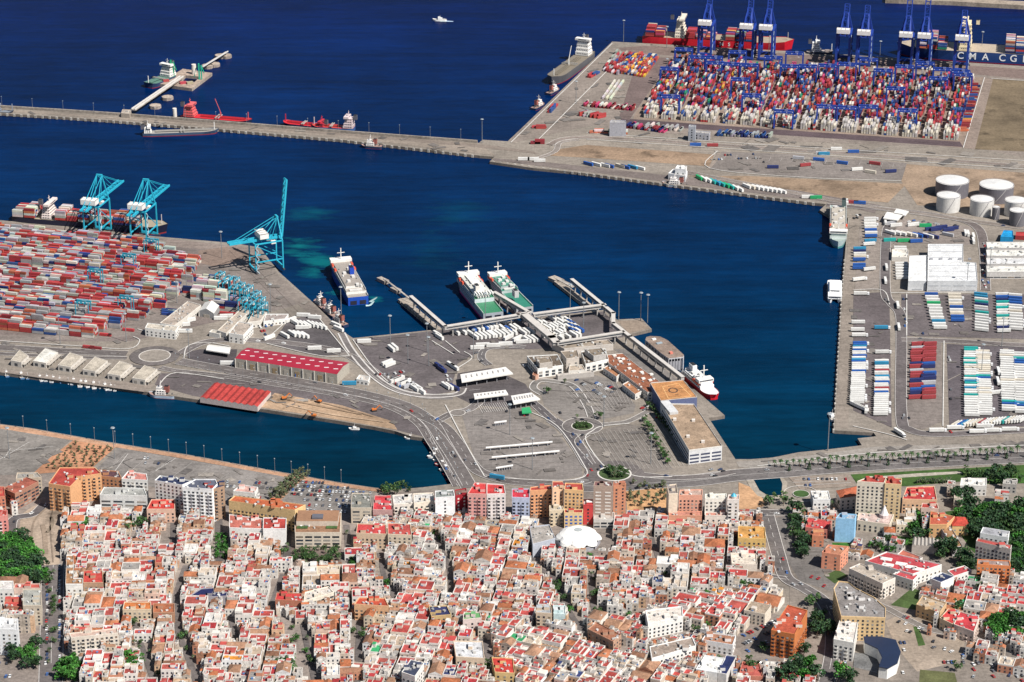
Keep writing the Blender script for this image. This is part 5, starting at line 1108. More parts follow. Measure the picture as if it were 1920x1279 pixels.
def excavator(u, v, rz, label):
    r = empty('excavator', at(u, v, .6), label, 'excavator', None, rz); o = (.55, .16, .03)
    for s in (-1, 1): m = MB(); m.box(0, s*1.4, 0, 1.0, 4.6, .8, 0, (.03, .03, .03)); m.build('track', 'paint', r)
    m = MB(); m.box(-.3, 0, 1.0, 2.3, 4.2, 2.8, 0, o); m.build('body', 'paint', r); m = MB(); m.box(1.0, .8, 2.3, 3.5, 1.5, 1.2, 0, (.1, .12, .14)); m.build('cab', 'glass', r)
    m = MB(); m.bar((1.6, -.3, 2), (5, -.3, 5.2), .7, o); m.bar((5, -.3, 5.2), (7.5, -.3, 2), .5, o); m.build('boom', 'paint', r); m = MB(); m.box(7.6, -.3, .8, 2, 1.2, 1.3, 0, (.1, .1, .1)); m.build('bucket', 'paint', r)
excavator(533, 748, .4, 'orange excavator at the left end of the sandy yard'); excavator(598, 754, 2.6, 'orange excavator near the upper edge of the sandy yard'); excavator(588, 781, 2.9, 'orange digger close to the canal side of the sandy yard'); excavator(702, 770, .3, 'orange digger at the dark right end of the sandy yard')
# ================================================================ CONTAINERS
def bil(P, s, t):   # P: 4 ground corners FL FR BR BL
    a = P[0].lerp(P[1], s); b = P[3].lerp(P[2], s); return a.lerp(b, t)
unit_mesh('container_box', lambda m: (m.box(0, 0, 0, 2.55, 12.1, 2.4, 0, (1, 1, 1)), m.box(6.1, 0, .2, 2.4, .12, 2.1, 0, (.7, .7, .7)), m.box(-6.1, 0, .2, 2.4, .12, 2.1, 0, (.7, .7, .7))), 'corrugated')
YARD = []
def yard():
    o = at(0, 428); ca, sa = math.cos(qa), math.sin(qa)
    poly = [tuple(p[:2]) for p in A2([(-60, 424), (0, 432), (150, 446), (290, 462), (372, 492), (352, 532), (300, 578), (262, 596), (172, 634), (0, 620), (-60, 618)])]
    poly2 = [tuple(p[:2]) for p in A2([(352, 560), (380, 512), (430, 530), (505, 575), (500, 590), (420, 580)])]
    rows = []
    k = 0; y = 0
    while y > -460:
        for r_ in range(6): rows.append((y-r_*2.75, k, r_))
        y -= 6*2.75+4.6; k += 1
    hmap = {}
    for (yy, blk, r_) in rows:
        for c in range(-14, 44):
            x = c*12.9+(blk % 2)*3; X, Y = o.x+x*ca-yy*sa, o.y+x*sa+yy*ca
            if not (inside(X, Y, poly) or (inside(X, Y, poly2) and crng.random() < .0)): continue
            key = (blk, c//2); hmap.setdefault(key, crng.choice([2, 2, 3, 3, 4, 4, 4]))
            if crng.random() < .05: continue
            h = max(1, min(4, hmap[key]+crng.choice([-1, 0, 0, 0, 1])))
            mc = pick({'red': 3, 'grey': 5, 'mix': 12})
            for t in range(h):
                cn = pick(MIXL) if mc == 'mix' or crng.random() < .45 else mc
                u, v = proj((X, Y, t*2.6)); top = (t == h-1)
                YARD.append((X, Y, t*2.6, qa, cn, u, v, blk, r_, t, top, c))
    # small second block beside the courtyard offices: grey, white, blue stacks
    for i, (u, v, n, h, mx) in enumerate(((372, 524, 3, 3, {'red': 2, 'blue': 2}), (356, 548, 2, 3, {'red': 3, 'navy': 1}), (374, 556, 4, 5, {'pale grey': 3, 'white': 3}), (398, 560, 4, 5, {'white': 3}), (416, 572, 4, 3, {'navy': 2, 'red': 2, 'pale grey': 1}), (385, 536, 4, 4, {'pale grey': 2, 'white': 1}), (322, 584, 3, 1, {'navy': 1, 'blue': 1}), (440, 562, 3, 2, {'blue': 1, 'red': 1, 'grey': 2}), (404, 536, 3, 4, {'grey': 2, 'red': 1}), (425, 588, 2, 1, {'red': 1}))):
        p = at(u, v)
        for a in range(2):
            for b in range(n):
                for t in range(h-(crng.random() < .3)):
                    YARD.append((p.x+a*12.9*ca+b*2.7*sa, p.y+a*12.9*sa-b*2.7*ca, t*2.6, qa, pick(mx), u, v, 90+i, b, t, t == h-1, a))
yard()
# the 300 that show largest: front rows and topmost boxes nearest the camera
front = {}
for e in YARD: front.setdefault((e[7], e[11]), []).append(e)
vis = []
for key, lst in front.items():
    mr = max(x[8] for x in lst)
    for e in lst:
        if (e[8] == mr and e[7] < 90) or e[10]: vis.append((e[6]-(0 if e[8] == mr else 8), e))
vis.sort(key=lambda t: -t[0]); ind = [e for _, e in vis[:300]]; indset = set(id(e) for e in ind)
for e in YARD:
    if id(e) in indset: continue
    if crng.random() < .35:
        for s in (-1, 1): STUFF.box(e[0]+s*3.1*math.cos(e[3]), e[1]+s*3.1*math.sin(e[3]), e[2], e[2]+2.5, 5.9, 2.4, e[3], tuple(c*crng.uniform(.8, 1.1) for c in CC[pick(MIXL)]))
    else: STUFF.box(e[0], e[1], e[2], e[2]+2.5, 12.1, 2.4, e[3], tuple(c*crng.uniform(.8, 1.1) for c in CC[e[4]]))
TIER = ['ground', 'second', 'third', 'fourth', 'fifth']
seen = {}
byrow = {}
for e in ind: byrow.setdefault((e[7], e[8]), []).append(e)
for e in ind:
    o = bpy.data.objects.new('shipping_container', UNIT['container_box']); C.objects.link(o)
    o.location = (e[0], e[1], e[2]+.32); o.rotation_euler = (0, 0, e[3]); c = CC[e[4]]; k = crng.uniform(.82, 1.1); o.color = (c[0]*k, c[1]*k, c[2]*k, 1)
    tag(o, 'x', 'container', 'containers stacked in the near terminal')
    later_label(o, '%s container on the %s tier' % (e[4], TIER[e[9]]), e[5], e[6])
# far terminal: 16 blocks running back from the lane
FP = A2([(1199, 221), (1803, 265), (1834, 147), (1262, 112)])
frz = math.atan2((FP[3]-FP[0]).y, (FP[3]-FP[0]).x)
NB = 16
for b in range(NB):
    for j in range(19):
        reefer = j < 3+(crng.random() < .3); base = crng.choice([2, 3, 3, 4, 4]) if not reefer else 3
        for i in range(6):
            s = (b+.08+(i+.5)*.125)/NB; t = (j+.5)/19.0; p = bil(FP, s, t)
            if crng.random() < .06 or (j > 16 and crng.random() < .3): continue
            h = max(1, min(5, base+crng.choice([-1, 0, 0, 1])))
            for k in range(h):
                c = CC[pick(MIXR if not reefer else {'cream': 5, 'pale grey': 5, 'red': .8, 'blue': .6})]; q = crng.uniform(.82, 1.12)
                STUFF.box(p.x, p.y, .3+k*2.6, .3+k*2.6+2.5, 11.9, 2.4, frz, tuple(x*q for x in c))
def scatter_row(a, b, n, mix, rz=None, h=(1, 2), lanes=1, step=2.8):
    P, Q = at(*a), at(*b); d = (Q-P).normalized(); rz = math.atan2(d.y, d.x) if rz is None else rz
    for i in range(n):
        p = P.lerp(Q, (i+.5)/n)
        for l in range(lanes):
            for k in range(crng.randint(*h)):
                STUFF.box(p.x-d.y*l*step, p.y+d.x*l*step, .3+k*2.6, 2.8+k*2.6, 12, 2.4, rz, tuple(x*crng.uniform(.85, 1.1) for x in CC[pick(mix)]))
for k in range(6): scatter_row((1132+k*5, 134+k*1.5), (1158+k*6, 99+k), 7, {'red': 3, 'dark red': 2, 'grey': 3, 'blue': 1, 'white': 1}, lanes=1)
for k in range(8): scatter_row((1164+k*6.2, 138+k*1), (1192+k*6, 102+k), 9, {'red': 3, 'yellow': 1, 'orange': 1, 'blue': 2, 'white': 1, 'grey': 1}, lanes=2)
for k in range(3): scatter_row((1130+k*7, 186+k), (1153+k*8, 153), 7, {'white': 3, 'pale grey': 4}, h=(1, 1))
for a, b, n, mx, rz in (((1108, 146), (1122, 138), 3, {'blue': 1, 'red': 1}, None), ((1095, 198), (1190, 206), 13, {'magenta': 2, 'white': 2, 'dark red': 2}, 1.2), ((1032, 212), (1045, 198), 3, {'blue': 2, 'red': 1}, None), ((1002, 240), (1018, 242), 2, {'red': 1}, 0), ((1000, 270), (1016, 270), 2, {'dark red': 1}, 0), ((1090, 216), (1130, 222), 6, {'red': 1, 'grey': 1}, .6), ((1176, 238), (1250, 248), 11, {'navy': 2, 'dark red': 3, 'grey': 1, 'magenta': 1}, 1.1), ((1110, 250), (1172, 252), 7, {'orange': 1, 'green': 1, 'white': 1}, 0), ((1806, 250), (1830, 160), 13, {'orange': 2, 'blue': 2, 'yellow': 1, 'dark red': 2, 'navy': 1}, 0), ((1345, 253), (1448, 258), 16, {'navy': 1, 'grey': 2, 'blue': 1}, 1.2), ((1282, 244), (1210, 238), 8, {'grey': 2, 'white': 2}, 1.2)):
    scatter_row(a, b, n, mx, rz, (1, 2), 2)
for a, b, n in (((160, 652), (186, 656), 2), ((190, 629), (206, 631), 1), ((298, 568), (306, 562), 1), ((232, 620), (250, 622), 1)): scatter_row(a, b, n, {'red': 3, 'dark red': 1}, qa, (1, 1), 1)
for v in (583, 586, 590): scatter_row((308, v), (332, v+4), 2, {'navy': 1, 'blue': 1, 'grey': 1}, qa, (1, 1), 1)
tag(STUFF.build('shipping_containers', 'paint'), 'thousands of stacked coloured containers filling the yards, quays and ship decks', 'containers', kind='stuff')
# ================================================================ LORRIES
def lorry_proto(name, cabbed=True):
    r = empty(name, (0, -400, -50), 'x', 'lorry'); m = MB(); m.box(-.6, 0, 1.15, 4.0, 13.4, 2.5, 0, (1, 1, 1)); t = m.build('cargo_box', 'paint', r); t['tint'] = 1
    m = MB(); m.box(-.6, 0, .75, 1.1, 13.2, 1.2, 0, (.06, .06, .07)); m.build('chassis', 'paint', r)
    m = MB()
    for x in (-5.6, -4.4, -3.2): m.box(x, 0, .05, .95, .95, 2.4, 0, (.025, .025, .025))
    if cabbed:
        m.box(4.6, 0, .05, .95, .95, 2.4, 0, (.025, .025, .025)); m.box(7.6, 0, .05, .95, .95, 2.4, 0, (.025, .025, .025))
    m.build('wheels', 'paint', r)
    if cabbed:
        m = MB(); q = [(6.5, -1.2), (8.5, -1.2), (8.5, 1.2), (6.5, 1.2)]; m.prism(q, .7, 3.3, (.7, .7, .7)); c = m.build('cab', 'paint', r); m = MB(); m.box(8.56, 0, 1.8, 2.8, .12, 2.1, 0, (.03, .04, .05)); m.build('windscreen', 'glass', c)
    return r
LP = lorry_proto('articulated_lorry'); TP = lorry_proto('semi_trailer', False)
def flat_proto():
    r = empty('flatbed_trailer', (0, -400, -50), 'x', 'trailer'); m = MB(); m.box(0, 0, .95, 1.35, 12.5, 2.4, 0, (1, 1, 1)); t = m.build('flat_deck', 'paint', r); t['tint'] = 1
    m = MB(); m.box(5.9, 0, 1.35, 2.6, .3, 2.4, 0, (1, 1, 1)); t = m.build('headboard', 'paint', r); t['tint'] = 1
    m = MB(); m.box(-4.3, 0, .05, .95, 3.2, 2.3, 0, (.03, .03, .03)); m.build('wheels', 'paint', r); return r
FPt = flat_proto()
LC = {'white': (.66, .65, .62), 'cream': (.62, .56, .46), 'blue': (.02, .09, .33), 'light blue': (.03, .22, .38), 'green': (.02, .33, .12), 'teal': (.02, .33, .3), 'red': (.30, .045, .05), 'navy': (.02, .03, .12), 'grey': (.4, .4, .42)}
lrng = random.Random(7); NL = [0]; LSTUFF = MB()
def lorry(u, v, rz, c, kind='t', px=None):
    if NL[0] >= 300:
        p = at(u, v) if px is None else px; LSTUFF.box(p.x, p.y, .6, 3.9, 13.4, 2.5, rz, LC[c]); return
    NL[0] += 1
    p = at(u, v, 0) if px is None else px; p = Vector((p.x, p.y, LZ[0]-.2 if False else .25)); k = lrng.uniform(.9, 1.05); col = tuple(x*k for x in LC[c])
    src = {'t': TP, 'l': LP, 'f': FPt}[kind]; nm = {'t': '%s semi trailer', 'l': '%s lorry with cab', 'f': '%s flatbed trailer'}[kind] % c
    o = dup(src, p, rz, 'x', 'lorries and trailers around the port', col, None, {'t': 'trailer', 'l': 'lorry', 'f': 'trailer'}[kind]); later_label(o, nm, u, v)
def column(u0, v0, u1, v1, cols, rz=0.06, kind='t', jit=.5, skip=0, mixkind=.15):
    n = len(cols); a, b = at(u0, v0), at(u1, v1)
    for i, c in enumerate(cols):
        if c == '.': continue
        p = a.lerp(b, i/max(1, n-1)); p = Vector((p.x+lrng.uniform(-jit, jit), p.y, 0)); u, v = proj(p)
        lorry(u, v, rz+lrng.uniform(-.02, .02), {'w': 'white', 'c': 'cream', 'b': 'blue', 'l': 'light blue', 'g': 'green', 't': 'teal', 'r': 'red', 'n': 'navy', 'y': 'grey'}[c], 'l' if kind == 't' and lrng.random() < mixkind else kind, p)
def rnd(n, s='wwwwwwwcccbltw'): return ''.join(lrng.choice(s) for _ in range(n))
# east quay columns, nearest lots first so that the individually built ones are the largest
column(1608, 758, 1613, 648, 'wwwwwwwwwwwwwwwbwwwwblwbwwbwlbb', .03); column(1653, 780, 1655, 664, 'wwwwwwwwwwbwrwwbwwl.wrww.lw....w', .03)
for i in range(4): lorry(1606+i*4, 764+i*2, -.9, 'white'); 
lorry(1624, 772, 1.4, 'white'); lorry(1686, 815, -1.1, 'white', 'l')
column(1823, 782, 1821, 658, 'wwwwwwwwtwwlwtlwtwwwcwtwtwwwtt', -.05); column(1848, 780, 1843, 664, 'wwwwwwwwwcwcwwwwbtwccccwwcccwc', -.05)
column(1893, 772, 1888, 664, 'wwbtwwwwwwwwcwwwwwwwwwwcww', -.1); column(1917, 776, 1914, 668, 'wwblwwwwwwwwcwwwwwwbbtww', -.1)
column(1792, 800, 1918, 790, 'cwblwcwccrwwwcwwwtwcwwww', .85, jit=0, mixkind=0)
for u, v in ((1790, 806), (1845, 803), (1757, 811), (1832, 813), (1860, 811), (1893, 809)): lorry(u, v, .04, 'white', 'l')
for u, v in ((1872, 700), (1871, 719), (1868, 740)): lorry(u, v, 1.5 if u > 1870 else .3, 'white', 'l')
for u, v in ((1683, 576), (1685, 617), (1660, 420), (1662, 505), (1660, 530)): lorry(u, v, 1.5, 'white', 'l')
lorry(1653, 618, 0, 'light blue', 'l'); lorry(1614, 554, 0, 'white', 'l'); lorry(1611, 527, .3, 'white', 'l'); lorry(1631, 508, .3, 'white'); lorry(1610, 608, 0, 'white'); lorry(1609, 622, 0, 'white'); lorry(1611, 632, 0, 'white', 'l')
column(1763, 618, 1747, 556, 'wwlwwwwwgwwb', -.03); column(1797, 604, 1790, 557, 'bbcwbcwcc', -.03); column(1842, 622, 1840, 556, 'wwwwwwtywntwll', -.3); column(1883, 624, 1880, 556, 'wnwwctwwtwtnbw', .05); column(1906, 620, 1904, 558, 'wwwwwwcwwbbbw', -.2)
column(1634, 446, 1632, 414, 'bwbwwww', .05); column(1631, 461, 1632, 455, 'wl', .2); column(1612, 506, 1613, 470, 'bb.bcwnl', .05); 
for i in range(9): lorry(1670+i*10, 440+i*.8, -.75, ['white', 'white', 'white', 'cream', 'white', 'blue', 'navy', 'white', 'navy'][i])
for u, v, c, rz in ((1668, 453, 'teal', .1), (1694, 454, 'green', .1), (1718, 455, 'blue', .1), (1712, 424, 'white', .3), (1735, 426, 'green', 0), (1777, 443, 'grey', -.6), (1745, 432, 'navy', .3), (1755, 433, 'navy', .3), (1778, 434, 'navy', .3), (1786, 431, 'navy', .3), (1765, 429, 'navy', .3), (1668, 422, 'grey', .2), (1680, 425, 'white', .2), (1810, 440, 'white', 1.5), (1815, 441, 'white', 1.5), (1825, 446, 'white', 1.5), (1825, 455, 'white', 1.5)): lorry(u, v, rz, c)
column(1692, 524, 1690, 498, 'wwwwww', .03); column(1690, 483, 1688, 468, 'cwww', 0); 
for k, s in enumerate(('r.nb.r.n.rry.rn.rr.rry.r', 'r.rrb.y.nnb..nb.r.rr.r.r')): column(1718+k*22, 748, 1720+k*22, 648, s, .12, 'f', .8)
# ferry apron lorry park
fan = at(1035, 625)
for r_ in range(6):
    for i in range(9):
        u, v = 1003+i*6.5+r_*8, 607+r_*6.0-i*1.3
        if v > 636 or u > 1092 or lrng.random() < .34: continue
        lorry(u, v, -1.02, lrng.choice(['white', 'white', 'white', 'white', 'cream', 'white']) if i < 6 else lrng.choice(['blue', 'white', 'white']))
for (u0, v0, n) in ((886, 620, 6), (890, 634, 5), (912, 616, 4), (925, 630, 6), (946, 622, 2), (962, 618, 2), (855, 626, 1), (868, 625, 1), (980, 626, 3), (988, 640, 3)):
    for i in range(n): lorry(u0+i*7.5, v0-i*.9, -1.05, 'white' if lrng.random() < .88 else 'blue')
for u, v, rz in ((895, 655, .1), (925, 651, .05), (948, 648, .1), (980, 644, .1), (683, 643, .1), (734, 657, -1.1), (740, 654, -1.1), (824, 635, -1.0), (820, 630, -1.0), (943, 606, -1.0), (953, 636, .9), (970, 638, .9), (905, 650, .1), (878, 686-60, -1.0), (1030, 632, .5), (1045, 634, .3)): lorry(u, v, rz, 'white', 'l')
for i in range(9): lorry(742+i*6, 716+i*2.6-(i % 2)*4, .8 if i < 5 else -1.0, lrng.choice(['white', 'white', 'grey', 'red']), 'l' if i % 2 else 't')
for u, v, rz, c in ((726, 683, .8, 'white'), (731, 687, .8, 'white'), (823, 690, -1.0, 'navy'), (829, 696, -1.0, 'navy'), (846, 688, -1, 'white'), (852, 692, -1, 'white'), (836, 727, -1, 'white'), (842, 728, -1, 'white'), (852, 730, -.9, 'navy'), (567, 707, .05, 'blue'), (655, 722, .05, 'light blue'), (426, 684, .0, 'white'), (932, 898, -.35, 'light blue')): lorry(u, v, rz, c, 'l')
# triangular lot
for i in range(4): lorry(553+i*7.5, 608+i*1.4, -.95, 'white')
for i in range(4): lorry(583+i*7.5, 611+i*1.6, -.95, 'white')
for i in range(4): lorry(548+i*8, 629+i*1, -.95, 'white')
for u, v, rz in ((567, 617, .1), (569, 594, -.1), (590, 598, -.2), (590, 656, .1), (626, 661, .1), (534, 632, -.9), (545, 603, .8), (505, 636, .8), (414, 600, 0), (344, 612, .2), (348, 624, 0), (355, 604, .6), (370, 588, 0), (425, 596, .1), (630, 612, -.8), (635, 620, -.8)): lorry(u, v, rz, 'white', 'l')
# service quay and far lorry park
for i in range(10): lorry(1311+i*8.5, 336+i*2.4, -1.15, lrng.choice(['white', 'white', 'teal', 'green', 'cream', 'light blue']))
for i in range(9): lorry(1400+i*8.3, 352+i*1.2, -.95, lrng.choice(['white', 'white', 'cream', 'white', 'blue']))
for u, v, c, rz in ((1118, 311, 'white', -.7), (1103, 310, 'blue', -.7), (1135, 313, 'white', -.7), (1142, 314, 'blue', -.7), (1163, 314, 'cream', -.7), (1172, 316, 'blue', -.7), (1186, 316, 'light blue', -.7), (1200, 318, 'white', -.7), (982, 301, 'white', 0), (1000, 301, 'white', 0), (1012, 304, 'white', 0), (1535, 302, 'blue', -.3), (1510, 312, 'red', .3), (1607, 320, 'white', .2), (1640, 309, 'red', -.4), (1632, 325, 'cream', -.5), (1670, 324, 'navy', .2), (1579, 308, 'blue', -.4), (1497, 299, 'grey', -.3), (1449, 316, 'navy', 0), (1336, 275, 'red', 0), (1304, 274, 'blue', 0), (1568, 282, 'white', 0), (1600, 287, 'blue', 0), (1545, 291, 'light blue', 0), (1540, 262+28, 'grey', 0), (1588, 382, 'white', 1.5), (1598, 382, 'red', -.2), (1612, 383, 'blue', -.2), (1514, 372, 'white', 0), (1530, 373, 'green', 0)): lorry(u, v, rz, c, 'l' if lrng.random() < .5 else 't')
if LSTUFF.v: tag(LSTUFF.build('parked_trailers', 'paint'), 'remaining white and blue trailers parked in far lots of the port', 'trailers', kind='stuff')
for p_ in (LP, TP, FPt):
    for c_, s_ in tree(p_):
        for g_ in s_: bpy.data.objects.remove(g_)
        bpy.data.objects.remove(c_)
    bpy.data.objects.remove(p_)
# ================================================================ TOWN: the large buildings one by one
RB = (.46, .05, .045)
G = 'apartment blocks of the town'
def apt(roof, h, wall, rf, label, **k):
    k.setdefault('style', 'balc'); k.setdefault('bcol', tuple(min(.78, c*1.08) for c in wall)); return bld(k.pop('name', 'apartment_block'), roof, h, wall, rf, label, k.pop('cat', 'apartment block'), k.pop('group', None), **k)
apt([(91, 908), (131, 914), (152, 894), (190, 889), (178, 878), (112, 878)], 24, ORNG, REDF, 'orange L-shaped apartment block with red roofs behind the canal-side dirt garden', hut=3)
apt([(190, 894), (228, 898), (222, 885), (186, 882)], 17, (.45, .22, .12), (.1, .05, .06), 'brick brown block with dark roof tucked right of the orange L-shaped one', style='win')
apt([(228, 899), (277, 902), (275, 890), (240, 885)], 17, W, (.5, .2, .17), 'white apartment block with stepped pinkish roof, left part of the white row', hut=3)
apt([(290, 902), (342, 911), (360, 903), (300, 893)], 26, W, NAVY, 'tall white slab with navy roof in the middle of the canal-front row', style='win', hut=2)
apt([(342, 915), (398, 919), (408, 909), (404, 900), (366, 900)], 30, (.76, .76, .75), (.1, .11, .15), 'tallest white block with balconies and red and navy roof, canal-front row', hut=2, hutcol=(.4, .06, .05))
apt([(399, 919), (421, 913), (416, 902), (406, 903)], 29, (.33, .22, .15), NAVY, 'slim brown tower attached to the right of the tallest white block')
bld('office_block', [(187, 929), (276, 931), (270, 917), (195, 915)], 14, (.6, .6, .58), (.33, .33, .31), 'grey white office block with long window bands in front of the white row', 'office', style='band', step=8, fl=3.4, hut=2)
apt([(5, 917), (28, 927), (72, 904), (50, 896)], 15, (.33, .17, .12), (.33, .1, .07), 'dark brick block with stepped dark balconies left of the curved road', style='band', step=4)
apt([(30, 899), (78, 896), (70, 887), (32, 888)], 14, (.5, .42, .33), (.3, .28, .25), 'beige block with grey roof behind the dark brick block at far left')
apt([(-40, 936), (10, 932), (8, 914), (-40, 914)], 20, (.5, .2, .13), REDF, 'red brown block cut by the left edge of the photo, upper one')
apt([(-40, 972), (13, 968), (14, 958), (-40, 956)], 16, (.62, .25, .22), REDF, 'pink striped balcony block cut by the left edge above the park', bcol=(.75, .6, .58))
apt([(429, 940), (553, 958), (573, 948), (440, 931)], 19, (.62, .43, .22), (.42, .11, .05), 'long yellow ochre block with red tiled roof in front of the car park', hut=5, hutcol=(.5, .2, .1))
apt([(437, 922), (478, 926), (484, 915), (452, 910)], 15, W, (.5, .3, .26), 'small white block with terraces between the car park and the ochre block', hut=2)
apt([(430, 991), (492, 993), (492, 974), (430, 966)], 13, W, (.42, .13, .1), 'white block with saw-toothed pinkish roofs, left of the blank white cube', hut=4, style='win')
apt([(493, 993), (536, 993), (537, 973), (494, 972)], 15, (.74, .73, .71), REDF, 'white blank walled block with red terraces left of the courtyard block', style=None, hut=3)
r, L, H = apt([(553, 999), (638, 999), (640, 962), (552, 962)], 15, (.6, .52, .42), (.27, .15, .09), 'big cream courtyard block with brown roof facing the tree-lined square', style='band', step=6, hut=0, parapet=.4)
m = MB(); m.box(0, 4, H, H+4.5, 34, 20, 0, (.55, .46, .38), (.27, .15, .09)); m.build('penthouse', 'plaster', r); m = MB(); m.box(0, 1, H+4.5, H+6, 9, 7, 0, (.12, .12, .14)); m.build('air_unit', 'paint', r)
for s in (-1, 1): m = MB(); m.box(s*12, -9, H, H+.8, 9, 4, 0, (.05, .1, .03)); m.build('roof_garden', 'leaf', r)
apt([(658, 954), (697, 954), (693, 926), (660, 926)], 14, (.52, .45, .36), (.2, .2, .18), 'beige block with wide plain grey roof at the corner of the car park', style='band', step=6)
apt([(699, 957), (736, 958), (732, 931), (703, 930)], 13, (.5, .3, .28), (.5, .05, .06), 'stepped block with vivid red roofs right of the beige and grey one', hut=3, style='band', step=5)
apt([(738, 947), (775, 944), (773, 927), (736, 930)], 14, (.68, .62, .55), (.5, .48, .46), 'white and cream terraced block with grey roof, left of its twin', hut=3)
apt([(776, 945), (815, 940), (812, 925), (775, 927)], 15, (.68, .6, .5), (.5, .49, .47), 'cream terraced block with grey roof, right of its twin', hut=3)
apt([(816, 935), (853, 932), (850, 920), (816, 922)], 21, (.74, .74, .74), (.24, .26, .25), 'white block with large blank wall next to the dark red block', style='win', step=9)
apt([(854, 931), (876, 927), (874, 917), (853, 920)], 20, (.3, .02, .03), (.2, .12, .1), 'narrow dark red block with white framed windows near the fishing boats', style='win', wincol=(.7, .65, .6))
apt([(877, 927), (912, 928), (912, 908), (890, 906)], 27, (.62, .33, .3), (.5, .05, .05), 'left half of the pink and white striped block with red domed roof', hut=2, step=3)
apt([(913, 928), (948, 927), (945, 910), (913, 908)], 27, (.68, .62, .6), (.5, .05, .05), 'right half of the pink and white striped block with red roof', hut=2, step=3)
apt([(960, 934), (993, 935), (992, 918), (960, 918)], 22, (.42, .46, .58), (.48, .04, .06), 'blue grey narrow tower with bright red roof', step=3)
apt([(994, 921), (1035, 919), (1033, 911), (995, 915)], 25, (.68, .34, .18), REDF, 'orange peach block with red roof right of the blue grey tower', step=3)
apt([(1036, 916), (1057, 913), (1055, 904), (1036, 904)], 31, PEACH, REDF, 'tall slim peach tower with red roof, left of its wider neighbour', step=3, style='win')
apt([(1058, 919), (1094, 921), (1092, 908), (1060, 907)], 30, (.7, .44, .22), REDF, 'wide tall peach tower with red roof near the planted roundabout', step=3, style='win')
apt([(1058, 963), (1093, 963), (1093, 956), (1058, 956)], 14, (.68, .5, .28), REDF, 'yellow block with blue glazing at the foot of the wide peach tower', wincol=(.05, .12, .4), step=3, style='win', ww=2)
apt([(1030, 959), (1057, 957), (1055, 949), (1030, 949)], 14, (.6, .5, .36), (.5, .44, .36), 'cream block at the foot of the slim peach tower', step=3)
apt([(1094, 948), (1112, 948), (1112, 938), (1094, 938)], 18, (.5, .06, .06), (.75, .73, .7), 'narrow red block with white roof between peach tower and brown tower', step=4, style='win')
apt([(1113, 912), (1149, 913), (1147, 905), (1115, 904)], 35, (.36, .27, .22), (.16, .08, .08), 'tall brown and white banded tower beside the planted roundabout', style='band', step=5, wincol=(.65, .6, .55), wh=1.2, hut=2)
apt([(1150, 913), (1174, 909), (1170, 903), (1150, 905)], 30, (.45, .2, .12), (.36, .14, .09), 'brick tower attached to the right of the brown banded tower', step=4, style='win')
apt([(1113, 975), (1152, 975), (1152, 962), (1113, 962)], 8, (.55, .52, .48), (.4, .36, .33), 'low grey podium in front of the brown banded tower', style='band', step=5)
apt([(1254, 928), (1271, 927), (1268, 909), (1250, 911)], 27, (.68, .58, .46), (.26, .22, .2), 'slim cream tower with blank end wall at the right of the palm square', style=None)
apt([(1273, 930), (1317, 930), (1317, 919), (1275, 920)], 22, (.64, .33, .24), (.5, .36, .3), 'salmon pink block with white lower floors right of the slim cream tower', style='win', step=3)
apt([(1322, 936), (1362, 935), (1362, 927), (1322, 928)], 21, (.72, .69, .62), (.6, .57, .5), 'white and cream tower with small square windows near the pond park', style='win', step=3)
r, L, H = apt([(1364, 938), (1386, 938), (1386, 929), (1366, 929)], 24, (.68, .64, .6), (.5, .35, .3), 'narrow white block topped by a blue dome near the pond', step=4, hut=0)
m = MB(); m.cyl(0, 0, H, H+2, 2.6, 12, (.6, .55, .5)); m.cyl(0, 0, H+2, H+4.2, 2.6, 12, (.05, .35, .5), None, .7); m.build('dome', 'paint', r)
apt([(1254, 968), (1316, 968), (1316, 960), (1254, 960)], 10, (.6, .3, .2), (.45, .2, .15), 'low brick coloured podium in front of the salmon pink block', style='band', step=5)
apt([(1322, 968), (1386, 968), (1386, 962), (1322, 962)], 9, (.7, .62, .55), (.5, .22, .17), 'low white and pink block in front of the small windowed tower', style='win', step=4)
apt([(1607, 904), (1658, 907), (1662, 896), (1630, 895)], 34, (.64, .58, .48), REDF, 'left half of the big beige tower, tallest building by the lawn', style='win', step=3.2, hut=3, hutcol=(.45, .14, .1))
apt([(1659, 908), (1690, 910), (1691, 899), (1663, 896)], 34, (.64, .48, .28), REDF, 'right yellowish half of the big beige tower by the lawn', style='win', step=3.2, hut=2, hutcol=(.45, .14, .1))
apt([(1692, 937), (1757, 939), (1752, 913), (1700, 915)], 13, PEACH, (.45, .05, .05), 'peach walled complex with wide red roof right of the big beige tower', hut=4, style='win')
apt([(1727, 953), (1760, 955), (1758, 946), (1729, 945)], 15, (.6, .45, .38), REDF, 'small pale block with red roof in front of the peach complex', step=3)
apt([(1525, 938), (1557, 938), (1553, 922), (1520, 922)], 9, (.74, .73, .71), (.6, .58, .54), 'white office pavilion with rows of small windows near the pond', name='office_pavilion', cat='office', style='win', step=3, hut=3)
apt([(1576, 934), (1606, 930), (1606, 912), (1568, 920)], 12, (.66, .55, .48), (.42, .12, .06), 'old building with orange roof just left of the big beige tower', hut=0, gable=2.5, style='win')
apt([(1567, 973), (1603, 975), (1606, 966), (1575, 964)], 21, (.27, .5, .72), (.3, .34, .4), 'narrow block with one large pale blue blank wall', style=None)
apt([(1541, 1037), (1576, 1042), (1591, 1026), (1553, 1023)], 14, (.66, .28, .18), (.4, .18, .11), 'salmon block with brown flat roof left of the weed lot', style='win', step=5)
r, L, H = bld('church', [(1607, 977), (1668, 985), (1676, 966), (1610, 963)], 9, (.62, .55, .44), (.55, .42, .38), 'cream church with pinkish roof and a white spire right of the pale blue wall', 'church', style='win', step=4, wh=2, hut=0)
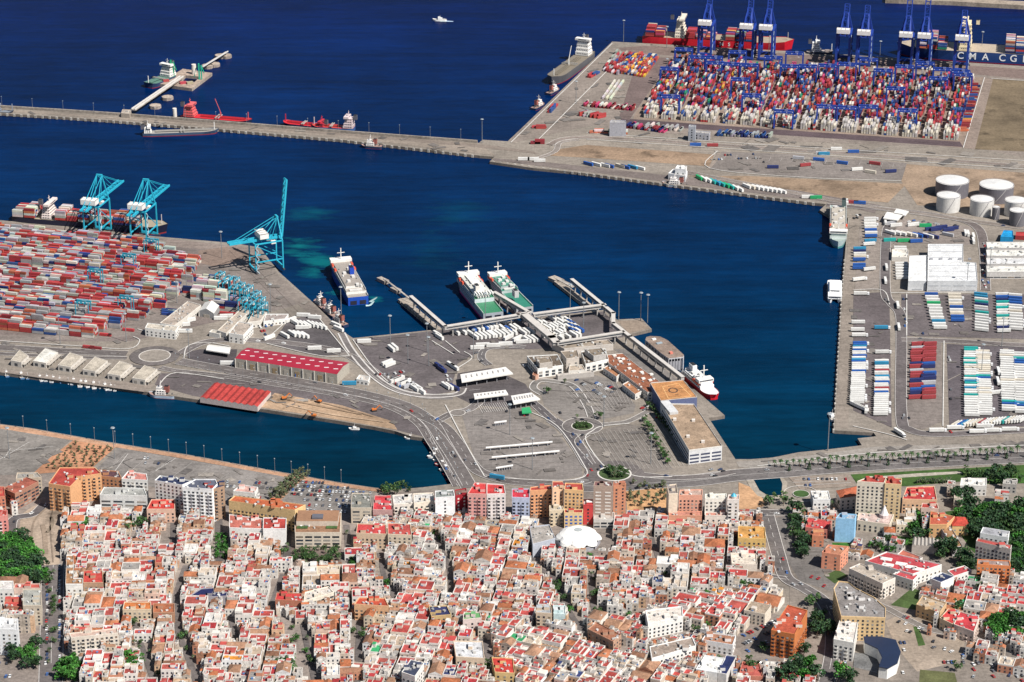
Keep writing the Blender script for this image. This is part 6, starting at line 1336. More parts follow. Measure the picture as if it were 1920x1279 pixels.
m = MB(); m.cyl(8, 3, H, H+3, 4, 10, (.6, .5, .48)); m.cyl(8, 3, H+3, H+11, 3.4, 10, (.74, .7, .68), None, .2); m.build('spire', 'plaster', r)
bld('school_wing', [(1622, 1053), (1712, 1078), (1766, 1060), (1662, 1036)], 10, (.7, .68, .64), (.42, .06, .07), 'long white school wing with crimson roof and small light wells', 'school', style='win', hut=0, step=4)
for (u, v) in ((1662, 1049), (1690, 1058), (1665, 1060), (1708, 1064), (1722, 1068)): p = at(u, v, 10); e = MB(); e.box(0, 0, 0, .5, 9, 5, -.35, (.7, .66, .6)); x = e.build('light_well', 'plaster'); x.location = (p.x, p.y, 10.1); x.parent = bpy.data.objects['school_wing']; x.matrix_parent_inverse = Matrix.Translation(-bpy.data.objects['school_wing'].location)
bld('school_wing', [(1674, 1078), (1712, 1090), (1722, 1080), (1690, 1071)], 9, (.7, .68, .64), (.44, .07, .08), 'front white school wing with red roof and tall arched windows', 'school', style='win', hut=0)
bld('school_hall', [(1744, 1086), (1764, 1094), (1789, 1083), (1766, 1075)], 12, (.74, .73, .7), NAVY, 'white school hall with square navy roof and tall narrow windows', 'school', style='win', hut=0, ww=1, wh=4, fl=8, step=3)
bld('school_wing', [(1789, 1082), (1822, 1071), (1808, 1062), (1776, 1071)], 8, (.7, .68, .64), (.45, .07, .08), 'right hand school wing with red roof and arcade', 'school', style='win', hut=0)
bld('school_wing', [(1682, 1041), (1720, 1054), (1730, 1047), (1692, 1032)], 7, (.66, .6, .55), (.42, .13, .09), 'separate school wing with orange ribbed roof behind the crimson one', 'school', style='win', hut=0)
gable_shed('sawtooth_shed', [(1710, 1023), (1775, 1027), (1773, 1011), (1712, 1009)], 7, 1.6, (.42, .37, .33), (.36, .33, .3), 'grey shed with nine-ridged sawtooth roof beside the trees', 'shed', 'y', 9, 0, rmat='paint')
bld('gym_hall', [(1787, 1028), (1805, 1026), (1780, 985), (1761, 986)], 8, (.45, .42, .42), (.30, .17, .09), 'long narrow hall with brown roof on the wooded slope', 'hall', style=None, hut=0)
bld('villa', [(1786, 986), (1816, 986), (1815, 971), (1781, 969)], 9, (.62, .42, .2), (.45, .06, .04), 'yellow villa with red hipped roof on the wooded slope', 'house', style='win', gable=3)
apt([(1838, 1001), (1890, 1009), (1893, 998), (1843, 990)], 15, (.72, .72, .72), (.3, .3, .32), 'white block with grey roof behind the tall grey one at the wood', style='win')
apt([(1830, 1016), (1895, 1031), (1897, 1024), (1833, 1010)], 25, (.5, .46, .42), (.42, .08, .07), 'tall grey beige block with red roof edge at the wood', style='win', step=3)
apt([(1832, 1059), (1895, 1063), (1893, 1053), (1833, 1050)], 17, (.62, .22, .09), (.3, .22, .2), 'orange brick block standing in front of the tall grey beige block', step=3)
apt([(1592, 1067), (1655, 1096), (1679, 1085), (1612, 1058)], 13, (.66, .6, .54), (.42, .36, .3), 'white terraced block with dark balconies left of the school', style='balc', step=3)
r, L, H = apt([(1577, 1157), (1660, 1160), (1661, 1142), (1640, 1122), (1604, 1104), (1590, 1093), (1572, 1091), (1563, 1105)], 20, (.62, .44, .24), (.23, .21, .2), 'large curved block with grey roof and yellow end wall beside the winding road', style='win', hut=6, hutcol=(.7, .68, .66))
apt([(1563, 1200), (1601, 1207), (1609, 1166), (1576, 1159)], 16, (.66, .64, .6), (.62, .57, .52), 'pale slab with rows of roof vents in front of the yellow end wall', step=3, hut=5)
apt([(1446, 1183), (1490, 1191), (1514, 1146), (1477, 1136)], 21, (.5, .17, .06), (.42, .09, .05), 'orange brick slab with red and cream roof between two car parks', step=3.2, hut=3, hutcol=(.65, .58, .5))
# courthouse with a curved dark blue roof
r = empty('courthouse', at(1650, 1235), 'modern courthouse with curved dark blue roof around a grey court', 'courthouse'); o = r.location
q = [(p.x-o.x, p.y-o.y) for p in A2([(1620, 1194), (1650, 1194), (1679, 1200), (1688, 1222), (1682, 1242), (1664, 1252), (1648, 1249), (1654, 1232), (1646, 1216), (1622, 1205)], 10)]
FOOT.append([(a+o.x, b+o.y) for a, b in q]); FOOT.append([tuple(p[:2]) for p in A2([(1605, 1210), (1690, 1215), (1690, 1279), (1600, 1270)])])
m = MB(); m.prism(q, 0, 9.2, (.7, .69, .66)); m.build('wall', 'plaster', r); c0 = (sum(a for a, b in q)/10, sum(b for a, b in q)/10)
m = MB(); m.prism([((a-c0[0])*1.03+c0[0], (b-c0[1])*1.03+c0[1]) for a, b in q], 9.2, 10, (.02, .03, .06), (.012, .022, .055)); m.build('roof', 'paint', r)
m = MB(); q2 = [(p.x-o.x, p.y-o.y) for p in A2([(1602, 1225), (1650, 1232), (1645, 1262), (1600, 1252)])]; m.prism(q2, 0, .8, (.5, .48, .46), (.15, .15, .15)); m.build('court_floor', 'roofing', r)
# more mid town landmarks
bld('modern_hall', [(999, 1022), (1041, 1011), (1030, 985), (993, 989)], 12, (.4, .42, .47), (.36, .33, .3), 'grey modern hall with plain roof left of the white domed market', 'hall', style=None, hut=0)
r = empty('market_dome', at(1084, 1018), 'large white scalloped dome of the market hall', 'market hall'); o = r.location; FOOT.append([(o.x+22*math.cos(t/8*6.283), o.y+22*math.sin(t/8*6.283)) for t in range(8)])
m = MB(); N = 64; rings = [(19.5, 0), (18.2, 2.2), (15, 4.6), (10.5, 6.6), (5.5, 7.8), (3.2, 8.1)]
def rp(i, k): t = 2*math.pi*i/N; rr, z = rings[k]; s = abs(math.cos(4*t)) if k < 3 else 1; return (rr*math.cos(t)*(1-.06*(1-s)*(3-k) if k < 3 else 1), rr*math.sin(t)*(1-.06*(1-s)*(3-k) if k < 3 else 1), 4+z+(1-s)*1.3*(k == 0))
for k in range(5):
    for i in range(N): m.face([rp(i, k), rp(i+1, k), rp(i+1, k+1), rp(i, k+1)], (.74, .73, .7))
m.build('dome', 'plaster', r, smooth=True)
m = MB(); m.cyl(0, 0, 11.9, 12.3, 3.4, 24, (.35, .38, .38)); m.build('oculus', 'paint', r)
m = MB()
for i in range(8): a, b = 2*math.pi*(i+.06)/8, 2*math.pi*(i+.94)/8; m.bar((18*math.cos(a), 18*math.sin(a), 2), (18*math.cos(b), 18*math.sin(b), 2), .6, (.3, .3, .33), 4)
m.build('wall', 'plaster', r)
extra = [
 ([(855, 1233), (908, 1236), (905, 1204), (850, 1203)], 12, (.6, .48, .36), (.56, .56, .57), 'large beige block with light grey roof in the lower middle of town', 'balc'),
 ([(1102, 1181), (1150, 1205), (1165, 1192), (1118, 1168)], 11, (.42, .26, .18), (.3, .13, .08), 'brown block with brown tiled roof and many red chimneys', 'win'),
 ([(1215, 1171), (1281, 1157), (1279, 1138), (1210, 1146)], 13, (.72, .7, .66), (.62, .56, .5), 'large white institutional block with cream roof and rows of windows', 'win'),
 ([(1222, 1236), (1305, 1212), (1298, 1196), (1218, 1214)], 9, (.72, .7, .67), (.3, .24, .2), 'long white building with dark brown roof along the diagonal street', 'win'),
 ([(868, 1163), (903, 1160), (900, 1149), (870, 1150)], 12, (.6, .5, .46), (.12, .3, .12), 'pinkish cube with green roof in the middle of town', 'win'),
 ([(809, 1157), (846, 1154), (838, 1137), (804, 1138)], 11, (.5, .36, .18), (.03, .035, .1), 'tan block with dark navy roof in the middle of town', 'win'),
 ([(664, 1134), (729, 1138), (722, 1123), (673, 1122)], 13, (.64, .38, .22), (.42, .07, .04), 'peach block with red tiled roof and balconies in the centre left', 'balc'),
 ([(516, 1126), (568, 1128), (565, 1114), (519, 1113)], 10, (.42, .17, .11), (.48, .05, .05), 'brick block with bright red roof left of the stepped cream terraces', 'win'),
 ([(569, 1129), (626, 1112), (616, 1101), (572, 1112)], 11, (.66, .6, .5), (.56, .5, .44), 'stepped cream block right of the brick block with bright red roof', 'band'),
 ([(230, 1144), (284, 1144), (283, 1130), (233, 1130)], 11, (.62, .5, .36), (.46, .15, .05), 'cream block with long bright orange tiled roof beside the winding street', 'win'),
 ([(287, 1150), (327, 1150), (327, 1133), (287, 1133)], 9, (.4, .22, .14), (.34, .12, .06), 'dark orange roofed block right of the bright orange tiled one', None),
 ([(123, 1097), (155, 1097), (155, 1086), (137, 1086), (137, 1042), (125, 1042)], 13, W, (.30, .16, .08), 'white L-shaped block with brown roof on the boulevard corner', 'win'),
 ([(156, 1094), (194, 1094), (192, 1071), (157, 1071)], 12, (.42, .27, .18), (.45, .06, .05), 'brick block with red roof around a pale court, beside the white L block', 'win'),
 ([(350, 1122), (425, 1119), (427, 1112), (402, 1112), (400, 1103), (376, 1105)], 8, (.3, .28, .3), (.015, .02, .08), 'low hall with broad dark navy roof right of the winding street', None),
 ([(-30, 1106), (25, 1106), (25, 1091), (-30, 1091)], 15, W, (.55, .52, .5), 'white block with grey roof below the park trees at the left edge', 'win'),
 ([(43, 1137), (77, 1137), (77, 1106), (43, 1106)], 17, (.52, .45, .36), (.33, .33, .3), 'beige grid-windowed block on the left side of the boulevard', 'win'),
 ([(26, 1104), (76, 1104), (75, 1096), (28, 1096)], 13, (.55, .42, .36), (.45, .1, .08), 'block with thin red roof directly below the park trees', 'win'),
 ([(8, 1136), (42, 1140), (40, 1121), (10, 1121)], 11, (.5, .2, .14), (.42, .07, .06), 'brick red block with red roof left of the beige grid-windowed one', 'win'),
 ([(-10, 1180), (33, 1182), (34, 1162), (-10, 1160)], 22, (.72, .72, .72), (.6, .6, .6), 'tall white block with blank walls at the lower left edge', 'win'),
 ([(133, 1197), (222, 1188), (220, 1179), (130, 1189)], 17, (.62, .56, .48), (.5, .36, .3), 'long pale apartment slab with grid of balconies right of the boulevard', 'balc'),
 ([(275, 956), (328, 956), (328, 938), (284, 938)], 12, (.64, .42, .32), (.46, .05, .04), 'peach walled block with bright red roof in front of the tall white row', 'win'),
 ([(668, 1001), (725, 1003), (724, 985), (670, 983)], 13, (.55, .42, .3), (.46, .06, .06), 'tan block with red roof terraces below the beige block by the car park', 'win'),
 ([(727, 1003), (772, 1005), (770, 984), (727, 982)], 14, (.6, .5, .38), (.44, .08, .07), 'cream block with tall windows and red terraces, right of the tan one', 'win'),
 ([(1005, 1150), (1035, 1152), (1033, 1137), (1006, 1136)], 14, (.56, .45, .34), (.36, .38, .4), 'tan block with grey roof left of the aqua tiled block', 'balc'),
 ([(1038, 1152), (1060, 1153), (1060, 1137), (1037, 1137)], 13, (.5, .62, .62), (.5, .52, .52), 'pale aqua tiled block in the lower centre of town', 'win'),
 ([(1305, 1256), (1345, 1263), (1360, 1236), (1322, 1230)], 9, (.72, .71, .69), (.74, .73, .7), 'white industrial building with white roof at the bottom, left of navy roof', None),
 ([(1346, 1263), (1362, 1266), (1381, 1232), (1362, 1229)], 9, (.6, .58, .56), (.02, .03, .1), 'dark navy roofed wing of the white building at the bottom', None),
 ([(1316, 1201), (1374, 1211), (1380, 1194), (1326, 1187)], 9, (.74, .72, .7), (.33, .16, .1), 'white row house with brown tiled roof left of the car park', 'win'),
 ([(1385, 1268), (1430, 1270), (1424, 1246), (1392, 1242)], 5, (.5, .2, .14), (.4, .1, .08), 'low red paved building right of the navy roofed wing', None),
 ([(753, 1262), (778, 1270), (795, 1245), (770, 1238)], 16, (.68, .66, .62), (.05, .06, .1), 'white tower block with dark roof rim at the bottom left of centre', 'win'),
 ([(928, 1262), (965, 1264), (962, 1236), (922, 1234)], 11, (.6, .42, .2), (.46, .05, .04), 'yellow walled block with vivid red roof at the bottom centre', 'win'),
 ([(1372, 1058), (1420, 1060), (1418, 1040), (1370, 1038)], 9, (.66, .58, .5), (.62, .54, .45), 'large cream walled building with flat roof left of the wide road', None),
 ([(1384, 1010), (1436, 1012), (1434, 990), (1384, 988)], 12, (.62, .42, .16), (.5, .26, .08), 'ochre building with orange terraces left of the wide road', 'win'),
 ([(1718, 1135), (1762, 1150), (1775, 1132), (1730, 1118)], 10, (.55, .38, .22), (.42, .33, .24), 'ochre brick building with grey panels right of the weedy lot', 'win'),
 ([(1762, 1160), (1786, 1172), (1800, 1152), (1778, 1143)], 9, (.62, .5, .36), (.48, .05, .05), 'cream house with red roof on the street below the school, left one', 'win'),
 ([(1788, 1172), (1826, 1186), (1836, 1160), (1800, 1148)], 10, (.68, .55, .48), (.48, .05, .06), 'white balconied house with bright red roof below the school, right one', 'balc'),
 ([(1800, 912), (1850, 912), (1850, 898), (1802, 898)], 9, (.6, .58, .55), (.66, .64, .6), 'grey white building with cluttered roof on the lawn', 'win'),
 ([(1880, 908), (1906, 910), (1906, 900), (1882, 898)], 8, (.36, .34, .32), (.42, .4, .37), 'grey building with pale roof right of the lawn', 'win'),
 ([(1510, 990), (1552, 995), (1560, 978), (1515, 972)], 8, (.5, .2, .16), (.46, .06, .06), 'red roofed cluster left of the pale blue wall', 'win'),
 ([(1523, 1005), (1545, 1006), (1545, 995), (1524, 993)], 10, (.55, .22, .13), (.42, .2, .1), 'small orange brick building with tan roof beside the palms', 'win'),
 ([(1743, 985), (1775, 985), (1790, 970), (1745, 960)], 12, (.6, .36, .18), (.42, .1, .06), 'orange terraced block on the slope behind the gym hall', 'win')]
for roof, h, wl, rf, lab, st in extra:
    apt(roof, h, wl, rf, lab, style=st, hut=2 if st else 1)
# ================================================================ TOWN FILL: individual houses and the rest
trng = random.Random(21)
_fb = [(min(p[0] for p in f)-1, max(p[0] for p in f)+1, min(p[1] for p in f)-1, max(p[1] for p in f)+1, f) for f in FOOT]
NOGO = [[tuple(p[:2]) for p in A2(pl)] for pl in (
    [(62, 950), (104, 940), (114, 960), (112, 1062), (116, 1090), (118, 1300), (72, 1300), (70, 1075), (40, 1040), (35, 965)],   # works and boulevard
    [(-100, 990), (70, 1010), (80, 1075), (80, 1100), (-100, 1098)], [(545, 1028), (645, 1028), (645, 1068), (545, 1064)], [(1170, 905), (1250, 905), (1252, 955), (1174, 955)], [(1043, 985), (1145, 985), (1150, 1045), (1110, 1050), (1046, 1040)],
    [(303, 1000), (312, 1000), (312, 1040), (303, 1040)], [(405, 1000), (426, 1000), (426, 1050), (405, 1050)], [(656, 1050), (668, 1050), (668, 1080), (656, 1080)], [(20, 1190), (82, 1190), (82, 1300), (20, 1300)], [(105, 1225), (145, 1225), (150, 1300), (105, 1300)])]
def clear(pts, pad=1.5):
    for x, y in pts:
        for f in _fb:
            if f[0] < x < f[1] and f[2] < y < f[3] and inside(x, y, f[4]): return False
        for f in NOGO:
            if inside(x, y, f): return False
        for P, w in ROADS:
            for a, b in zip(P, P[1:]):
                if abs(a[0]-x) < 90 and segd(x, y, a, b) < w/2+pad+.9: return False
    return True
HOUSES = []
def lots(cx, cy, w, h, rot, poly, size=(5.5, 14.5), gap=1.0, dens=1.0, hs=(4, 5, 6, 7, 7, 8, 10)):
    ca, sa = math.cos(rot), math.sin(rot)
    pxs = [p[0] for p in poly]; pys = [p[1] for p in poly]; B = (min(pxs), max(pxs), min(pys), max(pys))
    def leaf(x0, y0, x1, y1, depth=0, ht=None):
        W_, H_ = x1-x0, y1-y0; mx, my = (x0+x1)/2, (y0+y1)/2; X, Y = cx+mx*ca-my*sa, cy+mx*sa+my*ca
        if W_ < 2.6 or H_ < 2.6: return
        cs = [(cx+a*ca-b*sa, cy+a*sa+b*ca) for a, b in ((x0, y0), (x1, y0), (x1, y1), (x0, y1))]
        if not any(inside(p[0], p[1], poly) for p in cs+[(X, Y)]): return
        if inside(X, Y, poly) and clear([(X, Y)]+cs, -.4): HOUSES.append((X, Y, W_, H_, rot, ht)); return
        if depth < 3:
            if W_ > H_: leaf(x0, y0, mx, y1, depth+1, ht); leaf(mx, y0, x1, y1, depth+1, ht)
            else: leaf(x0, y0, x1, my, depth+1, ht); leaf(x0, my, x1, y1, depth+1, ht)
    def rec(x0, y0, x1, y1):
        W_, H_ = x1-x0, y1-y0; s = trng.uniform(*size); m_ = max(W_, H_)
        mx, my = (x0+x1)/2, (y0+y1)/2; X, Y = cx+mx*ca-my*sa, cy+mx*sa+my*ca; D = math.hypot(W_, H_)/2
        if X+D < B[0] or X-D > B[1] or Y+D < B[2] or Y-D > B[3]: return
        if m_ < s*1.45:
            if trng.random() < dens: leaf(x0, y0, x1, y1, 0, trng.choice(hs))
            return
        k = trng.uniform(.38, .62); g = 0
        if m_ > 150: g = 0
        elif m_ > 52: g = 2.2
        g *= gap
        if W_ > H_: c = x0+W_*k; rec(x0, y0, c-g/2, y1); rec(c+g/2, y0, x1, y1)
        else: c = y0+H_*k; rec(x0, y0, x1, c-g/2); rec(x0, c+g/2, x1, y1)
    rec(-w/2, -h/2, w/2, h/2)
def district(pp, rot, **k):
    P = [tuple(p[:2]) for p in A2(pp)]; cx = sum(p[0] for p in P)/len(P); cy = sum(p[1] for p in P)/len(P)
    R_ = max(math.hypot(p[0]-cx, p[1]-cy) for p in P)*2.1; lots(cx, cy, R_, R_, rot, P, **k)
district([(118, 968), (200, 962), (330, 975), (345, 1060), (328, 1110), (338, 1200), (372, 1330), (120, 1330), (118, 1100)], .03)
district([(345, 960), (430, 995), (540, 1000), (545, 1065), (505, 1150), (590, 1330), (374, 1330), (340, 1200), (332, 1112), (348, 1060), (330, 985)], -.03)
district([(550, 1064), (640, 1064), (668, 1010), (712, 1035), (760, 1150), (674, 1165), (672, 1330), (592, 1330), (560, 1165), (507, 1150)], .06)
district([(660, 960), (870, 950), (1000, 965), (1005, 1060), (1066, 1145), (905, 1195), (940, 1330), (675, 1330), (677, 1165), (762, 1145), (714, 1036)], -.18)
district([(1005, 1040), (1110, 1050), (1150, 985), (1250, 962), (1435, 968), (1462, 1060), (1440, 1098), (1300, 1115), (1120, 1165), (1068, 1145)], -.12)
district([(1112, 1175), (1300, 1128), (1440, 1105), (1470, 1130), (1400, 1180), (1300, 1240), (1290, 1330), (940, 1330), (907, 1200), (1066, 1150)], -.42)
district([(-80, 1110), (70, 1110), (72, 1190), (-80, 1190)], .02, size=(12, 18), hs=(7, 10, 13, 16))
district([(0, 940), (30, 940), (30, 985), (-80, 1000), (-80, 940)], .4, size=(12, 16), hs=(10, 13))
district([(1830, 1080), (1990, 1110), (1990, 1200), (1860, 1215), (1740, 1190), (1700, 1160), (1730, 1110), (1790, 1095)], -.3, dens=.85, size=(8, 13), hs=(4, 7, 7, 10))
district([(1600, 1020), (1700, 1030), (1620, 1050), (1590, 1062)], -.35, dens=.7, hs=(4, 4, 7)); district([(1500, 965), (1560, 960), (1555, 1000), (1505, 1000)], -.1, dens=.7, hs=(4, 7))
district([(1560, 1240), (1600, 1262), (1600, 1300), (1540, 1300)], -.3, dens=.5); district([(1840, 1195), (1990, 1235), (1990, 1280), (1850, 1225)], -.35, dens=.8, hs=(7, 7, 10)); district([(1480, 965), (1560, 962), (1565, 985), (1500, 985)], -.2, dens=.6, hs=(4, 7)); district([(1300, 1240), (1560, 1262), (1540, 1330), (1290, 1330)], -.2, dens=.75, hs=(5, 7, 8)); district([(1700, 980), (1752, 985), (1740, 1008), (1690, 1000)], -.1, dens=.6, hs=(7, 10)); district([(1770, 920), (1990, 905), (1990, 945), (1800, 960)], -.2, dens=.4, size=(12, 18), hs=(7, 10)); district([(1800, 1200), (1990, 1220), (1990, 1300), (1900, 1260), (1830, 1240)], -.35, dens=.7, hs=(7, 7, 10)); district([(1555, 1000), (1600, 985), (1690, 1000), (1690, 1018), (1560, 1015)], -.1, dens=.35, hs=(4, 7))
WALLS = [((.67, .635, .59), 'white'), ((.67, .635, .59), 'white'), ((.67, .635, .59), 'white'), ((.67, .635, .59), 'white'), ((.67, .635, .59), 'white'), ((.67, .635, .59), 'white'), ((.74, .73, .72), 'white'), ((.66, .56, .42), 'cream'), ((.6, .4, .26), 'peach'), ((.62, .45, .36), 'pink'), ((.5, .43, .36), 'beige'), ((.58, .5, .42), 'beige'), ((.62, .55, .46), 'cream'), ((.48, .22, .14), 'brick')]
ROOFS = [('red terrace', (.40, .06, .055)), ('red terrace', (.37, .08, .065)), ('red terrace', (.38, .055, .05)), ('red terrace', (.36, .06, .052)), ('red terrace', (.35, .085, .07)), ('red terrace', (.32, .065, .055)), ('red terrace', (.36, .06, .055)), ('red terrace', (.37, .07, .065)), ('red terrace', (.34, .035, .04)), ('orange tiled roof', (.42, .16, .08)), ('orange tiled roof', (.38, .13, .06)), ('brown tiled roof', (.26, .13, .08)), ('brown tiled roof', (.34, .19, .12)), ('grey flat roof', (.3, .28, .26)), ('white roof terrace', (.62, .6, .57)), ('tan flat roof', (.42, .33, .25)), ('tan flat roof', (.48, .40, .32))]
RARE = [('green roof', (.04, .3, .12)), ('navy roof', (.03, .04, .12)), ('orange flat roof', (.5, .2, .03))]
class Multi:
    def __init__(s): s.items = []
    def box(s, *a): m = MB(); m.box(*a); s.items.append(m)
def house_parts(x, y, w, h, rot, ht, parts, hr, wall, rn, rf):
    """parts: dict of builders wall, roof, stair_hut, window"""
    ca, sa = math.cos(rot), math.sin(rot); P = lambda a, b: (x+a*ca-b*sa, y+a*sa+b*ca); w2, h2 = w/2-.06, h/2-.06
    q = [P(-w2, -h2), P(w2, -h2), P(w2, h2), P(-w2, h2)]; t = .35
    if 'tiled' in rn:
        parts['wall'].prism(q, -.3, ht, wall)
        if hr.random() < .6:
            if w >= h: parts['roof'].gable(x, y, ht, ht+min(w, h)*.24, w, h, rot, rf, .05, wall)
            else: parts['roof'].gable(x, y, ht, ht+min(w, h)*.24, h, w, rot+math.pi/2, rf, .05, wall)
        else: parts['roof'].hip(q, ht, ht+min(w, h)*.22, rf, .25)
        if hr.random() < .7: a, b = hr.uniform(-.3, .3)*w, hr.uniform(-.3, .3)*h; parts['stair_hut'].box(*P(a, b), ht, ht+2.4, 1.6, 1.6, rot, wall, rf)
    else:
        par = hr.choice([.8, 1.0, 1.2])
        parts['wall'].prism(q, -.3, ht-.05, wall)
        I = [P(-w2+t, -h2+t), P(w2-t, -h2+t), P(w2-t, h2-t), P(-w2+t, h2-t)]
        pc = (.67, .635, .59) if hr.random() < .7 else wall
        for i in range(4): j = (i+1) % 4; parts['wall'].prism([q[i], q[j], I[j], I[i]], ht-.05, ht+par, pc)
        parts['roof'].prism(I, ht-.1, ht+.05, rf)
        if w > 9 and hr.random() < .5: a = hr.uniform(-.2, .2)*w; parts['wall'].prism([P(a, -h2+t), P(a+.3, -h2+t), P(a+.3, h2-t), P(a, h2-t)], ht, ht+par, pc)
        if hr.random() < .85:
            a, b = hr.choice([-1, 1])*hr.uniform(.1, .28)*w, hr.choice([-1, 1])*hr.uniform(.05, .28)*h; lw, lh = min(w*.45, hr.uniform(2.6, 5)), min(h*.45, hr.uniform(2.5, 5))
            parts['stair_hut'].box(*P(a, b), ht, ht+hr.uniform(2.3, 3), lw, lh, rot, pc, rf if hr.random() < .6 else (.5, .45, .4))
        if w > 6.5 and h > 6.5 and hr.random() < .55:
            sx, sy = hr.choice([-1, 1]), hr.choice([-1, 1, 1]); fw, fh = hr.uniform(.35, .5)*w, hr.uniform(.3, .5)*h; ux, uy = P(sx*(w2-fw/2), sy*(h2-fh/2)); parts['wall'].box(ux, uy, ht-.1, ht+2.8, fw, fh, rot, pc, rf if hr.random() < .7 else (.6, .56, .5))
        for _ in range(hr.randint(1, 4)):
            a, b = hr.uniform(-.38, .38)*w, hr.uniform(-.38, .38)*h; parts['stair_hut'].box(*P(a, b), ht, ht+hr.uniform(.7, 1.5), hr.uniform(.8, 1.8), hr.uniform(.8, 1.6), rot, hr.choice([(.7, .7, .68), (.3, .3, .3), (.6, .55, .5), (.1, .2, .4)]))
    for fl in range(int(ht/3)):
        for k in range(int(w/3)):
            a = (k+.5)/int(w/3)*w-w/2; z = 1.0+fl*3; X, Y = P(a, -h/2); 
            parts['window'].append((X+sa*.02, Y-ca*.02, z, rot, 1.1 if hr.random() < .8 else 1.6, 1.5))
hr = random.Random(77)
HOUSES = [hh for hh in HOUSES if hh[1] > 0]
info = []
for hh in HOUSES:
    x, y, w_, h_, rot, ht = hh; u, v = proj((x, y, ht))
    if not (-40 < u < 1960 and v < 1330): continue
    wl, wn = hr.choice(WALLS); rn, rf = hr.choice(RARE) if hr.random() < .022 else hr.choice(ROOFS)
    k = hr.uniform(.85, 1.12); rf = tuple(c*k for c in rf)
    info.append((w_*(h_+ht)/(math.hypot(x, y)**2), hh, wl, wn, rn, rf, u, v))
info.sort(key=lambda t: -t[0] if (-5 < t[6] < 1925 and t[7] < 1279) else 1)
HSTUFF = {'wall': MB(), 'roof': MB(), 'stair_hut': MB(), 'window': []}
for i, (_, hh, wl, wn, rn, rf, u, v) in enumerate(info):
    x, y, w_, h_, rot, ht = hh; ht += hr.uniform(-.5, .5)
    if i < 300:
        r = empty('town_house', (x, y, 0), 'x', 'house', 'houses of the old town'); pr = {'wall': MB(), 'roof': MB(), 'stair_hut': Multi(), 'window': []}
        house_parts(0, 0, w_, h_, rot, ht, pr, hr, wl, rn, rf)
        wo = pr['wall'].build('wall', 'plaster', r); pr['roof'].build('roof', 'tile' if 'tiled' in rn else 'roofing', r)
        for k_, mm in enumerate(pr['stair_hut'].items): mm.build('stair_hut' if k_ == 0 else 'roof_box', 'plaster', r)
        for (a, b, z, rz, ww, wh) in pr['window']: put('window', UNIT['window_pane'], wo, (a, b, z), rz, (ww, 1, wh), GLASSC)
        later_label(r, '%s %s house with %s' % (wn, {0: 'low', 1: 'low', 2: 'two-storey', 3: 'three-storey'}.get(int(ht/3), 'tall'), rn), u, v)
    else: house_parts(x, y, w_, h_, rot, ht, HSTUFF, hr, wl, rn, rf)
allm = MB()
for k in ('wall', 'roof', 'stair_hut'):
    b = len(allm.v); allm.v += HSTUFF[k].v; allm.f += [tuple(i+b for i in f) for f in HSTUFF[k].f]; allm.c += HSTUFF[k].c
for (a, b, z, rz, ww, wh) in HSTUFF['window']: allm.box(a, b, z, z+wh, ww, .14, rz, (.06, .065, .08))
tag(allm.build('old_town_houses', 'roofing'), 'dense carpet of smaller white walled, red roofed houses filling the old town', 'houses', kind='stuff')
print('houses', len(info))
# ================================================================ TREES
vr = random.Random(9)
def crown_mesh(key, rad, hh, n, leaf, cols, z0, shape='round'):
    m = MB()
    clumps = [(vr.gauss(0, .42)*rad, vr.gauss(0, .42)*rad, z0+vr.uniform(.15, .9)*hh, rad*vr.uniform(.28, .5)) for _ in range(14 if shape == 'round' else 9)]
    for _ in range(n):
        if shape == 'round':
            c = vr.choice(clumps); a, b = vr.uniform(0, 6.283), vr.uniform(-.4, 1.5); d = c[3]*vr.uniform(.6, 1.05)
            p = Vector((c[0]+d*math.cos(a)*math.cos(b), c[1]+d*math.sin(a)*math.cos(b), c[2]+d*math.sin(b)*.8)); k = .7+.5*(clumps.index(c) % 3)/2
        elif shape == 'cone':
            t = vr.random(); a = vr.uniform(0, 6.283); rr = rad*(1-t)**.8*vr.uniform(.6, 1.1); p = Vector((rr*math.cos(a), rr*math.sin(a), z0+t*hh)); k = vr.uniform(.7, 1.2)
        s = leaf*vr.uniform(.6, 1.3); nrm = Vector((vr.gauss(0, 1), vr.gauss(0, 1), vr.uniform(.2, 1.6))).normalized(); u = nrm.orthogonal().normalized()*s; w = nrm.cross(u).normalized()*s*.8
        cc = tuple(x*k*vr.uniform(.8, 1.25) for x in vr.choice(cols)); m.face([p-u-w*.4, p+u*.3-w, p+u+w*.4, p-u*.3+w], cc)
    o = m.build(key, 'leaf'); me = o.data; bpy.data.objects.remove(o); return me
def palm_mesh(key, rad, z0, cols):
    m = MB()
    for i in range(26):
        a = i*2.4; el = vr.uniform(-.3, 1.1); c = vr.choice(cols); p = Vector((0, 0, z0)); d = Vector((math.cos(a), math.sin(a), 0)); s = Vector((-d.y, d.x, 0))*rad*.12; w0 = .3
        prev = p
        for k in range(1, 4):
            t = k/3; q = Vector((0, 0, z0))+d*rad*t*math.cos(el*.6)+Vector((0, 0, rad*(math.sin(el)*t-.75*t*t))); ww = (1, 1, .3)[k-1]
            m.face([prev-s*w0, q-s*ww, q+s*ww, prev+s*w0], tuple(x*vr.uniform(.8, 1.2) for x in c)); prev = q; w0 = ww
    o = m.build(key, 'leaf'); me = o.data; bpy.data.objects.remove(o); return me
def trunk_mesh(key, h, r0, r1, limbs=0):
    m = MB(); m.cyl(0, 0, -.3, h, r0, 7, (.12, .085, .06), None, r1)
    for i in range(limbs): a = i*6.283/limbs+.4; m.bar((0, 0, h*.75), (math.cos(a)*h*.35, math.sin(a)*h*.35, h*1.25), r1*.9, (.12, .085, .06))
    o = m.build(key, 'bark'); me = o.data; bpy.data.objects.remove(o); return me
